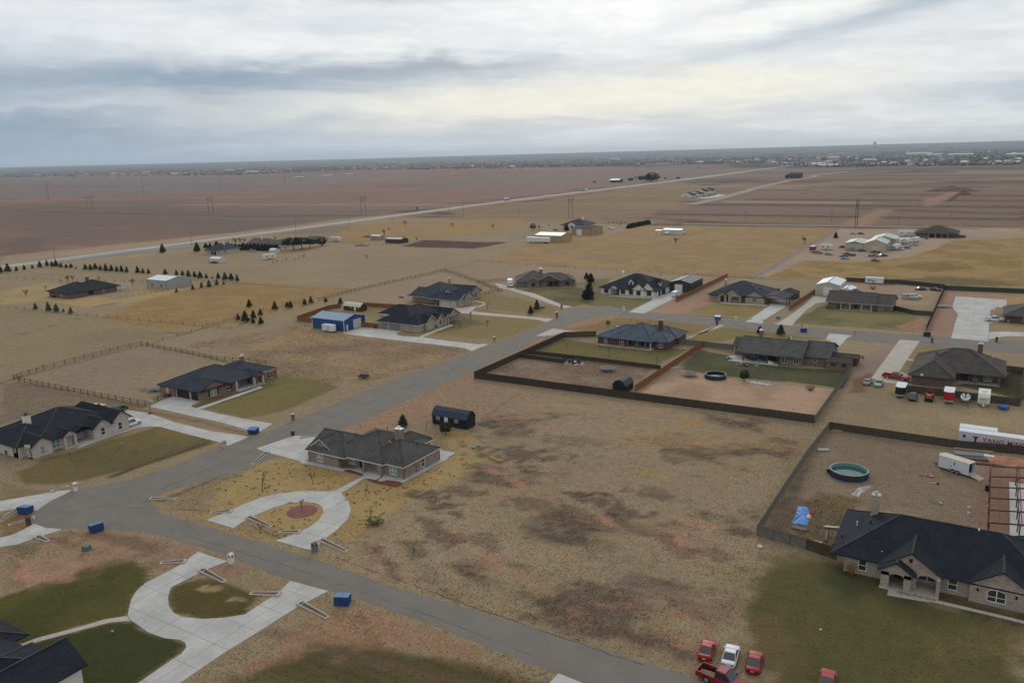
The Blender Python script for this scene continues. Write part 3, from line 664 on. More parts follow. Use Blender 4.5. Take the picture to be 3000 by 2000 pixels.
# ------------------------------------------------------------------ roads, paths and concrete
def asphalt():
 m = bpy.data.materials.new('chip_seal_asphalt'); m.use_nodes = True
 t = NT(m.node_tree); t.n.clear()
 b = t.node('ShaderNodeBsdfPrincipled'); o = t.node('ShaderNodeOutputMaterial'); t.l.new(b.outputs[0], o.inputs[0])
 co = t.node('ShaderNodeTexCoord').outputs['Object']
 a = t.node('ShaderNodeVertexColor', layer_name='wear')
 n1 = t.noise(co, 0.25, 5, 0.6); n2 = t.noise(co, 5.0, 3, 0.7)
 c = t.mix(t.ss(n1, 0.3, 0.7), lin4((106, 100, 94)), lin4((114, 108, 101)))
 c = t.mul(c, t.grey(t.ss(n2, 0.25, 0.75, 0.88, 1.12)))
 vo = t.node('ShaderNodeTexVoronoi', feature='DISTANCE_TO_EDGE'); vo.inputs['Scale'].default_value = 0.13
 wv = t.vm('ADD', co, t.vm('SCALE', t.comb(t.noise(co, 0.6, 3), t.noise(t.vm('ADD', co, (9, 3, 1)), 0.6, 3), 0.0)))
 t.put(vo.inputs['Vector'], wv)
 cr = t.m('MULTIPLY', t.ss(vo.outputs[0], 0.0, 0.007, 1.0, 0.0), t.ss(t.noise(co, 0.06, 2), 0.5, 0.6))
 c = t.mix(t.m('MULTIPLY', cr, 0.35), c, lin4((66, 62, 60)))
 t.put(b.inputs['Base Color'], c); b.inputs['Roughness'].default_value = 0.9; b.inputs['Specular IOR Level'].default_value = 0.2
 return m
ASPH = asphalt()
def rounded(P, it=2):
 for _ in range(it):
  Q = []
  for i in range(len(P)):
   a, b = P[i], P[(i + 1) % len(P)]
   Q += [(a[0] * .75 + b[0] * .25, a[1] * .75 + b[1] * .25), (a[0] * .25 + b[0] * .75, a[1] * .25 + b[1] * .75)]
  P = Q
 return P
def ragged(P, step=1.2, amp=0.15, seed=1):
 r_ = random.Random(seed); Q = []
 for i in range(len(P)):
  a, b = Vector(P[i]), Vector(P[(i + 1) % len(P)]); L = (b - a).length; n = max(1, min(60, int(L / step)))
  nrm = Vector((-(b - a).y, (b - a).x)) / max(L, 1e-6)
  for j in range(n):
   p = a + (b - a) * (j / n) + nrm * (r_.uniform(-amp, amp) if j else 0); Q.append((p.x, p.y))
 return Q
def sheet(name, P, z, m, label=None, kind='structure'):
 KEEP.append(P)
 mb = MB(); mb.face([(x, y, z) for x, y in P])
 o = mb.build(name, m); tag(o, label, None, None, kind); return o
road_P = zp((64, 1195), (84, 1172), (130, 1145), (178, 1124), (300, 1101), (430, 1058), (520, 1016), (600, 998), (700, 955), (850, 893), (1000, 838), (1120, 795), (1240, 750), (1285, 722), (1325, 707), (1400, 703), (1450, 712), (1550, 722), (1700, 738), (1900, 755), (2130, 770), (2352, 785), (2600, 804),
   (2600, 836), (2352, 813), (2130, 795), (1900, 778), (1700, 757), (1500, 733), (1420, 725), (1365, 727), (1305, 745), (1200, 797), (1090, 851), (900, 936), (760, 1000), (640, 1046), (540, 1086), (440, 1112), (372, 1134), (345, 1152), (368, 1178), (480, 1210), (640, 1258), (720, 1282), (900, 1345), (1200, 1434), (1570, 1548), (1900, 1660),
   (1660, 1690), (1280, 1547), (1000, 1438), (800, 1367), (640, 1322), (500, 1268), (420, 1243), (330, 1220), (230, 1215), (140, 1213), (92, 1209))
sheet('road', ragged(road_P, 1.5, 0.18, 3), 0.012, ASPH, 'grey chip-sealed residential street with a T junction')
def crack(P, w, label):
 r_ = random.Random(len(P)); Q = []
 for a, b in zip(P[:-1], P[1:]):
  a, b = Vector(a), Vector(b); n = max(2, int((b - a).length / 1.3)); nr = Vector((-(b - a).y, (b - a).x)).normalized()
  Q += [a + (b - a) * (i / n) + nr * r_.uniform(-.16, .16) for i in range(n)]
 mb = MB()
 for a, b in zip(Q[:-1], Q[1:]):
  if r_.random() < .16: continue
  n = Vector((-(b - a).y, (b - a).x)).normalized() * w * r_.uniform(.3, .7); mb.face([(*(a - n), .017), (*(b - n), .017), (*(b + n), .017), (*(a + n), .017)])
 tag(mb.build('road_seam', mat('tar_seam', (78, 73, 70), .9, .1)), label, None, None, 'structure')
crack(zp((300, 1165), (480, 1172), (640, 1232), (800, 1290), (1000, 1362), (1250, 1450), (1500, 1535)), .16, 'dark tar seam along the near street'); crack(zp((420, 1226), (700, 1312), (1000, 1418), (1240, 1510)), .10, 'thin crack along the near street edge'); crack(zp((280, 1160), (520, 1060), (780, 950), (1000, 865), (1200, 775)), .14, 'tar seam along the far street'); crack(zp((140, 1180), (240, 1160), (360, 1150)), .12, 'crack across the road bulb')
HW = [(HWX(y), y) for y in (-400, 0, 150, 255, 400, 600, 800, 985, 1300, 1640, 2300, 3100, 4500)]
def ribbon(name, P, w, z, m, label):
 P = [Vector(p) for p in P]; L_, R_ = [], []
 for i, p in enumerate(P):
  d = (P[min(i + 1, len(P) - 1)] - P[max(i - 1, 0)]).normalized(); n = Vector((-d.y, d.x))
  L_.append(tuple(p + n * w / 2)); R_.append(tuple(p - n * w / 2))
 mb = MB()
 for i in range(len(P) - 1): mb.face([(*R_[i], z), (*R_[i + 1], z), (*L_[i + 1], z), (*L_[i], z)])
 o = mb.build(name, m); tag(o, label, None, None, 'structure'); return o
HWM = mat('highway_paving', (150, 147, 146), 0.9, 0.1, 0.05, 0.06, 2.0)
GRAVEL = mat('gravel_track', (128, 112, 100), 0.95, 0.15, 0.15, 0.15, 3.0)
ribbon('highway', [(x + 1, y) for x, y in HW], 13, 0.02, HWM, 'straight two lane country highway beyond the pastures')
ribbon('shoulder_line', [(x - 5.0, y) for x, y in HW], 0.25, 0.03, WHITE, 'white edge line painted on the highway')
ribbon('shoulder_line', [(x + 7.0, y) for x, y in HW], 0.25, 0.03, WHITE, 'white edge line painted on the highway')
ribbon('dirt_road', pts(zJ, (1240, 410), (1500, 355), (1700, 300), (1900, 245), (2080, 205), (2300, 172)) + [zI(540, 335), zI(820, 300)], 15, 0.02, mat('pale_gravel', (136, 120, 110), 0.95, 0.12, 0.05), 'straight gravel road past the white townhouses')
ribbon('farm_track', pts(zN, (0, 600), (800, 612), (1600, 622), (2350, 632)), 9, 0.016, GRAVEL, 'gravel track behind the metal building yard')
ribbon('farm_track', [zW(1100, 345), zW(1500, 330), zW(1800, 245), zW(2250, 150)], 6, 0.014, GRAVEL, 'gravel track past the tan workshops')
ribbon('farm_track', [zN(500, 965), zN(800, 800), zN(1080, 650)], 5, 0.016, GRAVEL, 'gravel track into the metal building yard')

def drive(P, label, cell=None, ang=0.0, m=CONC, name='driveway', z=0.05, off=(0, 0)):
 """concrete pavement; with cell, poured in separate slabs with recessed joints"""
 KEEP.append(P)
 if not cell:
  mb = MB(); mb.prism(P, 0.0, z); o = mb.build(name, m); tag(o, label, None, None, 'structure'); return o
 mb = MB(); mb.face([(x, y, z - 0.018) for x, y in P]); o = mb.build(name, JOINT); tag(o, label, None, None, 'structure')
 bm = bmesh.new(); vs_ = [bm.verts.new((x, y, 0)) for x, y in P]; bm.faces.new(vs_)
 ca, sa = math.cos(ang), math.sin(ang)
 for d in ((ca, sa), (-sa, ca)):
  pr = [x * d[0] + y * d[1] for x, y in P]; c = math.floor(min(pr) / cell) * cell + cell * 0.5
  while c < max(pr):
   bmesh.ops.bisect_plane(bm, geom=bm.verts[:] + bm.edges[:] + bm.faces[:], plane_co=(d[0] * c, d[1] * c, 0), plane_no=(d[0], d[1], 0), dist=1e-4); c += cell
 bmesh.ops.inset_individual(bm, faces=bm.faces[:], thickness=0.028, use_even_offset=True)
 n = 0
 for f in [f for f in bm.faces]:
  if f.calc_area() < 0.4 or (len(f.verts) == 4 and min(e.calc_length() for e in f.edges) < 0.06): continue
  Q = [(v.co.x, v.co.y) for v in f.verts]; s = MB(); dz = rng.uniform(-0.004, 0.004)
  s.prism(Q, 0.0, z + dz); s.build('slab', m, o); n += 1
 bm.free(); return o
drive(pts(zC, (1365, 388), (1470, 425), (1572, 455), (1430, 510), (1180, 635), (1160, 700), (1165, 760), (1200, 810), (1260, 838), (1400, 852), (1560, 842), (1690, 820), (1800, 745), (1920, 670), (2000, 590), (2265, 660), (2060, 765), (1800, 930), (1540, 1090), (1160, 1350), (840, 1370), (1100, 1190), (1250, 1090), (1285, 1045), (1272, 1012), (1230, 995), (1130, 985), (1020, 945), (950, 895), (905, 865), (878, 830), (890, 770), (905, 715), (940, 660), (1000, 606), (1100, 555), (1250, 475)),
      'pale concrete loop driveway of the black roofed house', 4.6, 0.0)
drive(pts(zC, (875, 832), (720, 855), (560, 905), (400, 945), (250, 985), (145, 1025), (150, 1050), (250, 1012), (420, 967), (600, 917), (760, 876), (900, 864)), 'curved concrete walk across the dark lawn', None, 0.2, CONC2, 'garden_path')
drive([at(604, 1523), at(663, 1500), at(710, 1478), at(765, 1457), at(818, 1445), at(886, 1438), at(961, 1439), at(1003, 1449), at(1022, 1470), at(1029, 1493), at(1019, 1521), at(988, 1551), at(954, 1577), at(913, 1614), at(860, 1598), at(806, 1583), at(845, 1570), at(883, 1555), at(912, 1540), at(934, 1522), at(947, 1500), at(943, 1484), at(925, 1474), at(893, 1470), at(852, 1473), at(801, 1487), at(760, 1504), at(723, 1522), at(684, 1547)],
      'horseshoe concrete driveway of the taupe brick house', 4.4, 0.1)
drive([zB(600, 852), zB(690, 838), zB(925, 718), zB(948, 735), zB(740, 862), zB(745, 884)], 'straight concrete walk from horseshoe driveway to porch', 1.7, 0.0, CONC, 'garden_path')
drive([zB(0, 480), zB(330, 370), zB(520, 378), zB(490, 440), zB(455, 500), zB(452, 588), zB(380, 592), zB(230, 550), zB(80, 512)], 'wide concrete apron beside taupe brick house', 4.4, 0.0)
drive([zB(385, 592), zB(450, 588), zB(722, 643), zB(740, 652), zB(880, 652), zB(925, 690), zB(1090, 705), zB(1112, 706), zB(1270, 743), zB(1578, 573), zB(1575, 490), zB(1722, 520), zB(1625, 587), zB(1275, 777), zB(1220, 765), zB(1130, 752), zB(1080, 762), zB(1000, 742), zB(940, 737), zB(930, 715), zB(760, 677), zB(720, 674), zB(560, 641), zB(385, 607)], 'concrete walk round the taupe brick house', 3.0, 0.0, CONC, 'garden_path', 0.06)
drive(pts(zA, (1040, 872), (1280, 912), (1500, 987), (1800, 1062), (2150, 1115), (1958, 1195), (1900, 1165), (1600, 1090), (1380, 1030), (1300, 1025), (1200, 1035), (1105, 1062), (1100, 1000)), 'long concrete driveway of the white brick house', 4.6, 0.0)
drive(pts(zA, (660, 1215), (700, 1180), (815, 1142), (970, 1092), (1105, 1050), (1105, 1064), (970, 1108), (815, 1160), (680, 1212)), 'narrow concrete walk along the white brick house', None, 0, CONC, 'garden_path')
drive(pts(zA, (1280, 857), (1400, 800), (1490, 762), (1735, 806), (1660, 838), (1645, 856), (1690, 868), (1860, 910), (2100, 960), (2352, 1002), (2244, 1070), (2140, 1060), (1900, 990), (1600, 925), (1400, 880)), 'concrete driveway of the red brick house', 4.6, 0.0)
drive(pts(zA, (1690, 868), (1722, 882), (2000, 784), (2264, 692), (2240, 678), (2000, 764), (1860, 812)), 'slim concrete walk before the red brick house', 1.8, 0.0, CONC, 'garden_path')
drive(pts(zD, (545, 820), (770, 752), (940, 768), (1190, 798), (1125, 820), (1140, 838), (1200, 850), (1400, 862), (1700, 902), (1990, 935), (2112, 930), (1925, 1006), (1840, 975), (1500, 935), (1100, 890), (800, 855)), 'long concrete driveway from blue metal shop to street', 4.8, 0.0)
drive(pts(zD, (1370, 852), (1400, 862), (1600, 782), (1725, 738), (1715, 720), (1550, 775)), 'concrete walk beside the stone fronted house', None, 0, CONC, 'garden_path')
drive([at(1273, 891), at(1345, 902), at(1400, 896), at(1383, 910), at(1400, 914), at(1500, 923), at(1622, 934), at(1600, 944), at(1577, 937), at(1400, 922), at(1347, 917), at(1320, 906)], 'concrete driveway of the house with a roof dormer', None, 0, CONC2)
drive(pts(zD, (1920, 478), (1960, 470), (2050, 490), (2072, 512), (2040, 530), (1990, 545), (1990, 535), (2030, 518), (2055, 510), (2035, 496), (1960, 482)), 'thin winding walk before the dormered house', None, 0, CONC, 'garden_path')
drive(pts(zE, (165, 265), (300, 290), (375, 328), (560, 370), (830, 480), (935, 500), (845, 515), (700, 465), (500, 395), (330, 340), (215, 315)), 'curving concrete driveway under the box truck', None, 0, CONC2)
drive(pts(zE, (1740, 405), (1825, 378), (1930, 345), (2025, 352), (1960, 405), (1640, 565), (1480, 553), (1700, 440)), 'concrete driveway of the white painted brick house', 5.2, 0.0)
drive(pts(zE, (1300, 385), (1530, 400), (1740, 408), (1790, 412), (1780, 420), (1530, 412), (1300, 393)), 'concrete walk along the white painted brick house', None, 0, CONC, 'garden_path')
drive(pts(zF, (1000, 570), (1010, 500), (1220, 505), (1185, 580), (925, 740), (922, 775), (718, 755)), 'concrete driveway running under the carport', None, 0, CONC)
drive(pts(zF, (435, 532), (660, 545), (935, 560), (975, 562), (960, 575), (660, 558), (435, 543)), 'concrete walk before the carport house', None, 0, CONC, 'garden_path')
drive(pts(zF, (1500, 455), (1690, 480), (1660, 525), (1530, 545), (1420, 620), (1300, 740), (1255, 800), (1065, 785), (1220, 690), (1400, 560)), 'cream concrete driveway to the beige metal shop', None, 0, CONC2)
drive(pts(zG, (1255, 370), (1725, 403), (1720, 470), (1620, 468), (1615, 495), (1575, 490), (1570, 545), (1690, 600), (1560, 620), (1555, 786), (1210, 755), (1240, 640), (1275, 540), (1220, 470)), 'broad new concrete pad at the right edge', 6.0, 0.0)
drive(pts(zG, (1560, 700), (1700, 693), (1990, 705), (1990, 738), (1700, 738), (1560, 765)), 'white curved concrete walk at the right edge', None, 0, CONC, 'garden_path')
drive(pts(zF, (1680, 890), (1950, 912), (1890, 940), (1800, 1040), (1750, 1100), (1745, 1030), (1700, 975), (1640, 962)), 'short concrete driveway behind the long grey roof', None, 0, CONC)
drive(pts(zG, (738, 768), (925, 782), (870, 860), (800, 960), (740, 1060), (830, 1100), (790, 1180), (600, 1160), (480, 1120)), 'buff concrete driveway under the red pickup', None, 0, CONC2)
drive(pts(zG, (810, 945), (905, 955), (900, 966), (800, 958)), 'short concrete path to brown roofed house', None, 0, CONC2, 'garden_path')
drive(pts(zE, (570, 785), (740, 713), (850, 730), (1190, 768), (1180, 778), (850, 750), (690, 790)), 'concrete driveway behind the long board fence', None, 0, CONC2)
drive([zE(1995, 828), zE(2100, 790), zE(2250, 748), zF(200, 870), zF(420, 788), zF(480, 797), zF(230, 887), zE(2200, 768), zE(2100, 803)], 'wavy concrete walk from the slate roofed house', None, 0, CONC2, 'garden_path')
drive(pts(zT, (710, 1010), (690, 1085), (1300, 1190), (1900, 1320), (2600, 1500), (2600, 1455), (1900, 1285), (1300, 1145), (950, 1080), (850, 1040)), 'buff concrete walk below the large tan brick house', 1.7, 0.0, CONC2, 'garden_path')
drive(pts(zR, (-500, 540), (0, 440), (800, 300), (1010, 258), (1400, 222), (1200, 330), (950, 450), (780, 570), (700, 640), (600, 600), (370, 575), (0, 640), (-500, 760)), 'upper concrete driveway at the road bulb', 4.6, 0.3)
drive(pts(zR, (650, 868), (880, 950), (1205, 980), (880, 1085), (600, 1180), (350, 1270), (0, 1322), (-500, 1400), (-500, 1210), (0, 1140), (250, 1080), (450, 980)), 'lower concrete driveway at the road bulb', 4.6, 0.3)
drive(zp((1283, 1546), (1400, 1592), (1340, 1620), (1250, 1580)), 'concrete driveway corner at the bottom edge', None, 0, CONC)
drive(pts(zJ, (1280, 352), (1400, 345), (1480, 322), (1550, 325), (1480, 345), (1380, 358)), 'concrete drives before the white townhouses', None, 0, CONC)
sheet('mulch_bed', rounded(pts(zB, (750, 668), (800, 662), (880, 685), (925, 700), (920, 718), (850, 700), (770, 680))), 0.07, MULCH, 'red mulch bed left of the porch walk')
sheet('mulch_bed', rounded(pts(zB, (935, 740), (1000, 748), (1080, 770), (1150, 752), (1275, 778), (1240, 805), (1180, 815), (1000, 770))), 0.075, MULCH, 'red mulch bed right of the porch walk')
cx, cy = zB(397, 1022)
sheet('mulch_ring', [(cx + 2.65 * math.cos(a), cy + 2.65 * math.sin(a)) for a in np.linspace(0, 6.28, 33)[:-1]], 0.03, mat('pink_mulch', (116, 74, 68), 0.95, 0.2, 2.0, 0.3, 9.0), 'round red mulch ring inside the horseshoe')
# ------------------------------------------------------------------ buildings
WINMESH = {}
def window_meshes(w, h, fm, cols, rows, arch, glass):
 key = (round(w, 2), round(h, 2), fm.name, cols, rows, arch, glass.name)
 if key in WINMESH: return WINMESH[key]
 f = MB(); t = 0.07
 # local frame: x along the wall, -y outwards, z up, origin at sill centre
 f.box(-w / 2 - t, w / 2 + t, -0.10, 0.0, -0.10, 0.0)
 f.box(-w / 2 - t, -w / 2, -0.07, 0.0, 0.0, h); f.box(w / 2, w / 2 + t, -0.07, 0.0, 0.0, h)
 if arch:
  n = 8; P = [(-w / 2 - t, h), (w / 2 + t, h)] + [((w / 2 + t) * math.cos(a), h + arch * math.sin(a)) for a in np.linspace(0, math.pi, n)]
  g = MB(); 
  Pa = [((w / 2) * math.cos(a), h + (arch - t) * math.sin(a)) for a in np.linspace(0, math.pi, n)]
  Po = [((w / 2 + t) * math.cos(a), h + arch * math.sin(a)) for a in np.linspace(0, math.pi, n)]
  for i in range(n - 1): f.poly([(Pa[i][0], -0.07, Pa[i][1]), (Po[i][0], -0.07, Po[i][1]), (Po[i + 1][0], -0.07, Po[i + 1][1]), (Pa[i + 1][0], -0.07, Pa[i + 1][1])], [(0, 1, 2, 3)])
 else: f.box(-w / 2 - t, w / 2 + t, -0.07, 0.0, h, h + t)
 for c in range(1, cols): x = -w / 2 + w * c / cols; f.box(x - 0.05, x + 0.05, -0.065, -0.03, 0.0, h + arch * 0.9)
 for r_ in range(1, rows): z = h * r_ / rows; f.box(-w / 2, w / 2, -0.06, -0.03, z - 0.035, z + 0.035)
 p = MB()
 if arch: p.extr([(-w / 2, 0), (w / 2, 0), (w / 2, h)] + [((w / 2) * math.cos(a), h + (arch - t) * math.sin(a)) for a in np.linspace(0, math.pi, 8)][1:-1] + [(-w / 2, h)], 'y', -0.03, -0.004)
 else: p.box(-w / 2, w / 2, -0.03, -0.004, 0, h)
 WINMESH[key] = (f.mesh('window', fm), p.mesh('pane', glass)); return WINMESH[key]
FACE = {'S': 0.0, 'E': math.pi / 2, 'N': math.pi, 'W': -math.pi / 2}
RIDGE = roofm('ridge', (58, 59, 61))
class House:
 """a building given in site metres; children are its parts"""
 def __init__(s, name, label, cat, org, wall, roof, trim=WHITE, frame=WHITE, rot=0.0, group=None, eave=2.6, glass=GLASS):
  s.ox, s.oy = org; s.t = thing(name, label, cat, (org[0], org[1], 0), rot, group)
  s.wm, s.rm, s.tm, s.fm, s.z, s.g = wall, roof, trim, frame, eave, glass
  s.W = MB(); s.nr = 0
 def L(s, x, y): return x - s.ox, y - s.oy
 def box(s, x0, x1, y0, y1, z0=0.0, z1=None):
  KEEP.append([(x0, y0), (x1, y0), (x1, y1), (x0, y1)]); a, b = s.L(x0, y0); c, d = s.L(x1, y1); s.W.box(a, c, b, d, z0 - 0.02 if z0 == 0 else z0, s.z if z1 is None else z1); return s
 def roof(s, x0, x1, y0, y1, h, axis='x', hips='ab', z=None, th=0.18, name='roof', wallgable=0.45, m=None, trim=None):
  """eave rectangle; ridge h above the eave; hips: 'a' = hip at low end, 'b' = hip at high end, else gable"""
  z = s.z + 0.02 + 0.003 * s.nr if z is None else z; s.nr += 1
  (x0, y0), (x1, y1) = s.L(x0, y0), s.L(x1, y1)
  if axis == 'x': A0, A1, B0, B1 = x0, x1, y0, y1
  else: A0, A1, B0, B1 = y0, y1, x0, x1
  hb = (B1 - B0) / 2; cb = (B0 + B1) / 2
  ra = A0 + (hb if 'a' in hips else 0); rb = A1 - (hb if 'b' in hips else 0)
  if ra > rb: ra = rb = (ra + rb) / 2
  g = (lambda a, b, zz: (a, b, zz)) if axis == 'x' else (lambda a, b, zz: (b, a, zz))
  T = [g(A0, B0, z), g(A1, B0, z), g(A1, B1, z), g(A0, B1, z), g(ra, cb, z + h), g(rb, cb, z + h)]
  U = [(p[0], p[1], p[2] - th) for p in T]
  F = [(0, 1, 5, 4), (2, 3, 4, 5)]
  if 'a' in hips: F.append((3, 0, 4))
  if 'b' in hips: F.append((1, 2, 5))
  mb = MB(); mb.poly(T, F); mb.poly(U, F)
  S = MB(); per = [(0, 1), (2, 3)]
  per += [(3, 0)] if 'a' in hips else [(3, 4), (4, 0)]
  per += [(1, 2)] if 'b' in hips else [(1, 5), (5, 2)]
  for i, j in per:
   S.poly([T[i], T[j], U[j], U[i]], [(0, 1, 2, 3)])
  me = mb.mesh(name, m or s.rm, fix=False); r_ = link(name, me, s.t)
  link('fascia', S.mesh('fascia', trim or s.tm, fix=False), r_)
  K = MB(); up = Vector((0, 0, .02)); RC = [(4, 5)] if rb - ra > .1 else []
  if 'a' in hips: RC += [(0, 4), (3, 4)]
  if 'b' in hips: RC += [(1, 5), (2, 5)]
  for i, j in RC: K.beam(Vector(T[i]) + up, Vector(T[j]) + up, .3, .05)
  if RC and not m: K.build('ridge_cap', RIDGE, r_)
  for e, A, sg in (('a', A0, 1), ('b', A1, -1)):
   if e in hips or wallgable is None: continue
   w = wallgable; q = A + sg * w; b0 = B0 + 0.42; b1 = B1 - 0.42; k = h * (1 - 0.42 / hb)
   z0 = z - th - 0.02; zz = z + h * 0.42 / hb - th + 0.01
   P = [(b0, z0), (b1, z0), (b1, zz), (cb, z + h - th - 0.01), (b0, zz)]
   s.W.extr(P, axis, q, q + sg * 0.25)
  return r_
 def _place(s, o, face, c, along, z, out=0.0):
  x, y = (along, c) if face in 'SN' else (c, along)
  x, y = s.L(x, y); a = FACE[face]
  o.location = (x + math.sin(a) * out, y - math.cos(a) * out, z); o.rotation_euler = (0, 0, a)
 def win(s, face, c, along, w=1.5, h=1.5, z=0.75, cols=2, rows=2, arch=0.0, glass=None, frame=None, shutters=None):
  fme, pme = window_meshes(w, h, frame or s.fm, cols, rows, arch, glass or s.g)
  f = link('window', fme, s.t); s._place(f, face, c, along, z, 0.003); link('pane', pme, f)
  if shutters:
   for sx in (-1, 1):
    m = MB(); m.box(sx * (w / 2 + 0.34) - 0.24, sx * (w / 2 + 0.34) + 0.24, -0.06, 0, -0.05, h + 0.05); o = m.build('shutter', shutters, s.t); s._place(o, face, c, along, z, 0.003)
  return f
 def door(s, face, c, along, w=1.0, h=2.1, m=None, z=0.02, glass=False):
  d = MB(); d.box(-w / 2, w / 2, -0.05, 0, 0, h); d.box(-w / 2 - 0.08, w / 2 + 0.08, -0.03, 0, h, h + 0.1)
  o = d.build('door', m or BLACK, s.t); s._place(o, face, c, along, z, 0.003)
  hm = MB(); hm.box(w / 2 - 0.14, w / 2 - 0.08, -0.1, -0.05, 0.95, 1.1); hh = hm.build('handle', CHROME, o)
  return o
 def garage(s, face, c, along, w=4.8, h=2.2, m=None, rows=4):
  d = MB()
  for r_ in range(rows): d.box(-w / 2, w / 2, -0.05, 0, h * r_ / rows + 0.012, h * (r_ + 1) / rows - 0.012)
  d.box(-w / 2, w / 2, -0.02, 0, 0, h)
  o = d.build('garage_door', m or WHITE, s.t); s._place(o, face, c, along, 0.03, 0.003); return o
 def chimney(s, x, y, z0, z1, w=1.3, d=1.0, m=None, cap=CHROME):
  x, y = s.L(x, y); b = MB(); b.box(x - w / 2, x + w / 2, y - d / 2, y + d / 2, z0, z1); o = b.build('chimney', m or s.wm, s.t)
  k = MB(); k.box(x - w / 2 - 0.08, x + w / 2 + 0.08, y - d / 2 - 0.08, y + d / 2 + 0.08, z1, z1 + 0.1); k.cyl(x, y, z1 + 0.1, z1 + 0.45, 0.14, 8); k.cyl(x, y, z1 + 0.45, z1 + 0.55, 0.32, 8)
  k.build('chimney_cap', cap, o); return o
 def column(s, x, y, w=0.45, h=None, m=None, z0=0.0):
  x, y = s.L(x, y); b = MB(); b.box(x - w / 2, x + w / 2, y - w / 2, y + w / 2, z0, h or s.z); b.box(x - w / 2 - 0.05, x + w / 2 + 0.05, y - w / 2 - 0.05, y + w / 2 + 0.05, z0, z0 + 0.12)
  return b.build('column', m or s.wm, s.t)
 def slab(s, x0, x1, y0, y1, z=0.1, m=CONC):
  (x0, y0), (x1, y1) = s.L(x0, y0), s.L(x1, y1); b = MB(); b.box(x0, x1, y0, y1, 0, z); return b.build('porch_floor', m, s.t)
 def vent(s, x, y, z, h=0.45, m=WHITE, r=0.07):
  x, y = s.L(x, y); b = MB(); b.cyl(x, y, z - 0.3, z + h, r, 7); b.cyl(x, y, z + h, z + h + 0.06, r * 1.5, 7); return b.build('vent_pipe', m, s.t)
 def dormer(s, x, y, z, w, d, hw, hr, face='S', m=None, glass=None):
  """gabled roof dormer; (x, y) centre of its front, running d back"""
  x, y = s.L(x, y); a = FACE[face]
  b = MB(); b.box(-w / 2, w / 2, 0, d, -0.6, hw); b.extr([(-w / 2, hw), (w / 2, hw), (0, hw + hr)], 'y', 0.0, d * 0.8)
  o = b.build('dormer', m or s.wm, s.t, (x, y, z), a)
  t = MB(); e = 0.3; k = hr / (w / 2)
  for sg in (-1, 1):
   P = [(sg * (w / 2 + e), hw - k * e), (0, hw + hr + 0.02), (0, hw + hr + 0.2), (sg * (w / 2 + e), hw - k * e + 0.18)]
   t.extr(P, 'y', -0.35, d)
  t.build('dormer_roof', s.rm, o)
  fme, pme = window_meshes(min(0.9, w * 0.5), min(1.1, hw * 0.8), s.fm, 1, 2, 0.0, glass or s.g)
  f = link('window', fme, o, (0, -0.003, 0.12)); p = link('pane', pme, o, (0, -0.003, 0.12))
  return o
 def wallthing(s, name, face, c, along, z, w, h, d, m):
  b = MB(); b.box(-w / 2, w / 2, -d, 0, 0, h); o = b.build(name, m, s.t); s._place(o, face, c, along, z, 0.003); return o
 def done(s): s.W.build('wall', s.wm, s.t); return s.t

TAUPE = mat('brick_taupe', (138, 124, 114), 0.9, 0.12, 0.8, 0.16, 9.0, kind='brick', c2=(108, 94, 86))
TANBR = mat('brick_tan', (160, 146, 134), 0.9, 0.10, 0.8, 0.16, 9.0, kind='brick', c2=(128, 114, 104))
WHBR = mat('brick_white', (182, 172, 164), 0.9, 0.06, 0.8, 0.06, 9.0, kind='brick', c2=(164, 154, 146))
REDBR = mat('brick_red', (134, 106, 94), 0.9, 0.12, 0.8, 0.18, 9.0, kind='brick', c2=(102, 78, 70))
MAROON = mat('brick_maroon', (92, 62, 60), 0.9, 0.12, 0.8, 0.16, 9.0, kind='brick', c2=(70, 48, 48))
GREYBR = mat('brick_grey', (116, 108, 102), 0.9, 0.12, 0.8, 0.14, 9.0, kind='brick', c2=(92, 86, 82))
BRNBR = mat('brick_brown', (104, 88, 80), 0.9, 0.12, 0.8, 0.16, 9.0, kind='brick', c2=(78, 66, 62))
STONE = mat('cream_stone', (172, 160, 146), 0.9, 0.14, 2.0, 0.1, 6.0)
WHITEP = mat('white_painted_brick', (202, 198, 192), 0.85, 0.05, 0.8, 0.05, 9.0)
R_CHAR = roofm('charcoal', (72, 70, 68)); R_BLK = roofm('black', (35, 39, 46)); R_NAVY = roofm('dark_slate', (52, 57, 66)); R_SLATE = roofm('blue_slate', (72, 82, 92))
R_GREY = roofm('grey', (74, 73, 72)); R_BRN = roofm('brown', (72, 67, 65)); R_DKB = roofm('dark_brown', (66, 58, 55)); R_TAN = roofm('weathered', (84, 80, 76))
TEAL = mat('curtained_glass', (112, 138, 130), 0.12, 0.15, 0.8, spec=0.8)
DKTRIM = mat('dark_trim', (28, 30, 34), 0.7, 0.05)
BRDOOR = mat('dark_wood_door', (36, 31, 29), 0.6, 0.1)

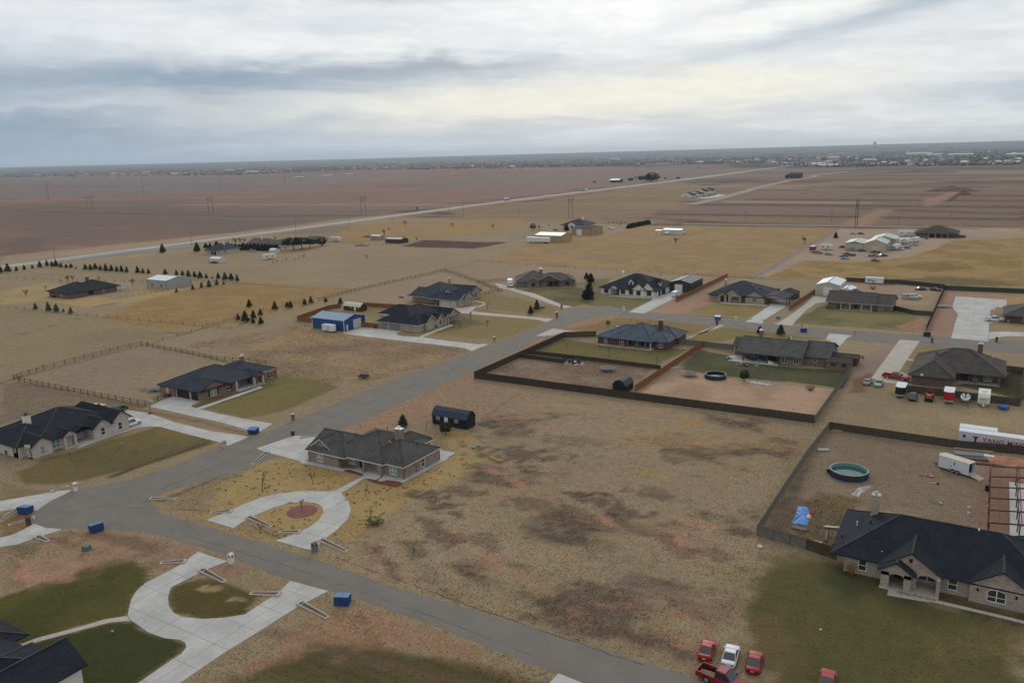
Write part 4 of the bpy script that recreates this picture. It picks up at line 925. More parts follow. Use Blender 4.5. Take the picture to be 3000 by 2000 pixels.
# taupe brick house inside the horseshoe drive
h = House('brick_house', 'taupe brick house with charcoal hip roof above the horseshoe driveway', 'house', (-104.0, 116.0), TAUPE, R_CHAR, WHITE, WHITE, eave=2.55)
h.box(-116.0, -107.7, 109.8, 121).box(-107.702, -97.4, 111.9, 124.5).box(-97.402, -92.5, 111.3, 122.8).box(-92.55, -92.3, 115.2, 122.8)
h.box(-103.2, -97.41, 120.0, 126.4)
h.roof(-116.5, -105.5, 109.35, 121.6, 2.7, 'x', 'b')
h.roof(-112.0, -96.4, 110.2, 126.4, 3.35, 'x', 'ab')
h.roof(-103.5, -92.05, 110.9, 123.2, 2.75, 'x', 'ab')
h.roof(-103.6, -97.0, 117, 126.9, 2.1, 'y', 'b')
h.roof(-116.1, -110.3, 110.5, 118, 2.0, 'y', 'b', z=2.95, wallgable=0.3)
h.win('S', 109.8, -112.7, 1.5, 1.7, 0.55, glass=TEAL); h.win('S', 111.9, -106.0, 1.4, 1.6, 0.6, glass=TEAL); h.win('S', 111.9, -98.5, 1.3, 1.6, 0.6, glass=TEAL)
h.win('S', 111.3, -95.0, 1.5, 1.7, 0.55, glass=TEAL); h.win('E', -92.3, 117.2, 1.0, 1.6, 0.6, 1, 2)
h.door('S', 111.9, -103.6, 1.0); h.column(-101.6, 110.5, 0.5, 2.5); h.column(-97.55, 110.7, 0.5, 2.5)
h.slab(-104.5, -97.3, 110.2, 111.9, 0.12); h.chimney(-99.0, 118.6, 4.2, 6.9, 1.5, 1.1)
h.vent(-96.4, 119.7, 4.6, 0.35, BLACK); h.vent(-95.1, 119.2, 4.1, 0.35, BLACK); h.vent(-108.2, 116.0, 4.9, 0.5, BLACK); h.vent(-103.7, 120.5, 5.5, 0.5, BLACK)
for x, y in ((-92.25, 111.22), (-92.25, 122.7), (-115.95, 109.7)):
 b = MB(); b.box(x - h.ox - .05, x - h.ox + .05, y - h.oy - .05, y - h.oy + .05, 0.1, 2.5); b.build('downspout', BRDOOR if x > -100 else WHITE, h.t)
h.done()

# white brick house, far left
h = House('brick_house', 'white brick house with black roof and tall white chimney at the left', 'house', (-176, 93), WHBR, R_BLK, DKTRIM, WHITE, eave=2.6)
h.box(-184.0, -172.7, 82.0, 97).box(-172.9, -169.6, 83.4, 87.6).box(-176, -170.8, 87.59, 92.6).box(-181, -173.2, 92.59, 97.5).box(-186, -169.0, 96.6, 101.0).box(-186, -168.95, 101.01, 105.2)
h.box(-187, -180, 84.5, 99); h.box(-174.6, -172.4, 82.0, 84.0)
h.roof(-188.5, -169.8, 84.6, 105.6, 4.1, 'x', 'ab', z=2.68)
h.roof(-184.5, -172.1, 81.5, 93, 2.7, 'x', 'ab')
h.roof(-178, -169.0, 82.9, 88.0, 1.75, 'x', 'a'); h.roof(-182, -168.4, 96.2, 101.4, 1.9, 'x', 'a'); h.roof(-186.6, -168.4, 100.6, 106.2, 2.35, 'x', 'a', z=2.75)
h.roof(-176, -168.9, 89.6, 93.2, 1.3, 'x', 'a', z=2.8); h.roof(-180, -169.6, 92.2, 97.2, 1.2, 'x', 'a', z=2.61, wallgable=None)
h.column(-169.3, 90.2, 0.5, 2.65, STONE); h.column(-169.3, 92.5, 0.5, 2.65, STONE); h.slab(-174, -168.7, 89.8, 96.6, 0.12)
h.win('E', -169.6, 85.5, 0.95, 1.6, 0.5, 1, 2, glass=TEAL); h.win('E', -170.8, 89.0, 1.7, 1.7, 0.45, 2, 2, glass=TEAL); h.win('E', -169.0, 98.8, 0.9, 1.6, 0.6, 1, 2); h.win('E', -168.95, 103.0, 0.9, 1.6, 0.6, 1, 2)
h.win('S', 82.0, -173.7, 0.6, 0.7, 1.3, 1, 2); h.door('E', -173.2, 91.4, 1.1, 2.2, BRDOOR); h.win('E', -173.2, 95.0, 1.2, 1.5, 0.6, 1, 2)
h.chimney(-180.0, 88.4, 3.6, 6.7, 1.25, 1.25, WHITEP, BLACK)
h.vent(-176.5, 97.5, 4.7, 0.3, BLACK); h.vent(-178.5, 91.0, 4.6, 0.3, BLACK); h.done()

# red brick house with brown garage doors
h = House('brick_house', 'red brick ranch house with dark brown garage doors and slate roof', 'house', (-178, 138), REDBR, R_NAVY, DKTRIM, WHITE)
h.box(-187.6, -181.5, 126.9, 140).box(-181.6, -171.6, 127.3, 135.3).box(-183, -172.2, 135.25, 138.6).box(-184, -174, 138.55, 147.5).box(-184, -172.2, 145.2, 153.4).box(-184, -171.4, 147.45, 153.2)
h.roof(-188.2, -170.9, 126.5, 147.5, 3.7, 'y', 'ab', z=2.66); h.roof(-186, -171.9, 138, 153.9, 3.1, 'x', 'ab'); h.roof(-182, -170.9, 126.8, 136.2, 2.1, 'x', 'a', z=2.7)
h.roof(-182, -171.4, 136.9, 143.2, 1.5, 'x', 'ab', z=2.61); h.roof(-178, -169.3, 143.6, 147.0, 1.3, 'x', 'a', z=2.75)
h.garage('S', 127.3, -178.6, 4.9, 2.2, BRDOOR); h.garage('S', 127.3, -173.9, 2.5, 2.2, BRDOOR)
h.wallthing('pilaster', 'S', 127.3, -175.65, 0, 0.45, 2.5, 0.08, STONE); h.wallthing('pilaster', 'S', 127.3, -181.2, 0, 0.4, 2.5, 0.08, STONE)
h.win('E', -171.6, 131.3, 2.0, 1.6, 0.6, 2, 1, glass=TEAL, shutters=BRDOOR); h.win('E', -172.2, 136.6, 1.0, 1.6, 0.6, 1, 2, shutters=BRDOOR); h.win('E', -171.4, 151.0, 1.1, 1.5, 0.6, 1, 2, shutters=BRDOOR)
h.win('E', -174, 141.0, 1.4, 1.6, 0.5, 2, 2); h.door('S', 126.9, -184.4, 1.0, 2.1, OFFW)
h.column(-170.9, 138.3, 0.5, 2.55, STONE); h.column(-170.2, 143.8, 0.5, 2.6, STONE); h.column(-170.2, 146.8, 0.5, 2.6, STONE); h.door('E', -174, 145.3, 1.2, 2.2, BRDOOR)
h.slab(-174, -169.8, 138.2, 147.2, 0.12); h.chimney(-178.9, 147.6, 4.6, 6.7, 1.0, 1.0, REDBR); h.vent(-178, 139, 5.6, 0.35, BLACK); h.vent(-177, 135, 4.9, 0.3, BLACK); h.done()

# dark roofed house in the lower left corner
h = House('brick_house', 'white walled house with black roof cut off by the lower left corner', 'house', (-96, 40), WHITEP, R_BLK, DKTRIM, WHITE, eave=2.75)
h.box(-112, -92.5, 26, 41.5).box(-112, -104.5, 30, 44.6).box(-92.45, -87.5, 30, 44.3)
h.roof(-113, -91.5, 25.4, 43.0, 4.2, 'x', 'ab', z=2.85); h.roof(-112.6, -99.4, 34.5, 44.9, 2.1, 'x', 'ab'); h.roof(-94.5, -86.8, 29.5, 44.8, 2.4, 'y', ''); h.roof(-97, -89.5, 33, 43.9, 2.5, 'x', 'ab', z=2.9)
h.garage('E', -87.5, 38.0, 4.8, 2.2, BRDOOR); h.column(-104.2, 44.6, 0.5, 2.7); h.vent(-96, 40, 6.0, 0.4, BLACK); h.done()

# large tan brick house, lower right
h = House('brick_house', 'large tan brick house with black roof and arched entry at lower right', 'house', (-4, 121), TANBR, R_BLK, DKTRIM, WHITE, eave=2.6)
h.box(-15.2, -13.9, 117.2, 129.6).box(-13.95, -8.8, 114.6, 129.7).box(-8.85, -1.5, 115.8, 129.9).box(-1.52, 2.0, 114.8, 129.9).box(1.98, 12.6, 114.1, 128)
h.box(-8.8, -7.75, 112.3, 115.8, 0, 2.5).box(-5.9, -5.0, 112.3, 115.8, 0, 2.5).box(-1.95, -1.5, 112.6, 115.8, 0, 2.6).box(-5.0, -4.4, 113.4, 115.8, 0, 2.6)
def arch_wall(hh, x0, x1, y0, y1, xa, xb, zs, zt, top):
 P = [(x0, zs), (xa, zs)] + [((xa + xb) / 2 - (xb - xa) / 2 * math.cos(a), zs + (zt - zs) * math.sin(a)) for a in np.linspace(0, math.pi, 9)][1:-1] + [(xb, zs), (x1, zs), (x1, top), (x0, top)]
 (dx, dy) = (hh.ox, hh.oy); hh.W.extr([(u - dx, z) for u, z in P], 'y', y0 - dy, y1 - dy)
arch_wall(h, -8.8, -5.0, 112.3, 112.75, -7.75, -5.9, 2.0, 2.42, 2.75); arch_wall(h, -5.0, -1.5, 113.4, 113.9, -4.4, -1.95, 1.9, 2.55, 2.9)
h.roof(-15.8, 13.4, 114.1, 130.4, 4.4, 'x', 'ab', z=2.63); h.roof(-16.0, -7.5, 116.8, 130.8, 3.0, 'x', 'a', z=2.62)
h.roof(-9.3, -1.2, 113.3, 124, 2.75, 'y', 'b', z=2.75, wallgable=0.3); h.roof(-9.3, -4.5, 112.0, 118, 1.55, 'y', 'b', z=2.7, wallgable=0.32)
h.roof(1.6, 9.6, 113.7, 124, 2.6, 'y', 'b', z=2.72, wallgable=0.42); h.roof(6, 13.4, 118, 131.5, 2.6, 'y', 'ab', z=2.65)
h.win('S', 114.6, -11.45, 0.95, 1.5, 0.75, 1, 2); h.win('S', 115.8, -3.2, 2.0, 1.7, 0.7, 2, 2); h.win('S', 114.8, -0.05, 1.0, 1.5, 0.75, 1, 2); h.win('S', 114.1, 5.1, 2.0, 1.3, 0.7, 2, 2, 0.4)
h.door('S', 115.8, -6.8, 1.2, 2.2, BRDOOR); h.slab(-8.9, -1.6, 112.0, 115.8, 0.13, CONC2)
h.wallthing('wall_lantern', 'S', 114.1, 2.9, 1.75, 0.22, 0.42, 0.22, BLACK); h.wallthing('wall_lantern', 'S', 114.1, 7.3, 1.75, 0.22, 0.42, 0.22, BLACK); h.wallthing('gable_vent', 'S', 113.6, -5.3, 4.0, 0.42, 0.55, 0.06, DKTRIM)
h.chimney(-11.4, 125.4, 3.6, 8.1, 1.1, 1.1, TANBR, GALV); h.vent(2.4, 122, 6.4, 0.7, WHITE, 0.1); h.vent(1.6, 121.6, 6.2, 0.3, WHITE); h.vent(4.0, 121, 5.7, 0.3, BLACK, 0.2); h.vent(-13.4, 122, 4.3, 0.4, WHITE); h.vent(-9.2, 116, 3.3, 0.3, WHITE); h.vent(6.0, 120.5, 5.3, 0.3, BLACK); h.vent(-11.5, 121.5, 5.3, 0.25, BLACK, 0.12); h.vent(-15, 119, 3.3, 0.25, BLACK, 0.1)
h.done()

# stone fronted house beside the blue shop
h = House('stone_house', 'stone fronted house with black roof beside the blue metal shop', 'house', (-180, 228), TANBR, R_BLK, WHITE, WHITE)
h.box(-188.0, -178.0, 217.8, 236).box(-178.02, -170.2, 217.9, 236).box(-172, -169.4, 221.0, 232.0).box(-178, -171.5, 231.9, 242).box(-196, -178.1, 228, 241)
h.roof(-189.2, -172.5, 217.3, 240.5, 4.6, 'y', 'ab', z=2.7); h.roof(-189.2, -171.0, 217.3, 228.5, 2.9, 'x', 'ab', z=2.64); h.roof(-178.5, -169.7, 217.5, 232.0, 2.9, 'y', 'ab')
h.roof(-182, -168.9, 220.6, 227.6, 2.6, 'x', 'a', z=2.7); h.roof(-182, -168.9, 227.3, 232.5, 2.1, 'x', 'a', z=2.75); h.roof(-186, -168.7, 233.8, 242.4, 2.6, 'x', 'a', z=2.75); h.roof(-198.5, -180, 229, 241, 3.0, 'x', 'ab', z=2.68)
h.roof(-176, -168.3, 231.6, 234.6, 1.3, 'x', 'a', z=2.9, wallgable=0.3)
h.garage('S', 217.8, -185.7, 2.5, 2.2, mat('grey_garage', (112, 108, 106), 0.7)); h.garage('S', 217.8, -181.0, 4.8, 2.2, mat('grey_garage', (112, 108, 106), 0.7))
h.win('S', 217.9, -175.8, 1.1, 1.5, 0.7, 1, 1, glass=TEAL); h.win('S', 217.9, -171.5, 1.7, 1.5, 0.7, 2, 1, glass=TEAL); h.win('E', -170.2, 219.6, 1.2, 1.5, 0.7, 1, 1, glass=TEAL); h.win('E', -169.4, 223.8, 1.3, 1.7, 0.6, 2, 1, glass=TEAL); h.win('E', -169.4, 229.6, 1.0, 1.8, 0.6, 1, 1)
h.column(-169.0, 232.2, 0.4, 2.8, STONE); h.column(-169.0, 234.2, 0.4, 2.8, STONE); h.door('E', -171.5, 233.2, 1.2, 2.3, mat('oak_door', (96, 66, 44), 0.6)); h.win('E', -171.5, 238.2, 1.6, 1.7, 0.5, 2, 1); h.column(-169.3, 241.6, 0.4, 2.7, STONE); h.done()

# house with dormer behind it
h = House('brick_house', 'tan brick house with dark roof, white gable trim and one grey dormer', 'house', (-196, 276), TANBR, R_NAVY, OFFW, WHITE, eave=2.75)
h.box(-211.5, -196, 267.5, 282).box(-196.05, -185.0, 263.8, 274.5).box(-203, -189.5, 274, 287).box(-196.5, -190.5, 280, 287.5)
h.roof(-212.4, -194, 264.5, 288.5, 4.9, 'x', 'ab', z=2.85); h.roof(-212.5, -190, 266.6, 280, 2.6, 'x', '', z=2.8); h.roof(-201, -184.2, 263.2, 271.5, 2.3, 'x', 'a', z=2.78); h.roof(-200, -183.9, 266.5, 274.8, 2.9, 'x', 'a', z=2.82)
h.roof(-206, -188.6, 279.0, 288, 2.9, 'x', 'a', z=2.85); h.dormer(-192.7, 267.2, 4.2, 3.0, 4.0, 1.5, 1.0, 'S')
h.garage('S', 263.8, -191.5, 4.8, 2.2, OFFW); h.garage('S', 263.8, -187.4, 2.5, 2.2, OFFW); h.door('S', 263.8, -195.3, 1.0, 2.1, BRDOOR); h.win('E', -185.0, 266.2, 1.8, 1.5, 0.7, 2, 1, glass=TEAL); h.win('E', -185.0, 271.8, 1.8, 1.5, 0.7, 2, 1, glass=TEAL); h.win('E', -189.5, 283.4, 1.8, 1.8, 0.6, 2, 1)
h.win('S', 267.5, -204, 1.0, 1.3, 0.8, 1, 2); h.win('S', 267.5, -199.5, 1.0, 1.3, 0.8, 1, 2); h.column(-189.3, 277.0, 0.4, 2.75, STONE); h.chimney(-206.5, 288.3, 4.0, 7.2, 0.9, 0.9, TANBR); h.done()

# weathered grey house with the box truck
gy = heading((-187.8, 316.3), (-165.4, 330.2))
h = House('brick_house', 'long weathered grey house with covered porch behind the box truck', 'house', (-187.4, 316.2), GREYBR, R_TAN, R_TAN, BLACK, rot=gy)
ox, oy = -187.4, 316.2
def q(x0, x1, y0, y1): return (ox + x0, ox + x1, oy + y0, oy + y1)
h.box(*q(0, 14, 0, 16)); h.box(*q(4, 10, -1.5, 1)); h.box(*q(10, 19, 2.8, 14)); h.box(*q(19, 26.5, 0, 12))
h.roof(*q(-1, 16, -0.6, 17), 4.0, 'x', 'ab', z=2.75); h.roof(*q(3.5, 10.5, -2.0, 8), 1.9, 'y', 'b', z=2.68, wallgable=0.5); h.roof(*q(9, 19.6, -1.0, 10), 2.6, 'y', 'b', z=2.8, wallgable=1.2); h.roof(*q(8, 27, -0.5, 13), 3.0, 'x', 'ab', z=2.7); h.roof(*q(20, 26.9, -1.4, 8), 1.8, 'y', 'b', z=2.66, wallgable=0.5)
h.win('S', oy - 1.5, ox + 7, 1.6, 1.5, 0.7, 3, 1); h.win('S', oy + 2.8, ox + 12.5, 2.2, 2.0, 0.3, 3, 1); h.door('S', oy + 2.8, ox + 15.4, 1.2, 2.1, BLACK); h.win('S', oy + 2.8, ox + 17.6, 1.2, 1.9, 0.3, 2, 1); h.win('S', oy, ox + 23, 1.5, 1.5, 0.7, 2, 2)
for x in (10.4, 13.6, 16.4, 18.8): h.column(ox + x, oy - 0.4, 0.35, 2.7, DARKWOOD)
h.chimney(ox + 11, oy + 7, 4.0, 7.6, 1.4, 1.0, GREYBR, CHROME); h.wallthing('skylight', 'S', oy + 3.6, ox + 4.5, 3.7, 0.7, 0.12, 0.5, WHITE); h.wallthing('skylight', 'S', oy + 4.4, ox + 14.2, 5.0, 0.8, 0.12, 0.5, WHITE); h.garage('W', ox, oy + 10, 4.8, 2.2, BRDOOR); h.done()

# white painted house with black roof and dormers
h = House('white_house', 'white painted brick house with steep black roof and two white dormers', 'house', (-132, 324), WHITEP, R_BLK, DKTRIM, BLACK, eave=2.7)
h.box(-145.2, -139.8, 316.2, 334).box(-139.82, -136.6, 318.4, 334).box(-136.62, -129.7, 316.4, 336).box(-129.72, -124.8, 315.9, 336).box(-124.82, -120.4, 316.4, 330).box(-130, -119.7, 318, 334)
h.roof(-146.3, -119.0, 315.6, 340, 5.2, 'x', 'ab', z=2.78); h.roof(-131.0, -123.6, 315.2, 326, 2.9, 'y', 'b', z=2.72); h.roof(-126.9, -119.9, 315.6, 328, 3.6, 'y', 'b', z=2.74); h.roof(-141.0, -136.0, 314.6, 322, 1.9, 'y', 'b', z=2.85, wallgable=0.9)
h.dormer(-132.3, 319.2, 4.2, 2.2, 5.5, 1.5, 1.2, 'S'); h.dormer(-120.8, 325.0, 4.0, 2.2, 4, 1.4, 1.1, 'E')
h.win('S', 316.2, -142.6, 1.9, 1.7, 0.6, 2, 2); h.win('S', 316.4, -134.8, 1.9, 1.7, 0.6, 2, 2); h.win('S', 316.4, -131.1, 1.7, 1.7, 0.6, 2, 2); h.win('S', 315.9, -127.5, 1.8, 1.7, 0.6, 2, 2); h.win('S', 316.4, -122.9, 1.8, 1.7, 0.6, 2, 2)
h.door('S', 318.4, -138.1, 1.4, 2.3, BRDOOR); h.column(-139.9, 315.3, 0.3, 2.75, CEDAR); h.column(-137.0, 315.3, 0.3, 2.75, CEDAR); h.garage('E', -119.7, 320.4, 2.5, 2.3, BLACK); h.garage('E', -119.7, 325.2, 4.8, 2.3, BLACK)
h.chimney(-142.5, 334.5, 3.0, 7.3, 0.7, 0.7, WHITEP); h.done()

# tan brick house with carport
h = House('brick_house', 'tan brick house with dark roof and an attached open carport', 'house', (-84, 326), TANBR, R_NAVY, DKTRIM, WHITE)
h.box(-97.4, -93.4, 318.6, 336).box(-93.42, -90.2, 317.6, 320.2).box(-93.4, -88.9, 320.1, 336).box(-88.95, -84.4, 319.3, 336).box(-84.45, -82.6, 320.4, 336).box(-82.62, -75.2, 318.0, 334)
h.box(-89.4, -88.4, 317.7, 319.4).box(-85.0, -84.4, 317.7, 319.4)
h.roof(-98.2, -74.4, 317.8, 340, 4.6, 'x', 'ab', z=2.7); h.roof(-91.9, -83.8, 317.2, 329, 2.9, 'y', 'b', z=2.7, wallgable=0.42); h.roof(-94.0, -89.4, 317.0, 324, 1.7, 'y', 'b', z=2.68, wallgable=0.42); h.roof(-83.2, -74.8, 317.6, 328, 2.8, 'y', 'b', z=2.72)
arch_wall(h, -89.4, -84.4, 317.65, 318.0, -88.4, -85.0, 1.7, 2.4, 2.65)
h.win('S', 318.6, -95.4, 1.4, 1.5, 0.7, 2, 2); h.door('S', 317.6, -91.8, 1.4, 2.3, BLACK); h.win('S', 319.3, -86.6, 2.2, 1.6, 0.7, 2, 2); h.win('S', 318.0, -79.0, 1.6, 1.6, 0.7, 2, 2)
h.roof(-76.5, -66.2, 318.4, 330.5, 1.0, 'y', '', z=2.85, wallgable=0.2, m=R_NAVY); h.box(-75.2, -74.9, 331, 334)
for x, y in ((-66.8, 318.8), (-66.8, 324), (-66.8, 330), (-74.8, 330)): h.column(x, y, 0.25, 2.7, DARKWOOD)
h.vent(-82, 327, 6.0, 0.5, GALV); h.chimney(-95.5, 335, 2.5, 6.3, 0.7, 0.7, TANBR); h.done()

# long brown roofed house beside the beige shop
h = House('ranch_house', 'long brown roofed ranch house with straw bushes along its front', 'house', (-42, 326), GREYBR, R_BRN, OFFW, WHITE)
h.box(-51.6, -47.4, 320.6, 334).box(-47.42, -36, 321.6, 334).box(-36.02, -29.2, 320.6, 334).box(-52, -40, 330, 342)
h.roof(-52.4, -34.9, 319.0, 335, 3.2, 'x', '', z=2.68); h.roof(-36.2, -28.6, 319.9, 335, 2.9, 'x', '', z=2.62); h.roof(-49, -41, 328, 343, 2.4, 'y', 'b', z=2.66)
for x in (-46.8, -43.6, -39.6, -36.2): h.column(x, 319.5, 0.3, 2.55, OFFW)
h.slab(-47.4, -35.8, 319.2, 321.6, 0.12); h.win('S', 320.6, -49.5, 1.4, 1.5, 0.7, 2, 2); h.win('S', 321.6, -45, 1.4, 1.5, 0.7, 2, 2); h.door('S', 321.6, -41.8, 1.1, 2.1, BRDOOR); h.win('S', 321.6, -38.4, 1.8, 1.6, 0.6, 2, 2); h.win('S', 320.6, -33.4, 1.5, 1.5, 0.7, 2, 2); h.vent(-47.5, 327, 5.6, 0.4, WHITE); h.done()

# maroon brick house at the right edge
h = House('brick_house', 'maroon brick house with grey roof cut off by the right edge', 'house', (12, 324), MAROON, R_GREY, R_GREY, WHITE)
h.box(6.5, 24, 316.6, 333); h.roof(5.8, 25, 315.9, 334, 3.6, 'x', 'ab'); h.wallthing('gas_meter', 'S', 316.6, 7.6, 0.2, 0.5, 0.7, 0.3, GALV); h.win('S', 316.6, 12.5, 1.4, 1.5, 0.7); h.done()

# slate roofed maroon house behind the board fence
h = House('brick_house', 'maroon brick house with blue slate roof and red chimney behind the board fence', 'house', (-95, 236), MAROON, R_SLATE, R_SLATE, WHITE)
h.box(-106.4, -101.4, 229.4, 243).box(-101.42, -96.0, 229.2, 243).box(-96.02, -87.6, 231.6, 243).box(-87.62, -83.2, 230.2, 239.0).box(-95, -82.6, 238.9, 246)
h.roof(-107.2, -95, 228.6, 244.6, 3.0, 'x', 'a', z=2.65, wallgable=None); h.roof(-101.9, -87.2, 228.0, 246, 4.0, 'x', 'ab', z=2.66); h.roof(-92, -82.6, 229.6, 240.4, 2.3, 'x', 'ab', z=2.64); h.roof(-97, -82.0, 236, 247, 2.5, 'x', 'ab', z=2.68)
h.win('S', 229.4, -103.6, 1.0, 1.5, 0.7, 2, 2); h.win('S', 229.2, -98.0, 1.2, 1.6, 0.6, 2, 2); h.win('S', 231.6, -94.0, 1.8, 1.8, 0.4, 2, 1); h.door('S', 231.6, -91.4, 1.6, 2.1, BRDOOR); h.win('S', 230.2, -85.4, 1.5, 1.5, 0.7, 2, 2); h.wallthing('shutter_panel', 'S', 229.2, -96.5, 0.3, 0.6, 2.0, 0.05, mat('red_paint_door', (112, 40, 40), 0.6))
for x in (-95.6, -92.6, -89.8, -88.0): h.column(x, 228.6, 0.32, 2.55, OFFW if x == -88.0 else GREYBR)
h.slab(-106, -87.4, 227.6, 231.6, 0.12, CONC2); h.chimney(-88.9, 239.6, 4.0, 7.2, 1.3, 1.0, MAROON, BLACK); h.vent(-102, 235, 4.8, 0.3, CHROME, 0.14); h.vent(-93.2, 233, 4.6, 0.3, BLACK, 0.12); h.vent(-97, 240, 6, 0.3, BLACK, 0.1); h.done()

# long grey roofed house with junk on the patio
h = House('ranch_house', 'long grey roofed ranch house with a cluttered back patio', 'house', (-48, 236), GREYBR, R_GREY, R_GREY, WHITE)
h.box(-63.2, -59.0, 234.2, 241).box(-59.02, -54.5, 231.6, 243).box(-54.52, -48.8, 231.8, 243).box(-48.82, -42.6, 228.0, 243).box(-42.62, -36.0, 230.6, 245.4)
h.roof(-64, -58, 233.4, 242, 2.0, 'x', '', z=2.62); h.roof(-61.2, -42.4, 226.9, 243.8, 3.1, 'x', '', z=2.66, wallgable=0.9); h.roof(-43.2, -35.6, 229.8, 246, 2.9, 'x', '', z=2.63); 
for x in (-59.0, -55.4, -52.2, -49.0): h.column(x, 227.5, 0.3, 2.55, DARKWOOD)
h.win('S', 228.0, -47.4, 1.3, 1.5, 0.6, 2, 1); h.win('S', 228.0, -44.2, 1.2, 1.5, 0.6, 2, 1); h.win('S', 230.6, -39.6, 0.9, 1.0, 1.1, 1, 2); h.door('S', 231.8, -52.0, 1.8, 2.1, BRDOOR); h.win('S', 231.6, -56.5, 1.2, 1.5, 0.6)
h.slab(-63, -48.8, 225.8, 231.6, 0.1, CONC); h.vent(-47.6, 236.5, 5.5, 0.9, WHITE, 0.12); h.vent(-45.8, 236, 5.4, 0.3, BLACK, 0.16); h.vent(-48.8, 238.6, 5.5, 0.3, BLACK, 0.22); h.chimney(-57.6, 241.8, 3.4, 6.4, 0.9, 0.9, GREYBR); h.vent(-40.8, 234, 4.2, 0.3, BLACK); h.done()

# brown roofed house at the right
h = House('brick_house', 'brown brick house with broad brown hip roof beside the red pickup', 'house', (-4, 234), BRNBR, R_BRN, R_BRN, WHITE)
h.box(-14.3, -5.2, 222.3, 243).box(-5.22, 5.6, 231.8, 244.5)
h.roof(-15.2, -4.5, 221.5, 243, 3.1, 'y', 'ab', z=2.64); h.roof(-14.9, 6.6, 228.8, 246.6, 4.5, 'x', 'ab', z=2.66)
h.slab(-5.2, 5.4, 229.0, 231.8, 0.12, CONC2); h.column(-0.2, 229.5, 0.4, 2.55); h.column(5.0, 229.5, 0.5, 2.55); h.win('S', 231.8, 2.6, 1.8, 1.6, 0.5, 2, 1, glass=TEAL); h.door('S', 231.8, -2.6, 1.6, 2.1, BRDOOR)
h.wallthing('satellite_dish', 'S', 221.6, -12.0, 2.75, 0.6, 0.5, 0.1, WHITE); h.chimney(0.2, 244.4, 4.0, 7.4, 1.2, 1.0, BRNBR); h.vent(-5.8, 239, 6.3, 0.6, WHITE, 0.1); h.vent(3.2, 240, 5.2, 0.3, WHITE); h.vent(-8, 236, 4.9, 0.25, WHITE); h.done()
# metal fire pit table on that patio is a thing of its own (below)

# far left black roofed house
gy = R(0)
h = House('brick_house', 'brown brick house with black roof and white pergola near the young pines', 'house', (-374, 218), BRNBR, R_BLK, R_BLK, WHITE)
h.box(-382.4, -365.2, 207.4, 216).box(-382, -367.6, 215.9, 226).box(-382, -365.4, 219.0, 231)
h.roof(-383.6, -364.6, 206.6, 226, 3.8, 'x', 'ab', z=2.66); h.roof(-384, -364.8, 217, 233, 3.4, 'x', 'ab', z=2.68); h.win('E', -365.4, 224, 1.3, 1.5, 0.7, 2, 2); h.chimney(-382, 226.6, 4.5, 7.0, 1.5, 1.0); h.slab(-367.6, -364.6, 215, 219, 0.1); h.win('S', 207.4, -372, 1.2, 0.9, 0.9)
for y in (231.8, 234.0, 236.0, 238.0):
 for x in (-365.6, -371): h.column(x, y, 0.28, 2.5, WHITE if x > -368 else WHITE)
b = MB(); 
for y in np.linspace(231.4, 238.4, 9): b.box(-372 + 374, -365.2 + 374, y - 218 - .06, y - 218 + .06, 2.5, 2.68)
b.build('pergola', OFFW, h.t); h.done()

# houses along the highway
h = House('white_house', 'pale house with dark roof and white chimney among the dark cedars', 'house', (-450, 364), OFFW, R_NAVY, OFFW, WHITE)
h.box(-457.4, -446, 356, 366).box(-452, -445.6, 356.0, 360).box(-457, -445.5, 360, 375); h.roof(-458.2, -444.6, 355, 376.4, 3.9, 'y', 'ab'); h.win('S', 356, -454.0, 1.2, 1.6, 0.6); h.win('S', 356.0, -451, 1.2, 1.6, 0.6); h.win('S', 356.0, -448.6, 1.2, 1.6, 0.6); h.win('E', -445.6, 358, 1.2, 1.6, 0.6); h.win('E', -445.5, 363, 1.6, 1.6, 0.6); h.chimney(-450, 366, 5, 8, 1.3, 1.0, WHITEP); h.done()
h = House('ranch_house', 'low grey roofed ranch house half hidden by dark cedars', 'house', (-452, 408), OFFW, R_TAN, R_TAN, WHITE)
h.box(-466, -445, 401, 414).box(-446, -436, 403, 420); h.roof(-467, -443, 400, 415, 3.0, 'x', 'b'); h.roof(-448, -435, 402, 421, 2.6, 'y', 'ab'); h.chimney(-457, 406, 4, 7, 1.2, 1.0, WHITEP); h.win('E', -436, 412, 1.6, 1.4, 0.7); h.done()
h = House('ranch_house', 'small pale ranch house behind the dark trees near the highway', 'house', (-432, 438), OFFW, R_TAN, R_TAN, WHITE)
h.box(-440, -427, 433, 442); h.roof(-441, -426, 432, 443, 2.3, 'x', ''); h.win('E', -427, 437, 1.4, 1.2, 0.8); h.done()
h = House('white_house', 'white house with dark roof behind the two tan workshops', 'house', (-297, 598), WHITEP, R_NAVY, DKTRIM, WHITE, eave=3.0)
h.box(-307, -287, 592, 612).box(-301, -293, 589.5, 600); h.roof(-308.5, -285.5, 590.5, 614, 4.5, 'x', 'ab', z=3.1); h.roof(-302, -292, 588.6, 602, 3.0, 'y', 'b', z=3.05); h.win('S', 589.5, -297, 1.8, 1.6, 0.8, 1, 1, 0.5); h.door('S', 592, -290, 1.6, 2.4, BLACK); h.win('S', 592, -304.6, 1.6, 1.6, 0.7); h.chimney(-294, 604, 6, 8.8, 1.2, 1.2, WHITEP, WHITE); h.done()
h = House('ranch_house', 'brown roofed house with deep porch beyond the metal building yard', 'house', (-32, 610), BRNBR, R_DKB, R_DKB, WHITE, eave=2.8)
h.box(-44, -36.6, 599.8, 622).box(-36.6, -25, 606, 622).box(-25, -19.8, 601, 620); h.roof(-45.4, -18.8, 598.4, 625, 4.6, 'x', 'ab'); 
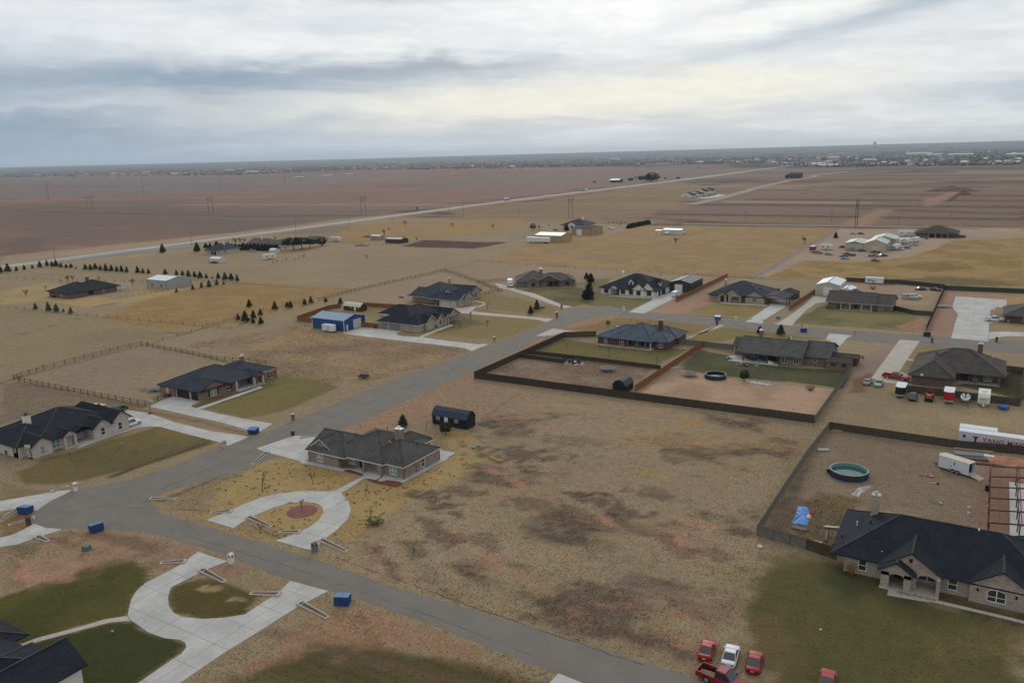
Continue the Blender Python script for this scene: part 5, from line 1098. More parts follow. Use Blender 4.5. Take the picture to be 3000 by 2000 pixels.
for x in (-36.4, -32.4, -28.8, -25.2): h.column(x, 599.6, 0.35, 2.7, OFFW)
h.win('S', 606, -33, 2.0, 1.8, 0.4); h.win('S', 606, -28, 2.0, 1.8, 0.4); h.box(-19.8, -15, 604, 610, 0, 1.7); h.done()
# white townhouses by the gravel road
px, py = zJ(1125, 352)
for k, (x0, y0, w, d, ez, rh, lb) in enumerate(((-362.5, 1041, 16, 14, 3.0, 3.8, 'nearest white gabled townhouse by the gravel road'), (-359, 1068, 14, 16, 3.2, 3.6, 'second white townhouse with charcoal roof by the gravel road'), (-360, 1094, 14, 18, 5.2, 3.6, 'two storey white townhouse behind the nearer two by the gravel road'), (-360, 1122, 14, 18, 5.2, 3.6, 'farthest white townhouse of the row by the gravel road'))):
 h = House('townhouse', lb, 'house', (x0 + w / 2, y0 + d / 2), WHITEP, R_NAVY, WHITE, BLACK, group='white townhouses by the gravel road', eave=ez)
 h.box(x0, x0 + w, y0, y0 + d); h.roof(x0 - .5, x0 + w + .5, y0 - .5, y0 + d + .5, rh, 'y', ''); h.box(x0 + w - 0.1, x0 + w + 4, y0 + 3, y0 + 9, 0, ez); h.roof(x0 + w / 2, x0 + w + 4.5, y0 + 2.5, y0 + 9.5, 2.2, 'x', 'a')
 h.garage('E', x0 + w + 4, y0 + 6, 4.4, 2.2, BLACK); h.win('S', y0, x0 + w * .5, 1.6, 1.6, 0.8); h.win('E', x0 + w, y0 + 12, 1.4, 1.5, 0.8); h.done()
h = House('dark_barn', 'black barn shaped building alone in the field before the town', 'building', (-366, 1750), mat('black_siding', (38, 40, 44), 0.7, 0.1, kind='ribs'), R_NAVY, DKTRIM, WHITE, eave=6)
h.box(-381, -350, 1741, 1760); h.roof(-382, -349, 1740, 1761, 5, 'x', 'a'); h.win('E', -350, 1750, 2, 2, 1); 
for x in (-372, -366, -360, -354): h.win('S', 1741, x, 2.2, 2.4, 1.5)
h.done()
h = House('red_barn', 'dark red barn with pale roof beside the highway', 'barn', (-688, 1574), mat('red_siding', (112, 48, 48), 0.8, 0.1, kind='ribs'), mat('pale_metal_roof', (170, 174, 176), 0.5, 0.05), WHITE, WHITE, eave=5)
h.box(-698, -678, 1564, 1586); h.roof(-699, -677, 1563, 1587, 2.5, 'x', ''); h.garage('S', 1564, -688, 5, 4, BLACK); h.done()

# ------------------------------------------------------------------ metal shops and sheds
def ribbed(n, c): return mat('ribbed_' + n, c, 0.45, 0.06, 0.5, kind='ribs', spec=0.2)
def shop(name, label, x0, x1, y0, y1, ez, rh, axis, wm, rm, trim, doors=(), wins=(), cat='shed', hips=''):
 hh = House(name, label, cat, ((x0 + x1) / 2, (y0 + y1) / 2), wm, rm, trim, trim, eave=ez)
 hh.box(x0, x1, y0, y1); hh.roof(x0 - .15, x1 + .15, y0 - .15, y1 + .15, rh, axis, hips, th=0.12, wallgable=0.13)
 for f, c, a, w, hgt, m in doors:
  (hh.garage if w > 1.5 else hh.door)(f, c, a, w, hgt, m)
 for f, c, a in wins: hh.win(f, c, a, 0.9, 0.9, 1.2, 1, 2)
 for x, y in ((x0, y0), (x1, y0), (x1, y1)):
  b = MB(); b.box(x - hh.ox - .08, x - hh.ox + .08, y - hh.oy - .08, y - hh.oy + .08, 0, ez - 0.05); b.build('corner_trim', trim, hh.t)
 return hh
WD = mat('white_sheet_door', (196, 198, 200), 0.6, 0.05)
bx0, by0 = zD(232, 770); bx1, by1 = zD(575, 800); bx2, by2 = zD(762, 752)
shop('metal_shop', 'bright blue metal shop with pale blue roof beside cedar fence', bx1 - 15.5, bx1, by1, by1 + 11.5, 4.0, 1.5, 'x', ribbed('blue', (40, 72, 124)), ribbed('paleblue', (128, 150, 168)), WHITE,
     (('E', bx1, by1 + 7.0, 4.2, 3.4, OFFW), ('E', bx1, by1 + 1.6, 0.95, 2.1, OFFW))).done()
shop('metal_shop', 'pale grey metal shop with white roof among the young pines', -361.4, -346.3, 244.9, 259.0, 4.2, 1.4, 'x', ribbed('lightgrey', (150, 152, 150)), mat('white_metal_roof', (196, 206, 212), 0.4, 0.04, spec=0.5), mat('slate_trim', (72, 84, 98), 0.5),
     (), (('S', 244.9, -357.4), ('S', 244.9, -350.2))).done()
shop('metal_shop', 'charcoal metal shop with white roller door beside the cedar fence', -119.9, -110.3, 332.6, 349.5, 4.2, 1.3, 'y', ribbed('charcoal', (56, 56, 60)), ribbed('steelgrey', (64, 72, 76)), BLACK,
     (('S', 332.6, -115.6, 3.4, 3.4, WD),)).done()
hh = shop('metal_shop', 'beige metal shop with white roof and lean-to behind the ranch house', -61.1, -51.9, 347.5, 364, 4.6, 1.3, 'y', ribbed('beige', (178, 170, 152)), mat('white_metal_roof', (196, 206, 212), 0.4, 0.04, spec=0.5), OFFW,
     (('S', 347.5, -56.4, 3.6, 3.6, WD),))
hh.roof(-52.2, -46.6, 348, 358, 0.9, 'y', '', z=2.7, th=0.1, wallgable=None)
for y in (348.5, 357.5): hh.column(-46.9, y, 0.2, 2.7, OFFW)
hh.done()
shop('metal_shop', 'tan metal shop with pale roof behind the long white trailer', -279.6, -258.4, 496.5, 513.0, 4.6, 1.6, 'x', ribbed('tan', (158, 138, 106)), mat('pale_roof', (158, 160, 162), 0.4, 0.05, spec=0.5), DARKWOOD, ()).done()
shop('metal_shop', 'tan workshop with dark roof and white roller door', -274.5, -258.6, 546.0, 566, 5.2, 1.4, 'x', ribbed('tan2', (150, 128, 102)), R_NAVY, DARKWOOD, (('S', 546, -268.8, 4.2, 4.4, WD),), (('E', -258.6, 553),)).done()
hh = shop('metal_building', 'large pale green roofed metal building amid parked junk vehicles', -64.8, -52.4, 512, 534, 4.4, 2.4, 'y', ribbed('stone', (170, 162, 142)), mat('pale_green_roof', (160, 168, 158), 0.4, 0.05, spec=0.5), DARKWOOD, (('S', 512, -58.4, 3.2, 2.8, OFFW),), cat='building')
hh.box(-75, -64.82, 512.1, 534); hh.roof(-75.4, -64.9, 511.8, 534.2, 1.0, 'y', '', z=4.3, th=0.1, wallgable=None); hh.box(-63, -50, 534.01, 552, 0, 5); hh.roof(-63.6, -49.4, 533, 553, 2.0, 'y', '', z=5.05, th=0.12, wallgable=0.2); hh.done()
shop('white_shed', 'small white storage shed with a trailer before it near the highway', -415.8, -406.8, 326.2, 332.2, 2.5, 0.9, 'x', ribbed('white', (186, 188, 186)), WHITE, OFFW, ()).done()
shop('white_shed', 'little white shed by the dark cedars', -415.6, -410.6, 374.4, 379.6, 2.5, 0.9, 'x', ribbed('white', (186, 188, 186)), WHITE, OFFW, ()).done()
x0, y0 = zM(202, 713); shop('livestock_shed', 'small pale roofed shed left of the horse pen', x0, x0 + 9, y0, y0 + 6, 3.2, 0.7, 'x', ribbed('stone2', (140, 134, 120)), WHITE, OFFW, (), cat='shed').done()
x0, y0 = zM(305, 733); hh = shop('livestock_shed', 'long open fronted livestock shed beside the bare pen', x0, x0 + 14, y0, y0 + 9, 3.0, 0.8, 'x', mat('dark_shed_wood', (66, 60, 56), 0.9, 0.2, kind='boards'), mat('pale_roof', (158, 160, 162), 0.4), DARKWOOD, (), cat='shed'); hh.done()
x0, y0 = zM(2216, 672); shop('white_shed', 'isolated white metal shed in the straw pasture', x0, x0 + 14, y0, y0 + 9, 3.4, 0.7, 'x', ribbed('white', (186, 188, 186)), mat('white_metal_roof', (196, 206, 212), 0.4), OFFW, ()).done()
shop('garden_shed', 'small grey brown shed behind the carport', -72.6, -66.2, 333.5, 340, 2.6, 1.6, 'y', mat('brown_shed_boards', (84, 76, 72), 0.85, 0.15, kind='boards'), R_DKB, DARKWOOD, (), hips='ab').done()
hh = shop('wooden_shed', 'weathered wooden shed with brown lean-to roof at the fence corner', -36.4, -30.2, 228.6, 234.5, 2.2, 0.7, 'x', mat('grey_boards', (112, 98, 86), 0.9, 0.25, kind='boards'), R_DKB, DARKWOOD, ()); hh.win('S', 228.6, -34.4, 1.1, 0.7, 1.1, 2, 1); hh.win('S', 228.6, -31.6, 1.1, 0.7, 1.1, 2, 1); hh.done()
shop('wooden_shed', 'low brown shed tucked behind the weathered shed', -36.8, -29.2, 234.9, 239.5, 2.3, 0.5, 'x', mat('rust_boards', (92, 62, 52), 0.9, 0.2, kind='boards'), R_DKB, DARKWOOD, ()).done()

def barn_shed(label, x0, x1, y0, y1, hw, hr, wm, rm, axis='x', door=None, wins=(), trim=WHITE):
 """gambrel roofed storage barn"""
 ox, oy = (x0 + x1) / 2, (y0 + y1) / 2; t = thing('storage_barn', label, 'shed', (ox, oy, 0))
 a = (x1 - x0) / 2; b = (y1 - y0) / 2
 if axis != 'x': a, b = b, a
 P = [(-b, 0.12), (b, 0.12), (b, hw), (b * .62, hw + hr * .68), (0, hw + hr), (-b * .62, hw + hr * .68), (-b, hw)]
 w = MB(); w.extr(P, axis, -a, a); w.build('wall', wm, t)
 e = 0.12; r_ = MB(); Q = [(-b - e, hw - 0.12), (-b * .62, hw + hr * .68 + .03), (0, hw + hr + .03), (b * .62, hw + hr * .68 + .03), (b + e, hw - 0.12)]
 for (u0, z0), (u1, z1) in zip(Q[:-1], Q[1:]): r_.extr([(u0, z0), (u1, z1), (u1, z1 + .09), (u0, z0 + .09)], axis, -a - e, a + e)
 r_.build('roof', rm, t)
 s_ = MB(); s_.box(x0 - ox + .2, x1 - ox - .2, y0 - oy + .2, y1 - oy - .2, 0, 0.12); s_.build('skid', DARKWOOD, t)
 def put(name, face, al, z, wd, hg, m, d=0.06):
  q_ = MB(); q_.box(-wd / 2, wd / 2, -d, 0, 0, hg); o = q_.build(name, m, t); aa = FACE[face]
  lx, ly = (al, y0 - oy) if face == 'S' else (x1 - ox, al) if face == 'E' else (x0 - ox, al); o.location = (lx, ly, z); o.rotation_euler = (0, 0, aa); return o
 if door: put('door', *door)
 for f_, al in wins:
  o = put('window', f_, al, 1.25, 0.95, 0.75, trim, 0.05); g = MB(); g.box(-.4, .4, -.06, 0, .08, .33); g.box(-.4, .4, -.06, 0, .42, .67); g.build('pane', GLASS, o)
 return t
barn_shed('black lofted storage barn with white door near two young trees', -107.1, -97.5, 140.4, 143.9, 2.3, 1.6, mat('black_barn_siding', (25, 28, 32), 0.7, 0.1, kind='boards'), mat('dark_blue_metal', (48, 58, 72), 0.6, 0.06, spec=0.2), 'x', ('S', -0.9, 0.3, 0.95, 1.95, WHITE), (('S', -3.2), ('S', 1.9)))
x0, y0 = zE(1320, 1335); x1, y1 = zE(1505, 1320)
barn_shed('small black gambrel barn against the outer board fence', x0, x0 + 3.6, y0 + .3, y0 + 5.5, 1.9, 1.4, mat('black_barn_siding', (25, 28, 32), 0.7, 0.1, kind='boards'), mat('dark_metal_roof', (52, 58, 66), 0.6, 0.06, spec=0.2), 'y')
x0, y0 = zD(545, 577)
bt = barn_shed('brown storage barn with cream roof and white doors inside cedar fence', x0 + .2, x0 + 9.4, y0 + 1, y0 + 5, 2.0, 1.2, mat('brown_barn_siding', (62, 44, 38), 0.7, 0.1, kind='boards'), mat('cream_roof', (182, 176, 156), 0.5, 0.06), 'x', ('S', 1.6, .2, .95, 1.95, WHITE), (('S', -0.6), ('S', 3.2)))
q_ = MB(); q_.box(-1.2, 1.2, -.06, 0, .15, 2.0); o = q_.build('end_door', WHITE, bt); o.location = (-4.6, 0, 0); o.rotation_euler = (0, 0, -math.pi / 2)
# ------------------------------------------------------------------ fences
PANEL = {}
def board_panel(L, H, boards, m, seed):
 key = (round(L, 2), H, boards, m.name, seed)
 if key in PANEL: return PANEL[key]
 r_ = random.Random(seed); b = MB(); w = L / boards
 for i in range(boards):
  dz = r_.uniform(-0.025, 0.025); dy = r_.uniform(-0.008, 0.008)
  b.box(i * w + 0.006, (i + 1) * w - 0.006, dy - 0.011, dy + 0.011, 0.04, H + dz)
 for z in (0.3, H * 0.55, H - 0.25): b.box(0, L, 0.022, 0.062, z - 0.045, z + 0.045)
 PANEL[key] = b.mesh('panel', m, fix=False); return PANEL[key]
POSTM = {}
def post_mesh(w, H, m):
 k = (w, H, m.name)
 if k not in POSTM: b = MB(); b.box(-w / 2, w / 2, -w / 2, w / 2, -0.02, H); POSTM[k] = b.mesh('post', m)
 return POSTM[k]
def board_fence(P, label, m, H=1.85, step=2.44, boards=16, flip=False, group='board fences', pm=None):
 t = thing('board_fence', label, 'fence', (*P[0], 0), 0, group); o0 = Vector(P[0]); pm = pm or m; k = 0
 for a, b in zip(P[:-1], P[1:]):
  a, b = Vector(a), Vector(b); L = (b - a).length; n = max(1, round(L / step)); d = (b - a) / n; ang = math.atan2(d.y, d.x)
  for i in range(n):
   p = a + d * i - o0
   me = board_panel(d.length, H, boards, m, k % 3); k += 1
   link('panel', me, t, (p.x, p.y, 0), ang) if not flip else link('panel', me, t, (p.x + d.x, p.y + d.y, 0), ang + math.pi)
   link('post', post_mesh(0.1, H + 0.03, pm), t, (p.x - d.normalized().y * (-0.07 if flip else 0.07), p.y + d.normalized().x * (-0.07 if flip else 0.07), 0), ang)
 return t
def rail_fence(P, label, m, H=1.3, step=2.6, rails=3, w=0.13, rail=0.09, group='post and rail fences', name='rail_fence', rm=None):
 t = thing(name, label, 'fence', (*P[0], 0), 0, group); o0 = Vector(P[0]); rmesh = {}
 for a, b in zip(P[:-1], P[1:]):
  a, b = Vector(a), Vector(b); L = (b - a).length; n = max(1, round(L / step)); d = (b - a) / n; ang = math.atan2(d.y, d.x)
  r_ = MB()
  for i in range(rails): z = H * (i + 0.75) / rails; r_.box(0, d.length, -rail * .3, rail * .3, z - rail / 2, z + rail / 2)
  me = r_.mesh('rail', rm or m)
  for i in range(n):
   p = a + d * i - o0; link('post', post_mesh(w, H + 0.1, m), t, (p.x, p.y, 0), ang); link('rail', me, t, (p.x, p.y, 0), ang)
 p = Vector(P[-1]) - o0; link('post', post_mesh(w, H + 0.1, m), t, (p.x, p.y, 0)); return t
board_fence([zE(1165, 795), zE(850, 803), zP(1090, 869), zP(1440, 916), zP(1871, 972)], 'long dark board fence round the two back yards and the small black barn', BROWNFENCE, 2.0, flip=True)
board_fence([zP(1871, 972), zP(1952, 858)], 'pale weathered board fence at the sandy yard corner', GREYWOOD)
board_fence([zE(1550, 1335), zE(2222, 892)], 'orange cedar fence dividing the two back yards', CEDAR, 1.9)
board_fence([zE(500, 965), zE(1120, 1035), zE(1800, 1118)], 'low dark fence across the slate roofed house lawn', BROWNFENCE, 1.3, boards=12)
board_fence([zE(410, 1000), zE(840, 1056), zE(880, 1010)], 'short dark fence round the garden bed corner', BROWNFENCE, 1.3, boards=12)
board_fence([zE(2000, 872), zE(2222, 894), zF(590, 1085)], 'grey board fence between the two back yard houses', GREYWOOD, 1.85)
board_fence([zK(45, 886), zK(215, 620), zK(400, 340), zK(555, 138)], 'long grey board fence left of the pool yard', GREYWOOD, 1.9)
board_fence([zK(45, 887), zK(390, 990)], 'pale weathered front fence of the pool yard', GREYWOOD, 1.95, boards=15, flip=True)
board_fence([zK(392, 990), zK(606, 1063)], 'darker front fence beside the large tan brick house', DARKWOOD, 1.95, boards=15, flip=True)
board_fence([zK(555, 140), zK(890, 190), zK(1480, 277), zK(1930, 318), zK(2350, 360)], 'black stained board fence before the white containers', BROWNFENCE, 1.8, boards=15)
board_fence([zY(505, 585), zY(1200, 665), zY(2290, 805)], 'dark board fence behind the row of parked trailers', BROWNFENCE, 1.9)
board_fence([zY(2290, 803), zY(2345, 295)], 'pale fence on the right of the dark olive lawn', GREYWOOD, 1.8)
board_fence([zY(2050, 262), zY(2345, 293)], 'dark fence behind the dark olive lawn', BROWNFENCE, 1.8)
board_fence([zN(1120, 1000), zN(1500, 1018), zN(1805, 1050)], 'dark board fence behind the beige shop yard', BROWNFENCE, 2.0, 3.6, 14)
board_fence([zN(1806, 1058), zN(2352, 1082), zN(2600, 1096)], 'dark green board fence behind the new concrete pad', mat('green_fence', (34, 56, 46), 0.8, 0.12), 2.0, 3.6, 14)
board_fence([zN(1805, 1052), zG(980, 692)], 'dark board fence running down to the street by the black dumpster', BROWNFENCE, 1.9, 3.0, 14)
board_fence([zG(655, 490), zG(860, 540), zG(1035, 552)], 'short dark fence right of the ranch house', BROWNFENCE, 1.8)
board_fence([zE(1950, 452), zF(515, 246)], 'orange cedar fence right of the charcoal shop', CEDAR, 2.0, 3.0, 14)
board_fence([zF(1225, 628), zF(1518, 432)], 'orange cedar fence left of the beige shop drive', CEDAR, 2.0, 3.0, 14)
board_fence([zD(230, 708), zD(75, 688), zD(390, 575), zD(545, 545)], 'cedar fence behind the bright blue shop', CEDAR, 1.9, flip=True)
board_fence([zD(745, 535), zD(1165, 562)], 'reddish cedar fence behind the stone fronted house', CEDAR, 1.9)
board_fence([zD(768, 752), zD(945, 770)], 'red cedar fence between blue shop and garage doors', CEDAR, 1.9)
board_fence([zD(1722, 642), zD(1790, 628)], 'short cedar fence by the stone porch', CEDAR, 1.9)
board_fence([zF(1030, 420), zF(1120, 424)], 'short red board fence behind the carport house', CEDAR, 1.9)
rail_fence([zA(175, 632), zA(118, 622), zA(380, 535), zA(730, 445), zA(1020, 370), zA(1222, 330), zA(1470, 375), zA(1870, 455), zA(2290, 495)], 'brown post and rail fence round three sides of the left paddock', DARKWOOD, 1.4, 3.2)
rail_fence([zA(165, 640), zA(700, 745), zA(1255, 852), zA(1360, 812), zA(1480, 775)], 'brown post and rail fence on the near side of the left paddock', DARKWOOD, 1.4, 3.0)
rail_fence([zD(300, 478), zD(740, 362), zD(1190, 258), zD(1635, 160), zD(1900, 252), zD(2235, 380)], 'long brown post and rail fence behind the dormered house', DARKWOOD, 1.4, 3.4)
rail_fence([zE(30, 388), zE(150, 362), zE(240, 345)], 'short brown rail fence by the swing frame', DARKWOOD, 1.4, 2.6)
rail_fence([zE(0, 268), zE(180, 250), zE(345, 246)], 'black pipe fence left of the box truck', BLACK, 1.4, 3.0)
rail_fence([zE(960, 290), zE(1150, 285)], 'black pipe fence right of the weathered grey house', BLACK, 1.3, 3.0)
rail_fence([zL(400, 872), zL(800, 815), zL(1330, 762)], 'blue white rail fence along the highway', mat('blue_white_rail', (166, 182, 198), 0.6, 0.05), 1.7, 3.6, 3, 0.26, 0.3)
rail_fence([zW(240, 412), zW(440, 355), zW(635, 318)], 'grey pipe corral fence by the long white trailer', GALV, 1.8, 3.0, 4)
rail_fence([zL(830, 1118), zL(1000, 1090), zL(1160, 1062)], 'thin wire fence before the pale grey shop', DARKWOOD, 1.2, 3.0, 3, 0.1, 0.04)
rail_fence([zR(640, 1650)[:2], zR(300, 1700)[:2]], 'low plank edging by the lower left drive', DARKWOOD, 0.3, 2.5, 1) if 0 else None
WIRE = mat('fence_wire', (120, 112, 100), 0.7)
for l_, lb in ((((0, 880), (40, 868)), 'thin wire fence at the far left of the paddock'), (((0, 706), (200, 725), (530, 755)), 'wire fence below the three young pines'), (((340, 792), (440, 764), (560, 725), (690, 692)), 'wire fence along the straw pasture edge'),
              (((0, 640), (200, 646), (440, 650), (545, 650)), 'wire fence along the young pine row'), (((1110, 603), (1440, 624), (1750, 641)), 'wire fence on the near side of the straw pasture'), (((1735, 638), (1925, 527)), 'wire fence beside the gravel track'), (((640, 546), (800, 560), (930, 565)), 'wire fence near the livestock sheds')):
 rail_fence(zp(*l_), lb, POLEW, 1.2, 6.0, 3, 0.12, 0.025, 'wire fences through the pastures', 'wire_fence', WIRE)

# ------------------------------------------------------------------ vehicles (local +x is forward)
def wheels(t, xs, w, r=0.33, tw=0.22, dual=False, rim=None):
 for x in xs:
  for s in (-1, 1):
   m = MB(); m.wheel(0, 0, 0, r, tw, 14); o = m.build('wheel', TYRE, t, (x, s * (w / 2 - tw * 0.45), r))
   g = MB(); g.wheel(0, s * (tw / 2 + 0.004), 0, r * 0.62, 0.02, 10); g.wheel(0, s * (tw / 2 + 0.016), 0, r * 0.2, 0.02, 8); g.build('rim', rim or GALV, o)
def body_ring(x, w, zb, zs, zt, k=0.86):
 h = w / 2
 return [(x, -h * .9, zb), (x, -h, zb + .18), (x, -h, zs), (x, -h * k, zt), (x, h * k, zt), (x, h, zs), (x, h, zb + .18), (x, h * .9, zb)]
def greenhouse(t, xr0, xr1, xf1, xf0, w, zb, zr, pm, roofcol=None):
 """cabin: glass all round with painted roof and pillars"""
 wb, wt = w * .90 / 2, w * .74 / 2
 B = [(xr0, -wb, zb), (xf0, -wb, zb), (xf0, wb, zb), (xr0, wb, zb)]; T = [(xr1, -wt, zr), (xf1, -wt, zr), (xf1, wt, zr), (xr1, wt, zr)]
 def pane(name, a, b, c, d):
  m = MB(); A = [Vector(p) for p in (a, b, c, d)]; ce = sum(A, Vector()) / 4; A = [p + (ce - p) * 0.07 for p in A]
  n = (A[1] - A[0]).cross(A[3] - A[0]).normalized() * 0.012
  m.poly([tuple(p - n) for p in A] + [tuple(p + n) for p in A], [(3, 2, 1, 0), (4, 5, 6, 7), (0, 1, 5, 4), (1, 2, 6, 5), (2, 3, 7, 6), (3, 0, 4, 7)])
  m.build(name, CARGLASS, t)
 c = MB(); e = .004
 c.poly(B + T, [(0, 1, 5, 4), (1, 2, 6, 5), (2, 3, 7, 6), (3, 0, 4, 7), (4, 5, 6, 7)]); c.build('cabin', pm, t)
 pane('windshield', B[1], B[2], T[2], T[1]); pane('rear_window', B[3], B[0], T[0], T[3])
 for i, j in ((0, 1), (2, 3)):
  a, b = Vector(B[i]), Vector(B[j]); d, f = Vector(T[i]), Vector(T[j]); ma, mt = (a + b) / 2, (d + f) / 2
  pane('side_window', a, ma, mt, d); pane('side_window', ma, b, f, mt)
 r_ = MB(); q = .02; r_.poly([(xr1, -wt, zr), (xf1, -wt, zr), (xf1, wt, zr), (xr1, wt, zr), (xr1 + .12, -wt + .1, zr + .05), (xf1 - .12, -wt + .1, zr + .05), (xf1 - .12, wt - .1, zr + .05), (xr1 + .12, wt - .1, zr + .05)],
   [(4, 5, 6, 7), (0, 1, 5, 4), (1, 2, 6, 5), (2, 3, 7, 6), (3, 0, 4, 7)]); r_.build('roof', roofcol or pm, t)
LAMP = mat('headlight_glass', (190, 192, 190), 0.15, spec=0.8); TAIL = mat('tail_lamp', (120, 22, 20), 0.3, spec=0.6); PLATE = mat('number_plate', (205, 205, 200), 0.5)
def car(label, pos, rot, pm, L=4.4, w=1.75, H=1.32, style='coupe', name='parked_car', group=None, cat='car', lid=None, trim=None):
 t = thing(name, label, cat, (*pos, 0), rot, group); h = L / 2
 zb = .2; hood = {'coupe': .74, 'sedan': .86, 'suv': 1.0, 'hatch': .82}[style]; tr = {'coupe': .86, 'sedan': .92, 'suv': 1.0, 'hatch': .9}[style]; belt = tr + .0
 m = MB(); m.loft([body_ring(-h, w * .84, zb + .16, .5, tr - .12), body_ring(-h + .18, w * .95, zb + .05, .58, tr - .02), body_ring(-h * .55, w, zb, .66, tr), body_ring(0, w, zb, .66, belt), body_ring(h * .42, w, zb, .64, hood + .06), body_ring(h * .8, w * .97, zb, .6, hood - .04), body_ring(h - .14, w * .9, zb + .03, .52, hood - .14), body_ring(h, w * .78, zb + .14, .46, hood - .26)])
 m.build('body', pm, t, smooth=True, bevel=0.05)
 if style == 'coupe': gx = (-h * .74, -h * .30, h * .06, h * .44)
 elif style == 'sedan': gx = (-h * .66, -h * .38, h * .08, h * .42)
 elif style == 'hatch': gx = (-h * .92, -h * .62, h * .08, h * .44)
 else: gx = (-h * .96, -h * .84, h * .14, h * .42)
 greenhouse(t, *gx, w, belt - .03, H, pm); wheels(t, (-h * .60, h * .62), w, .31 if H < 1.5 else .36)
 for s in (-1, 1):
  a = MB(); a.box(h - .14, h - .005, s * w * .29 - .16, s * w * .29 + .16, hood - .38, hood - .27); a.build('headlight', LAMP, t)
  a = MB(); a.box(-h - .012, -h + .1, s * w * .30 - .18, s * w * .30 + .18, tr - .26, tr - .15); a.build('taillight', TAIL, t)
  a = MB(); a.box(gx[3] - .35, gx[3] - .2, s * (w / 2 + .02) - .08, s * (w / 2 + .02) + .08, belt, belt + .14); a.build('mirror', pm, t)
 a = MB(); a.box(-h - .05, -h + .1, -w * .40, w * .40, zb + .10, zb + .30); a.build('bumper', trim or BLACK, t)
 a = MB(); a.box(h - .1, h + .05, -w * .38, w * .38, zb + .06, zb + .22); a.build('bumper', trim or BLACK, t)
 a = MB(); a.box(-h - .025, -h + .01, -.2, .2, tr - .37, tr - .27); a.build('licence_plate', PLATE, t)
 if style == 'coupe' and lid: a = MB(); a.box(-h + .02, -h + .22, -w * .42, w * .42, tr + .16, tr + .2); a.box(-h + .08, -h + .14, -w * .36, -w * .32, tr - .05, tr + .16); a.box(-h + .08, -h + .14, w * .32, w * .36, tr - .05, tr + .16); a.build('spoiler', lid, t)
 return t
def pickup(label, pos, rot, pm, L=5.9, w=1.95, H=1.85, crew=True, name='pickup_truck', group=None, load=None, trim=None):
 t = thing(name, label, 'pickup', (*pos, 0), rot, group); h = L / 2; zb = .45; top = 1.12
 bedf = -h + L * (.36 if crew else .42)
 m = MB(); m.loft([body_ring(bedf + .03, w, zb, .8, top, .93), body_ring(h * .40, w, zb, .8, top, .93), body_ring(h * .46, w, zb, .8, top + .02, .88), body_ring(h * .86, w * .98, zb, .78, top - .06, .86), body_ring(h - .08, w * .94, zb, .72, top - .14, .86), body_ring(h, w * .88, zb + .08, .7, top - .26, .86)]); m.build('body', pm, t, bevel=.02)
 b = MB(); b.box(-h, bedf, -w / 2, -w / 2 + .09, zb, top); b.box(-h, bedf, w / 2 - .09, w / 2, zb, top); b.box(bedf - .08, bedf, -w / 2 + .09, w / 2 - .09, zb, top); b.box(-h, bedf - .08, -w / 2 + .09, w / 2 - .09, zb, zb + .12); b.build('bed', pm, t)
 l_ = MB(); l_.box(-h + .05, bedf - .08, -w / 2 + .092, w / 2 - .092, zb + .12, zb + .15); l_.build('bed_liner', BLACK, t)
 g = MB(); g.box(-h - .05, -h, -w / 2 + .05, w / 2 - .05, zb + .05, top - .02); g.build('tailgate', pm, t)
 greenhouse(t, bedf + .06, bedf + .16, h * .18, h * .46, w, top - .02, H, pm); wheels(t, (-h * .56, h * .64), w, .4, .27, rim=CHROME)
 for s in (-1, 1):
  a = MB(); a.box(h - .06, h + .02, s * w * .33 - .16, s * w * .33 + .16, top - .42, top - .26); a.build('headlight', LAMP, t)
  a = MB(); a.box(-h - .06, -h + .02, s * (w / 2 - .08) - .07, s * (w / 2 - .08) + .07, top - .42, top - .12); a.build('taillight', TAIL, t)
  a = MB(); a.box(h * .34, h * .42, s * (w / 2 + .1) - .12, s * (w / 2 + .1) + .12, top, top + .26); a.build('mirror', BLACK, t)
 a = MB(); a.box(h - .02, h + .12, -w * .47, w * .47, zb, zb + .22); a.build('bumper', trim or CHROME, t); a = MB(); a.box(-h - .16, -h - .06, -w * .46, w * .46, zb, zb + .18); a.build('bumper', trim or CHROME, t)
 if load:
  q = MB()
  for i in range(6): q.beam((-h + .25, -w * .3 + i * .1, zb + .25 + .03 * i), (bedf - .2, -w * .2 + i * .09, zb + .3 + .04 * i), .09, .05)
  q.build('load', load, t)
 return t
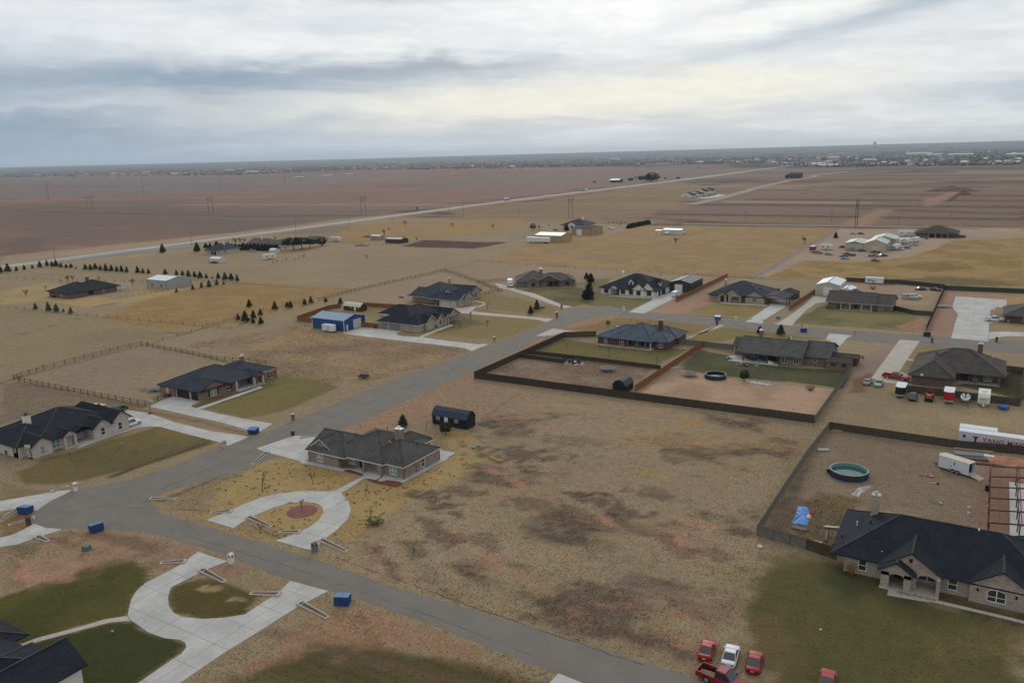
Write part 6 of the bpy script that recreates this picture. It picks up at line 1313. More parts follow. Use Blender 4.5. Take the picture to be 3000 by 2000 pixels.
def box_trailer(label, pos, rot, wallm, roofm_, L=4.9, w=2.1, H=2.3, name='cargo_trailer', vnose=.5, axles=1, lower=None, doorside=None, ramp=False, mark=None, group=None):
 t = thing(name, label, 'trailer', (*pos, 0), rot, group); h = L / 2; z0 = .45
 P = [(-h, -w / 2), (h, -w / 2), (h + vnose, -w * .12), (h + vnose, w * .12), (h, w / 2), (-h, w / 2)] if vnose else [(-h, -w / 2), (h, -w / 2), (h, w / 2), (-h, w / 2)]
 if ramp:
  m = MB(); m.box(-h, h, -w / 2, -w / 2 + .06, z0, z0 + H - .1); m.box(-h, h, w / 2 - .06, w / 2, z0, z0 + H - .1); m.prism([(h - .06, -w / 2 + .06), (h, -w / 2)] + P[2:4] + [(h, w / 2), (h - .06, w / 2 - .06)], z0, z0 + H - .1); m.box(-h, h - .06, -w / 2 + .06, w / 2 - .06, z0, z0 + .08); m.build('body', wallm, t)
  r_ = MB(); r_.poly([(-h, -w / 2 + .1, z0 + .02), (-h, w / 2 - .1, z0 + .02), (-h - 2.0, w / 2 - .1, .02), (-h - 2.0, -w / 2 + .1, .02), (-h, -w / 2 + .1, z0 + .09), (-h, w / 2 - .1, z0 + .09), (-h - 2.0, w / 2 - .1, .09), (-h - 2.0, -w / 2 + .1, .09)], [(0, 1, 2, 3), (7, 6, 5, 4), (0, 4, 5, 1), (1, 5, 6, 2), (2, 6, 7, 3), (3, 7, 4, 0)]); r_.build('ramp', CONC2, t); q = MB(); q.box(-h + .5, h - .1, -w / 2 + .08, w / 2 - .08, z0 + .1, z0 + H - .2); q.build('interior_shade', BLACK, t)  # black block fills the body, standing in for the shaded interior
 else: m = MB(); m.prism(P, z0, z0 + H - .1); m.build('body', wallm, t)
 r_ = MB(); Q = [(x * 1.01, y * 1.03) for x, y in P]; r_.prism(Q, z0 + H - .1, z0 + H); r_.build('roof', roofm_, t)
 if lower: q = MB(); Q = [(x * 1.006, y * 1.012) for x, y in P]; q.prism(Q, z0 - .06, z0 + .42); q.build('skirt', lower, t)
 ax = [0.0] if axles == 1 else [-.45, .45]
 wheels(t, [x - .3 for x in ax], w + .16, .34, .2)
 for s in (-1, 1): q = MB(); q.box(-.3 - .5 * axles - .1, -.3 + .5 * axles + .1, s * (w / 2 + .06) - .14, s * (w / 2 + .06) + .14, .72, .78); q.build('fender', BLACK, t)
 g = MB(); f = h + vnose
 for s in (-1, 1): g.beam((h - .2, s * w * .3, .45), (f + .95, 0, .45), .08)
 g.box(f + .9, f + 1.1, -.06, .06, .4, .55); g.box(f + .55, f + .63, -.04, .04, 0, .7); g.build('tongue', BLACK, t)
 if doorside:
  d = MB(); d.box(.2, 1.0, doorside * w / 2 - .03, doorside * w / 2 + .03, z0 + .2, z0 + 1.9); d.build('side_door', mat('trailer_door', (170, 172, 174), .5), t)
 if mark:
  d = MB(); d.box(-.2, .0, mark * w / 2 - .012, mark * w / 2 + .012, z0 + 1.15, z0 + 1.75); d.box(.35, .55, mark * w / 2 - .012, mark * w / 2 + .012, z0 + .75, z0 + .95); d.build('decal', BLACK, t)
 return t
RED, RED2, RED3, RED4 = paint('red', (150, 28, 30)), paint('dark_red', (118, 26, 34)), paint('crimson', (140, 22, 38)), paint('faded_red', (150, 62, 66), .6)
WHT, SILV, TEALP, DKBLUE, CHARC = paint('white', (198, 200, 204)), paint('silver', (142, 146, 150)), paint('silver_green', (130, 150, 146)), paint('dark_blue', (46, 58, 76)), paint('dark_grey', (48, 50, 54))
def ang(a, b): return heading(a, b)
# four coupes and a pickup along the bottom edge
a_, b_ = zO(530, 585), zO(610, 405); hd = heading(zO(775, 675, .3), zO(835, 430, .7))
p = zO(575, 500, .6); car('bright red hatchback coupe, leftmost of the cars by the road', p, hd, RED, 4.2, 1.72, 1.28, 'coupe', lid=RED, trim=RED)
p = zO(808, 555, .6); car('white coupe with dark rear window between two red coupes', p, hd, WHT, 4.5, 1.74, 1.30, 'coupe', trim=WHT)
p = zO(1045, 615, .6); car('dark red coupe right of the white coupe', p, hd, RED3, 4.45, 1.75, 1.30, 'coupe', trim=RED2)
p = zO(1760, 800, .6); car('faded red coupe alone on the grass at the bottom edge', p, hd - .05, RED4, 4.4, 1.75, 1.30, 'coupe', trim=RED4)
p = zO(740, 790, .8); pickup('dark red pickup with lumber in its bed by the road', p, R(-9), RED2, 6.0, 2.0, 1.9, True, load=mat('lumber', (150, 122, 90), .9, .2), trim=BLACK)
# right hand yard
p = zY(345, 335, .7); pickup('bright red pickup on the buff driveway', p, heading(zY(205, 370), zY(470, 415)), RED, 6.4, 2.05, 1.95, True)
p = zG(445, 1155, .5); car('silver car with black rear window left of the silver green sedan', p, heading(zG(425, 1185), zG(470, 1130)), SILV, 4.3, 1.75, 1.3, 'coupe', trim=SILV)
p = zG(548, 1168, .6); car('silver green sedan facing the camera beside the buff drive', p, heading(zG(565, 1150), zG(530, 1205)), TEALP, 4.6, 1.8, 1.42, 'sedan', trim=TEALP)
fd = R(-90)
row = heading(zY(420, 640), zY(2020, 860)) - math.pi / 2 + R(4)
p = zY(420, 625); box_trailer('cargo trailer with black nose and white roof, leftmost of the trailer row', p, row, mat('black_trailer', (28, 29, 31), .4), WHT, 4.6, 2.2, 2.3, lower=GALV)
p = zY(615, 655, .6); car('dark blue hatchback parked between trailer and orange tractor', p, row, DKBLUE, 4.3, 1.75, 1.45, 'hatch')
p = zY(1170, 715); box_trailer('red cargo trailer with white roof in the trailer row', p, row, RED, WHT, 4.6, 2.2, 2.5, lower=GALV)
def travel_trailer(label, pos, rot, L=6.0, w=2.45, H=2.5, name='travel_trailer', wm=None, group=None):
 t = thing(name, label, 'trailer', (*pos, 0), rot, group); h = L / 2; z0 = .55; wm = wm or mat('rv_white', (196, 194, 188), .4, .04)
 m = MB(); m.extr([(-h, z0), (h - .25, z0), (h, z0 + .55), (h, z0 + H * .72), (h - .5, z0 + H), (-h + .1, z0 + H), (-h, z0 + H - .2)], 'y', -w / 2, w / 2); m.build('body', wm, t, bevel=.03)
 b = MB()
 for s in (-1, 1): b.box(-h + .1, h - .3, s * w / 2 - .012, s * w / 2 + .012, z0 + .55, z0 + .68)
 b.build('stripe', mat('rv_stripe', (150, 140, 126), .5), t)
 for s in (-1, 1):
  for x in (-h * .55, h * .35): q = MB(); q.box(x - .45, x + .45, s * w / 2 - .02, s * w / 2 + .02, z0 + 1.1, z0 + 1.75); q.build('window', CARGLASS, t)
 q = MB(); q.box(h - .015, h + .015, -w * .3, w * .3, z0 + .95, z0 + 1.5); q.build('front_window', mat('rv_panel', (160, 152, 142), .4), t)
 q = MB(); q.box(-.4, .5, -.4, .4, z0 + H, z0 + H + .22); q.build('air_conditioner', WHT, t); q = MB(); q.box(h * .5, h * .5 + .4, -.2, .2, z0 + H, z0 + H + .1); q.build('roof_vent', WHT, t)
 wheels(t, (-.4, .4), w, .35, .22); g = MB()
 for s in (-1, 1): g.beam((h - .2, s * .7, .55), (h + 1.2, 0, .5), .09)
 g.cyl(h + .55, 0, .55, 1.05, .17, 8); g.box(h + 1.1, h + 1.3, -.07, .07, .45, .6); g.build('tongue', WHITE, t); return t
p = zY(1715, 760); travel_trailer('white travel trailer between the boat and the blue trailer', p, row, 5.6, 2.5, 2.5)
def boat_on_trailer(label, pos, rot):
 t = thing('boat_trailer', 'grey boat trailer under the white runabout', 'trailer', (*pos, 0), rot)
 g = MB()
 for s in (-1, 1): g.beam((-2.2, s * .8, .45), (1.2, s * .8, .45), .08); g.beam((1.2, s * .8, .45), (3.4, 0, .45), .08)
 for x in (-1.8, -.3, 1.0): g.beam((x, -.8, .45), (x, .8, .45), .07)
 g.box(3.3, 3.5, -.06, .06, .4, .55); g.beam((2.6, 0, .45), (2.6, 0, 1.1), .07); g.build('frame', GALV, t); wheels(t, (-.7,), 2.1, .32, .2)
 b = thing('motor_boat', label, 'boat', (*pos, 0), rot)
 def rg(x, w, zk, zt): return [(x, 0, zk), (x, -w * .42, zk + .12), (x, -w / 2, zt - .1), (x, -w / 2 + .03, zt), (x, w / 2 - .03, zt), (x, w / 2, zt - .1), (x, w * .42, zk + .12)]
 m = MB(); m.loft([rg(-2.5, 1.95, .6, 1.25), rg(-.8, 2.1, .56, 1.3), rg(.8, 2.0, .6, 1.36), rg(1.9, 1.4, .75, 1.42), rg(2.7, .25, 1.1, 1.46)]); m.build('hull', WHT, b)
 c = MB(); c.box(-2.2, .3, -.75, .75, 1.31, 1.36); c.build('cockpit', mat('boat_seat', (60, 72, 78), .6), b)
 for x in (-1.7, -.5):
  for s in (-1, 1): q = MB(); q.box(x - .25, x + .25, s * .45 - .25, s * .45 + .25, 1.36, 1.6); q.build('seat', WHT, b)
 q = MB(); q.poly([(.35, -.8, 1.36), (.75, 0, 1.38), (.35, .8, 1.36), (.05, .7, 1.72), (.4, 0, 1.75), (.05, -.7, 1.72)], [(0, 1, 4, 5), (1, 2, 3, 4)]); q.build('windscreen', mat('boat_screen', (120, 150, 156), .1, spec=.8), b)
 q = MB(); q.box(.9, 1.8, -.3, .3, 1.40, 1.46); q.build('bow_well', BLACK, b); q = MB(); q.box(-2.85, -2.45, -.2, .2, .9, 1.75); q.build('outboard_motor', BLACK, b)
p = zY(1425, 735); boat_on_trailer('white runabout boat on its trailer beside the travel trailer', p, row)
def tractor(label, pos, rot):
 t = thing('tractor', label, 'tractor', (*pos, 0), rot); OR = paint('orange', (168, 66, 38))
 m = MB(); m.box(.0, 1.5, -.38, .38, .75, 1.35); m.build('hood', OR, t, bevel=.05); c = MB(); c.box(-1.0, .0, -.55, .55, .6, .95); c.build('chassis', BLACK, t)
 s = MB(); s.box(-.75, -.3, -.25, .25, .95, 1.1); s.box(-.8, -.68, -.25, .25, 1.1, 1.5); s.build('seat', BLACK, t); f = MB()
 for y in (-.72, .72): f.box(-1.1, -.1, y - .2, y + .2, 1.12, 1.2)
 f.build('fender', OR, t)
 for x, r_, w in ((-.6, .62, .4), (1.1, .38, .28)):
  for sg in (-1, 1): q = MB(); q.wheel(0, 0, 0, r_, w, 14); o = q.build('wheel', TYRE, t, (x, sg * .78, r_)); g = MB(); g.wheel(0, sg * (w / 2 + .01), 0, r_ * .5, .03, 10); g.build('rim', WHT if sg < 0 or x > 0 else WHT, o)
 l_ = MB()
 for y in (-.55, .55): l_.beam((-.2, y, 1.3), (1.6, y, 1.0), .1); l_.beam((1.6, y, 1.0), (2.2, y, .4), .1)
 l_.build('loader_arm', OR, t); b = MB(); b.extr([(2.1, .1), (2.75, .1), (2.75, .18), (2.2, .2), (2.2, .7), (2.1, .7)], 'y', -.9, .9); b.build('bucket', BLACK, t)
 r_ = MB(); 
 for y in (-.45, .45): r_.beam((-.95, y, .9), (-.95, y, 2.2), .08)
 r_.beam((-.95, -.45, 2.2), (-.95, .45, 2.2), .08); r_.build('roll_bar', OR, t)
p = zY(865, 690); tractor('orange tractor with black loader bucket in the trailer row', p, row)
def utility_trailer(label, pos, rot, m, L=3.2, w=1.7, gate=True, name='utility_trailer', group=None):
 t = thing(name, label, 'trailer', (*pos, 0), rot, group); h = L / 2
 d = MB(); d.box(-h, h, -w / 2, w / 2, .5, .58); d.build('deck', m, t); s = MB()
 for sg in (-1, 1): s.box(-h, h, sg * w / 2 - .03, sg * w / 2 + .03, .58, .9)
 s.box(h - .06, h, -w / 2 + .03, w / 2 - .03, .58, .9); s.build('side_rail', m, t); wheels(t, (-.2,), w + .4, .33, .2); g = MB()
 for sg in (-1, 1): g.beam((h, sg * w * .4, .5), (h + 1.1, 0, .48), .07)
 g.build('tongue', BLACK, t)
 if gate:
  q = MB()
  for k in range(6): q.beam((-h, -w / 2 + w * k / 5, .6), (-h - .1, -w / 2 + w * k / 5, 1.7), .04)
  q.beam((-h - .1, -w / 2, 1.7), (-h - .1, w / 2, 1.7), .05); q.build('tailgate', BLACK, t)
 return t
p = zY(2025, 835); utility_trailer('small bright blue flat trailer, rightmost of the trailer row', p, row, paint('bright_blue', (30, 96, 168)))
p = zG(1610, 578, .8); pickup('white crew pickup on the new concrete pad by the maroon house', p, heading(zG(1540, 600), zG(1665, 603)), WHT, 5.9, 2.0, 1.9, True)
# white house
p = zA(1000, 885, .8); pickup('dark pickup with white stripe behind the white house', p, R(-80), paint('dark_green_grey', (50, 60, 60)), 5.7, 1.95, 1.85, True)
p = zA(1128, 990, .8); car('white sport utility parked at the end of the white house', p, R(95), WHT, 4.8, 1.95, 1.75, 'suv', 'parked_suv', cat='car')
p = zA(830, 850, .8); car('white car mostly hidden behind the black roof', p, R(100), WHT, 4.7, 1.8, 1.5, 'sedan')
# box truck
def box_truck(label, pos, rot, cabm, L=7.2, name='box_truck', boxm=None, group=None):
 t = thing(name, label, 'truck', (*pos, 0), rot, group); h = L / 2; boxm = boxm or WHT
 b = MB(); b.box(-h, h - 2.0, -1.2, 1.2, .95, 3.3); b.build('cargo_box', boxm, t, bevel=.03); d = MB(); d.box(-h - .03, -h, -1.0, 1.0, 1.0, 3.1); d.build('rear_door', GALV, t)
 m = MB(); m.extr([(h - 1.95, .5), (h, .5), (h, 1.15), (h - .7, 1.35), (h - 1.05, 2.15), (h - 1.95, 2.2)], 'y', -1.0, 1.0); m.build('cab', cabm, t, bevel=.04)
 w = MB(); w.poly([(h - .72, -.85, 1.4), (h - .72, .85, 1.4), (h - 1.02, .8, 2.08), (h - 1.02, -.8, 2.08)], [(0, 1, 2, 3)]); w.build('windshield', CARGLASS, t)
 for s in (-1, 1): w = MB(); w.box(h - 1.8, h - 1.05, s * 1.0 - .015, s * 1.0 + .015, 1.4, 2.0); w.build('side_window', CARGLASS, t); q = MB(); q.box(h - .01, h + .03, s * .7 - .15, s * .7 + .15, .75, .95); q.build('headlight', LAMP, t)
 g = MB(); g.box(h - .05, h + .15, -1.0, 1.0, .4, .65); g.build('bumper', BLACK, t); wheels(t, (-h + 1.6, h - .9), 2.3, .45, .28); return t
p = zE(318, 282, .8); box_truck('white box truck on the drive of the weathered grey house', p, heading(zE(305, 262), zE(330, 320)), WHT)
p = zD(415, 800); box_trailer('white cargo trailer parked before the bright blue shop', p, R(0), WHT, WHT, 4.9, 2.1, 2.2, mark=None, doorside=-1)
p = zE(1940, 400); box_trailer('small white cargo trailer on the drive beside the cedar fence', p, R(85), WHT, WHT, 3.4, 1.8, 1.9, vnose=.3)
p = zQ(405, 610); box_trailer('white cargo trailer with open rear ramp in the pool yard', p, heading(zQ(515, 690), zQ(235, 600)), mat('white_trailer', (190, 194, 198), .45, .05), mat('cream_trailer_roof', (178, 170, 160), .5, .05), 5.6, 2.1, 2.3, ramp=True, mark=1 , axles=2)
# ------------------------------------------------------------------ containers with lettering
def container(label, x0, x1, y, m, H=2.6, D=2.45, name='shipping_container'):
 L = x1 - x0; t = thing(name, label, 'container', (x0, y, 0)); b = MB(); b.box(.08, L - .08, .06, D - .06, .12, H - .1); n = int(L / .32)
 for i in range(n): x = .2 + i * .32; b.box(x, x + .16, .03, .06, .25, H - .25)
 b.build('wall', m, t); r_ = MB(); r_.box(0, L, 0, D, H - .1, H); r_.build('roof', WHT, t); e = MB()
 for x in (0, L - .12):
  for yy in (0, D - .12): e.box(x, x + .12, yy, yy + .12, 0, H - .1)
 e.build('corner_post', m, t); return t
cm = mat('container_white', (186, 186, 192), .5, .06)
cx0, cy0 = zY(1335, 1180, 2.6); cx2, cy2 = zY(1345, 1118, 2.5)
ct = container('long white shipping container with red lettering behind the black fence', cx0, cx0 + 13.7, cy0, cm)
def lettering(body, size, loc, parent, m, rot=(math.pi / 2, 0, 0), name='lettering'):
 cu = bpy.data.curves.new(name, 'FONT'); cu.body = body; cu.size = size; cu.extrude = .012; cu.space_character = 1.08; cu.offset = .014
 tmp = bpy.data.objects.new(name, cu); COL.objects.link(tmp); dg = bpy.context.evaluated_depsgraph_get()
 me = bpy.data.meshes.new_from_object(tmp.evaluated_get(dg)); bpy.data.objects.remove(tmp); me.materials.clear(); me.materials.append(m)
 o = link(name, me, parent, loc); o.rotation_euler = rot; return o
REDL = mat('red_lettering', (150, 44, 40), .6); BLUEL = mat('blue_lettering', (36, 40, 96), .6)
lettering('YANG MING', 1.3, (4.3, .012, .85), ct, REDL)
lg = MB(); lg.extr([(2.5, 1.85), (3.6, 1.85), (3.6, 1.7), (2.5, 1.7)], 'y', -.005, .025); lg.build('logo_bar', REDL, ct)
lg = MB(); lg.extr([(2.65, 1.66), (3.45, 1.66), (3.2, 1.25), (3.2, .6), (2.9, .6), (2.9, 1.25)], 'y', -.005, .025); lg.build('logo_stem', BLUEL, ct)
lg = MB(); lg.box(.75, 1.25, .005, .03, 1.3, 1.95); lg.build('placard', mat('dark_placard', (50, 54, 58), .6), ct)
container('second white container standing just behind the lettered one', cx2, cx2 + 6.8, max(cy2, cy0 + 2.7), cm, 2.5)
p = zN(1318, 1015); mt = box_trailer('white trailer with teal swirl graphics against the dark back fence', (p[0], p[1] + 1), R(0), WHT, WHT, 7.5, 2.3, 2.4, vnose=0)
b = MB()
for i, (x, z, r_) in enumerate(((-2.4, 1.5, .5), (-1.5, 1.7, .4), (-.6, 1.35, .45), (.4, 1.6, .35))): b.extr([(x + r_ * math.cos(a) * (1 + .3 * math.sin(3 * a)), z + r_ * math.sin(a)) for a in np.linspace(0, 6.28, 13)[:-1]], 'y', -1.17, -1.145)
b.build('graphic', mat('teal_graphic', (70, 130, 132), .5), mt)
# container trailer far away
p0, p1 = zW(480, 428), zW(780, 442); t = thing('semi_trailer', 'long white semi trailer before the tan shop', 'trailer', (*p0, 0)); L = p1[0] - p0[0]
b = MB(); b.box(0, L, 0, 2.6, 1.1, 4.0); b.build('cargo_box', WHT, t); b = MB()
for x in np.arange(.6, L, 1.2): b.box(x - .03, x + .03, -.02, 0, 1.2, 3.9)
b.build('rib', GALV, t)
for x in (L - 3.4, L - 2.2): 
 for s in (0, 2.6): q = MB(); q.wheel(0, 0, 0, .5, .3, 12); q.build('wheel', TYRE, t, (x, .15 if s == 0 else 2.45, .5))
q = MB(); q.box(3.0, 3.2, .4, .6, 0, 1.1); q.box(3.0, 3.2, 2.0, 2.2, 0, 1.1); q.build('landing_gear', BLACK, t)
# ranch yard vehicles
p = zG(885, 368, .7); car('white car beside a small trailer behind the ranch house', p, R(10), WHT, 4.6, 1.8, 1.5, 'suv', cat='car')
p = zG(810, 365); utility_trailer('white utility trailer beside the white car behind the ranch house', p, R(190), WHT, 3.6, 1.8, False)
p = zG(835, 398); utility_trailer('long grey flat trailer lying before the white car', p, R(0), GALV, 6.0, 2.0, False)
p = zG(935, 300, .6); car('dark car left of the two parked by the back fence', p, R(20), CHARC, 4.5, 1.75, 1.4, 'sedan')
p = zG(1065, 305, .6); car('dark car in the back corner of the ranch yard', p, R(-15), CHARC, 4.5, 1.75, 1.4, 'sedan')
p = zG(1150, 472); utility_trailer('low trailer loaded with a pale canvas roll by the dark fence', p, R(20), OFFW, 4.5, 1.8, False)
# junk yard of the metal building
jy = [(700, 205, 'car', SILV, 'silver car by the track beyond the metal building', 'sedan'), (810, 205, 'car', CHARC, 'black car beside the silver one beyond the metal building', 'sedan'),
      (675, 430, 'pickup', paint('pale_teal', (96, 146, 150)), 'pale teal pickup against the metal building wall', 0), (590, 548, 'car', paint('pale_blue', (120, 138, 150)), 'pale blue car at the front of the junk vehicles', 'sedan'), (1010, 574, 'car', paint('grey_green', (84, 90, 84)), 'dark grey car nearest the straw grass', 'sedan'),
      (1120, 508, 'car', paint('maroon', (88, 48, 48)), 'maroon car at the right of the junk vehicles', 'hatch'), (370, 490, 'car', paint('pale_grey', (120, 122, 118)), 'grey car below the white flatbed load', 'hatch'), (620, 495, 'pickup', CHARC, 'dark pickup wreck in the left junk group', 0), (700, 500, 'car', CHARC, 'dark wreck right in the left junk group', 'hatch'),
      (570, 515, 'car', CHARC, 'black wreck left in the left junk group', 'sedan'), (980, 515, 'pickup', paint('olive_grey', (92, 92, 84)), 'olive grey pickup in the middle junk group', 0), (1000, 465, 'pickup', CHARC, 'dark pickup before the roller door', 0), (820, 440, 'car', CHARC, 'black car against the metal building wall', 'sedan'),
      (560, 390, 'car', paint('rust', (90, 60, 48)), 'rust brown wreck left of the metal building', 'hatch'), (215, 470, 'pickup', paint('olive_grey', (92, 92, 84)), 'flatbed truck beside the red trailer', 0), (1370, 415, 'car', WHT, 'white van right of the teal cab truck', 'suv'), (1530, 365, 'pickup', SILV, 'silver pickup among the white trucks', 0), (1440, 400, 'car', paint('slate_blue', (84, 92, 110)), 'slate blue car behind the white van', 'sedan')]
for i, (x, y, k, m_, lb, st) in enumerate(jy):
 p = zX(x, y, .6); r_ = R([10, -20, 15, 5, -10, 30, 0, 160, 70, 190, 12, 185, 5, 20, 0, 75, 200, 10][i])
 (pickup(lb, p, r_, m_, 5.6, 1.95, 1.8) if k == 'pickup' else car(lb, p, r_, m_, 4.6, 1.8, 1.75 if st == 'suv' else 1.42, st))
p = zX(145, 455); box_trailer('bright red box trailer left of the junk vehicles', p, R(85), RED, WHT, 6, 2.5, 2.9, vnose=0, lower=OFFW)
p = zX(335, 430); travel_trailer('pale camper behind the grey wrecks', p, R(0), 6.5, 2.4, 2.6)
p = zX(1285, 415, .8); box_truck('box truck with pale teal cab right of the metal building', p, R(-110), paint('pale_teal', (96, 146, 150)), 8.5)
p = zX(1430, 330, .8); box_truck('white box truck behind the open sided shelter', p, R(-110), WHT, 8.5)
p = zX(1555, 310, .8); box_truck('white box truck nearest the brown roofed house', p, R(-110), WHT, 7.5)
p = zX(1430, 240); travel_trailer('long white fifth wheel camper beside the brown roofed house', p, R(5), 10, 2.5, 3.0)
t = thing('open_shelter', 'open sided white shelter between the parked trucks', 'shelter', (*zX(1330, 350), 0)); b = MB(); b.box(-4, 4, 0, 6, 2.9, 3.05); b.build('roof', WHT, t)
for x in (-3.8, 3.8):
 for y in (.2, 5.8): q = MB(); q.box(x - .1, x + .1, y - .1, y + .1, 0, 2.9); q.build('post', DARKWOOD, t)
# farm yard by the highway
p = zV(1230, 530); travel_trailer('white travel trailer below the little white shed', p, R(75), 8, 2.5, 2.8)
p = zV(2265, 252); travel_trailer('white camper at the far right of the dark cedars', p, R(0), 9, 2.5, 2.8)
p = zV(945, 400, .6); pickup('grey pickup before the clipped dark cedars', p, R(60), SILV)
p = zV(350, 592); utility_trailer('red flat trailer in front of the white storage shed', p, R(0), RED2, 5, 2, False)
p = zV(1340, 432); utility_trailer('dark flat trailer against the little white shed', p, R(20), CHARC, 4.5, 2, False)
p = zW(1650, 230, .6); car('white car by the tan workshop hedge', p, R(5), WHT, 5, 1.9, 1.6, 'suv'); p = zW(890, 248, .6); car('dark car before the white house wall', p, R(10), CHARC, 4.6, 1.8, 1.5, 'sedan')
# highway traffic
def on_hw(px, py, lane): 
 x, y = zP(px, py); return (HWX(y) + 1 + lane, y)
p = on_hw(1206, 461, -3); hwr = heading((HWX(p[1]), p[1]), (HWX(p[1] + 300), p[1] + 300))
t = thing('coach', 'white and red coach driving on the highway', 'bus', (*p, 0), hwr)
b = MB(); b.box(-6, 6, -1.3, 1.3, 1.5, 3.5); b.build('body', WHT, t); b = MB(); b.box(-6.02, 6.02, -1.31, 1.31, .5, 1.5); b.build('skirt', RED3, t); b = MB(); b.box(-5.6, 5.9, -1.33, 1.33, 2.2, 3.0); b.build('window_band', CARGLASS, t)
for x in (-3.6, 3.9):
 for s in (-1, 1): q = MB(); q.wheel(0, 0, 0, .5, .3, 10); q.build('wheel', TYRE, t, (x, s * 1.2, .5))
p = on_hw(1410, 439, -3); box_truck('white box truck on the highway beyond the coach', p, hwr, WHT, 9)
for k, (x, y, m_, lb, st) in enumerate(((1174, 467, WHT, 'white car on the highway just behind the coach', 'suv'), (1383, 440, CHARC, 'dark car on the highway behind the far box truck', 'sedan'), (1626, 407, CHARC, 'dark car on the highway past the red barn', 'sedan'), (1728, 394, RED2, 'red car far along the highway', 'sedan'), (1560, 428, WHT, 'white car on the highway level with the townhouses', 'suv'), (1780, 385, CHARC, 'farthest dark car along the highway', 'suv'))):
 p = on_hw(x, y, -3 if k != 4 else 3); car(lb, p, hwr, m_, 4.8, 1.9, 1.6, st)
# ------------------------------------------------------------------ trees and shrubs
def leafm(name, c): return mat('needles_' + name, c, 0.9, 0.3, 0.9, 0.3, 4.0, spec=0.15)
PINE, CEDARL, PINE2 = leafm('pine', (84, 93, 68)), leafm('cedar', (60, 66, 52)), leafm('young', (98, 108, 80))
def crown_mesh(n, seed, rfun, m, size=.22, z0=.08):
 r_ = np.random.default_rng(seed); b = MB()
 for i in range(n):
  z = z0 + (1 - z0) * (r_.random() ** 1.15); a = r_.random() * 2 * math.pi; rr = rfun(z, a) * (0.35 + 0.65 * r_.random() ** .5)
  c = Vector((rr * math.cos(a), rr * math.sin(a), z)); d = Vector((math.cos(a), math.sin(a), r_.uniform(-.1, .9))).normalized()
  u = d.cross(Vector(r_.normal(size=3))).normalized(); s = size * r_.uniform(.5, 1.1) * (1.15 - .6 * z)
  p = c - d * s * .3; q = c + d * s * .8
  b.face([tuple(p + u * s * .42), tuple(p - u * s * .42), tuple(q)]); v = d.cross(u)
  b.face([tuple(p + v * s * .36), tuple(p - v * s * .36), tuple(q + u * s * .15)])
 return b.mesh('crown', m, fix=False)
def conifer_proto(seed, m, wide=.3, n=320, trunk=.14):
 r_ = random.Random(seed); ph = [r_.uniform(0, 6.3) for _ in range(3)]
 f = lambda z, a: wide * (1.02 - z) ** .75 * (1 + .18 * math.sin(3 * a + ph[0]) + .16 * math.sin(z * 19 + ph[1]) + .1 * math.sin(5 * a + ph[2])) * min(1, .45 + z * 4)
 t = MB(); t.tube([(0, 0, -.02), (0, 0, .5), (0, 0, .9)], [.03, .02, .006], 6)
 return (crown_mesh(n, seed, f, m, .2, trunk), t.mesh('trunk', BARK))
def round_proto(seed, m, n=340, wide=.42, z0=.2):
 f = lambda z, a: wide * math.sqrt(max(.02, 1 - ((z - .6) / .42) ** 2)) * (1 + .2 * math.sin(3 * a + seed))
 t = MB(); t.tube([(0, 0, -.02), (0, 0, .35), (0, 0, .7)], [.035, .025, .01], 6)
 return (crown_mesh(n, seed, f, m, .2, z0), t.mesh('trunk', BARK))
def bare_proto(seed, depth=4, spread=.55, n0=4, tm=TWIG, rough=1.0):
 r_ = random.Random(seed); tr = MB(); tw = MB()
 def grow(p, d, L, rad, k):
  q = p + d * L * .5; d2 = (d + Vector((r_.uniform(-.2, .2), r_.uniform(-.2, .2), r_.uniform(0, .1)))).normalized(); e = q + d2 * L * .5
  (tr if k >= depth - 1 else tw).tube([p, q, e], [rad, rad * .85, rad * .65], 5 if k >= depth - 1 else 3, cap=False)
  if k == 0: return
  for _ in range(n0 if k == depth else r_.choice((2, 3, 3))):
   nd = (d2 + Vector((r_.uniform(-1, 1) * spread, r_.uniform(-1, 1) * spread, r_.uniform(-.1, .5)))).normalized()
   grow(e - d2 * L * r_.uniform(0, .45), nd, L * r_.uniform(.62, .85), max(rad * .55, .0035 * rough), k - 1)
 grow(Vector((0, 0, -.02)), Vector((0, 0, 1)), .30, .026, depth)
 return (tw.mesh('twigs', tm, fix=False), tr.mesh('trunk', BARK, fix=False))
PROTO = {'pine': [conifer_proto(s, PINE) for s in (1, 2, 3)], 'young': [conifer_proto(s, PINE2, .3, 260) for s in (4, 5)], 'cedar': [conifer_proto(s, CEDARL, .36, 380, .05) for s in (6, 7)],
         'round': [round_proto(s, CEDARL) for s in (8, 9)], 'umbrella': [round_proto(s, CEDARL, 300, .5, .45) for s in (10, 11)], 'broad': [round_proto(s, leafm('holly', (74, 80, 56)), 420, .40, .28) for s in (12, 13)],
         'bare': [bare_proto(s, rough=1.5) for s in (21, 22, 23)], 'sapling': [bare_proto(s, 3, .35, 3, rough=1.6) for s in (31, 32)], 'bushy': [bare_proto(s, 4, .8, 6, mat('red_twigs', (92, 76, 68), .95, .2), 2.2) for s in (41, 42)],
         'copper': [round_proto(s, leafm('copper', (120, 86, 58)), 240, .42, .25) for s in (51, 52)]}
TNAME = {'pine': ('pine_tree', 'crown'), 'young': ('pine_tree', 'crown'), 'cedar': ('cedar_tree', 'crown'), 'round': ('cedar_tree', 'crown'), 'umbrella': ('pine_tree', 'crown'), 'broad': ('evergreen_tree', 'crown'), 'bare': ('bare_tree', 'twigs'), 'sapling': ('young_tree', 'twigs'), 'bushy': ('bare_tree', 'twigs'), 'copper': ('oak_tree', 'crown')}
trng = random.Random(5)
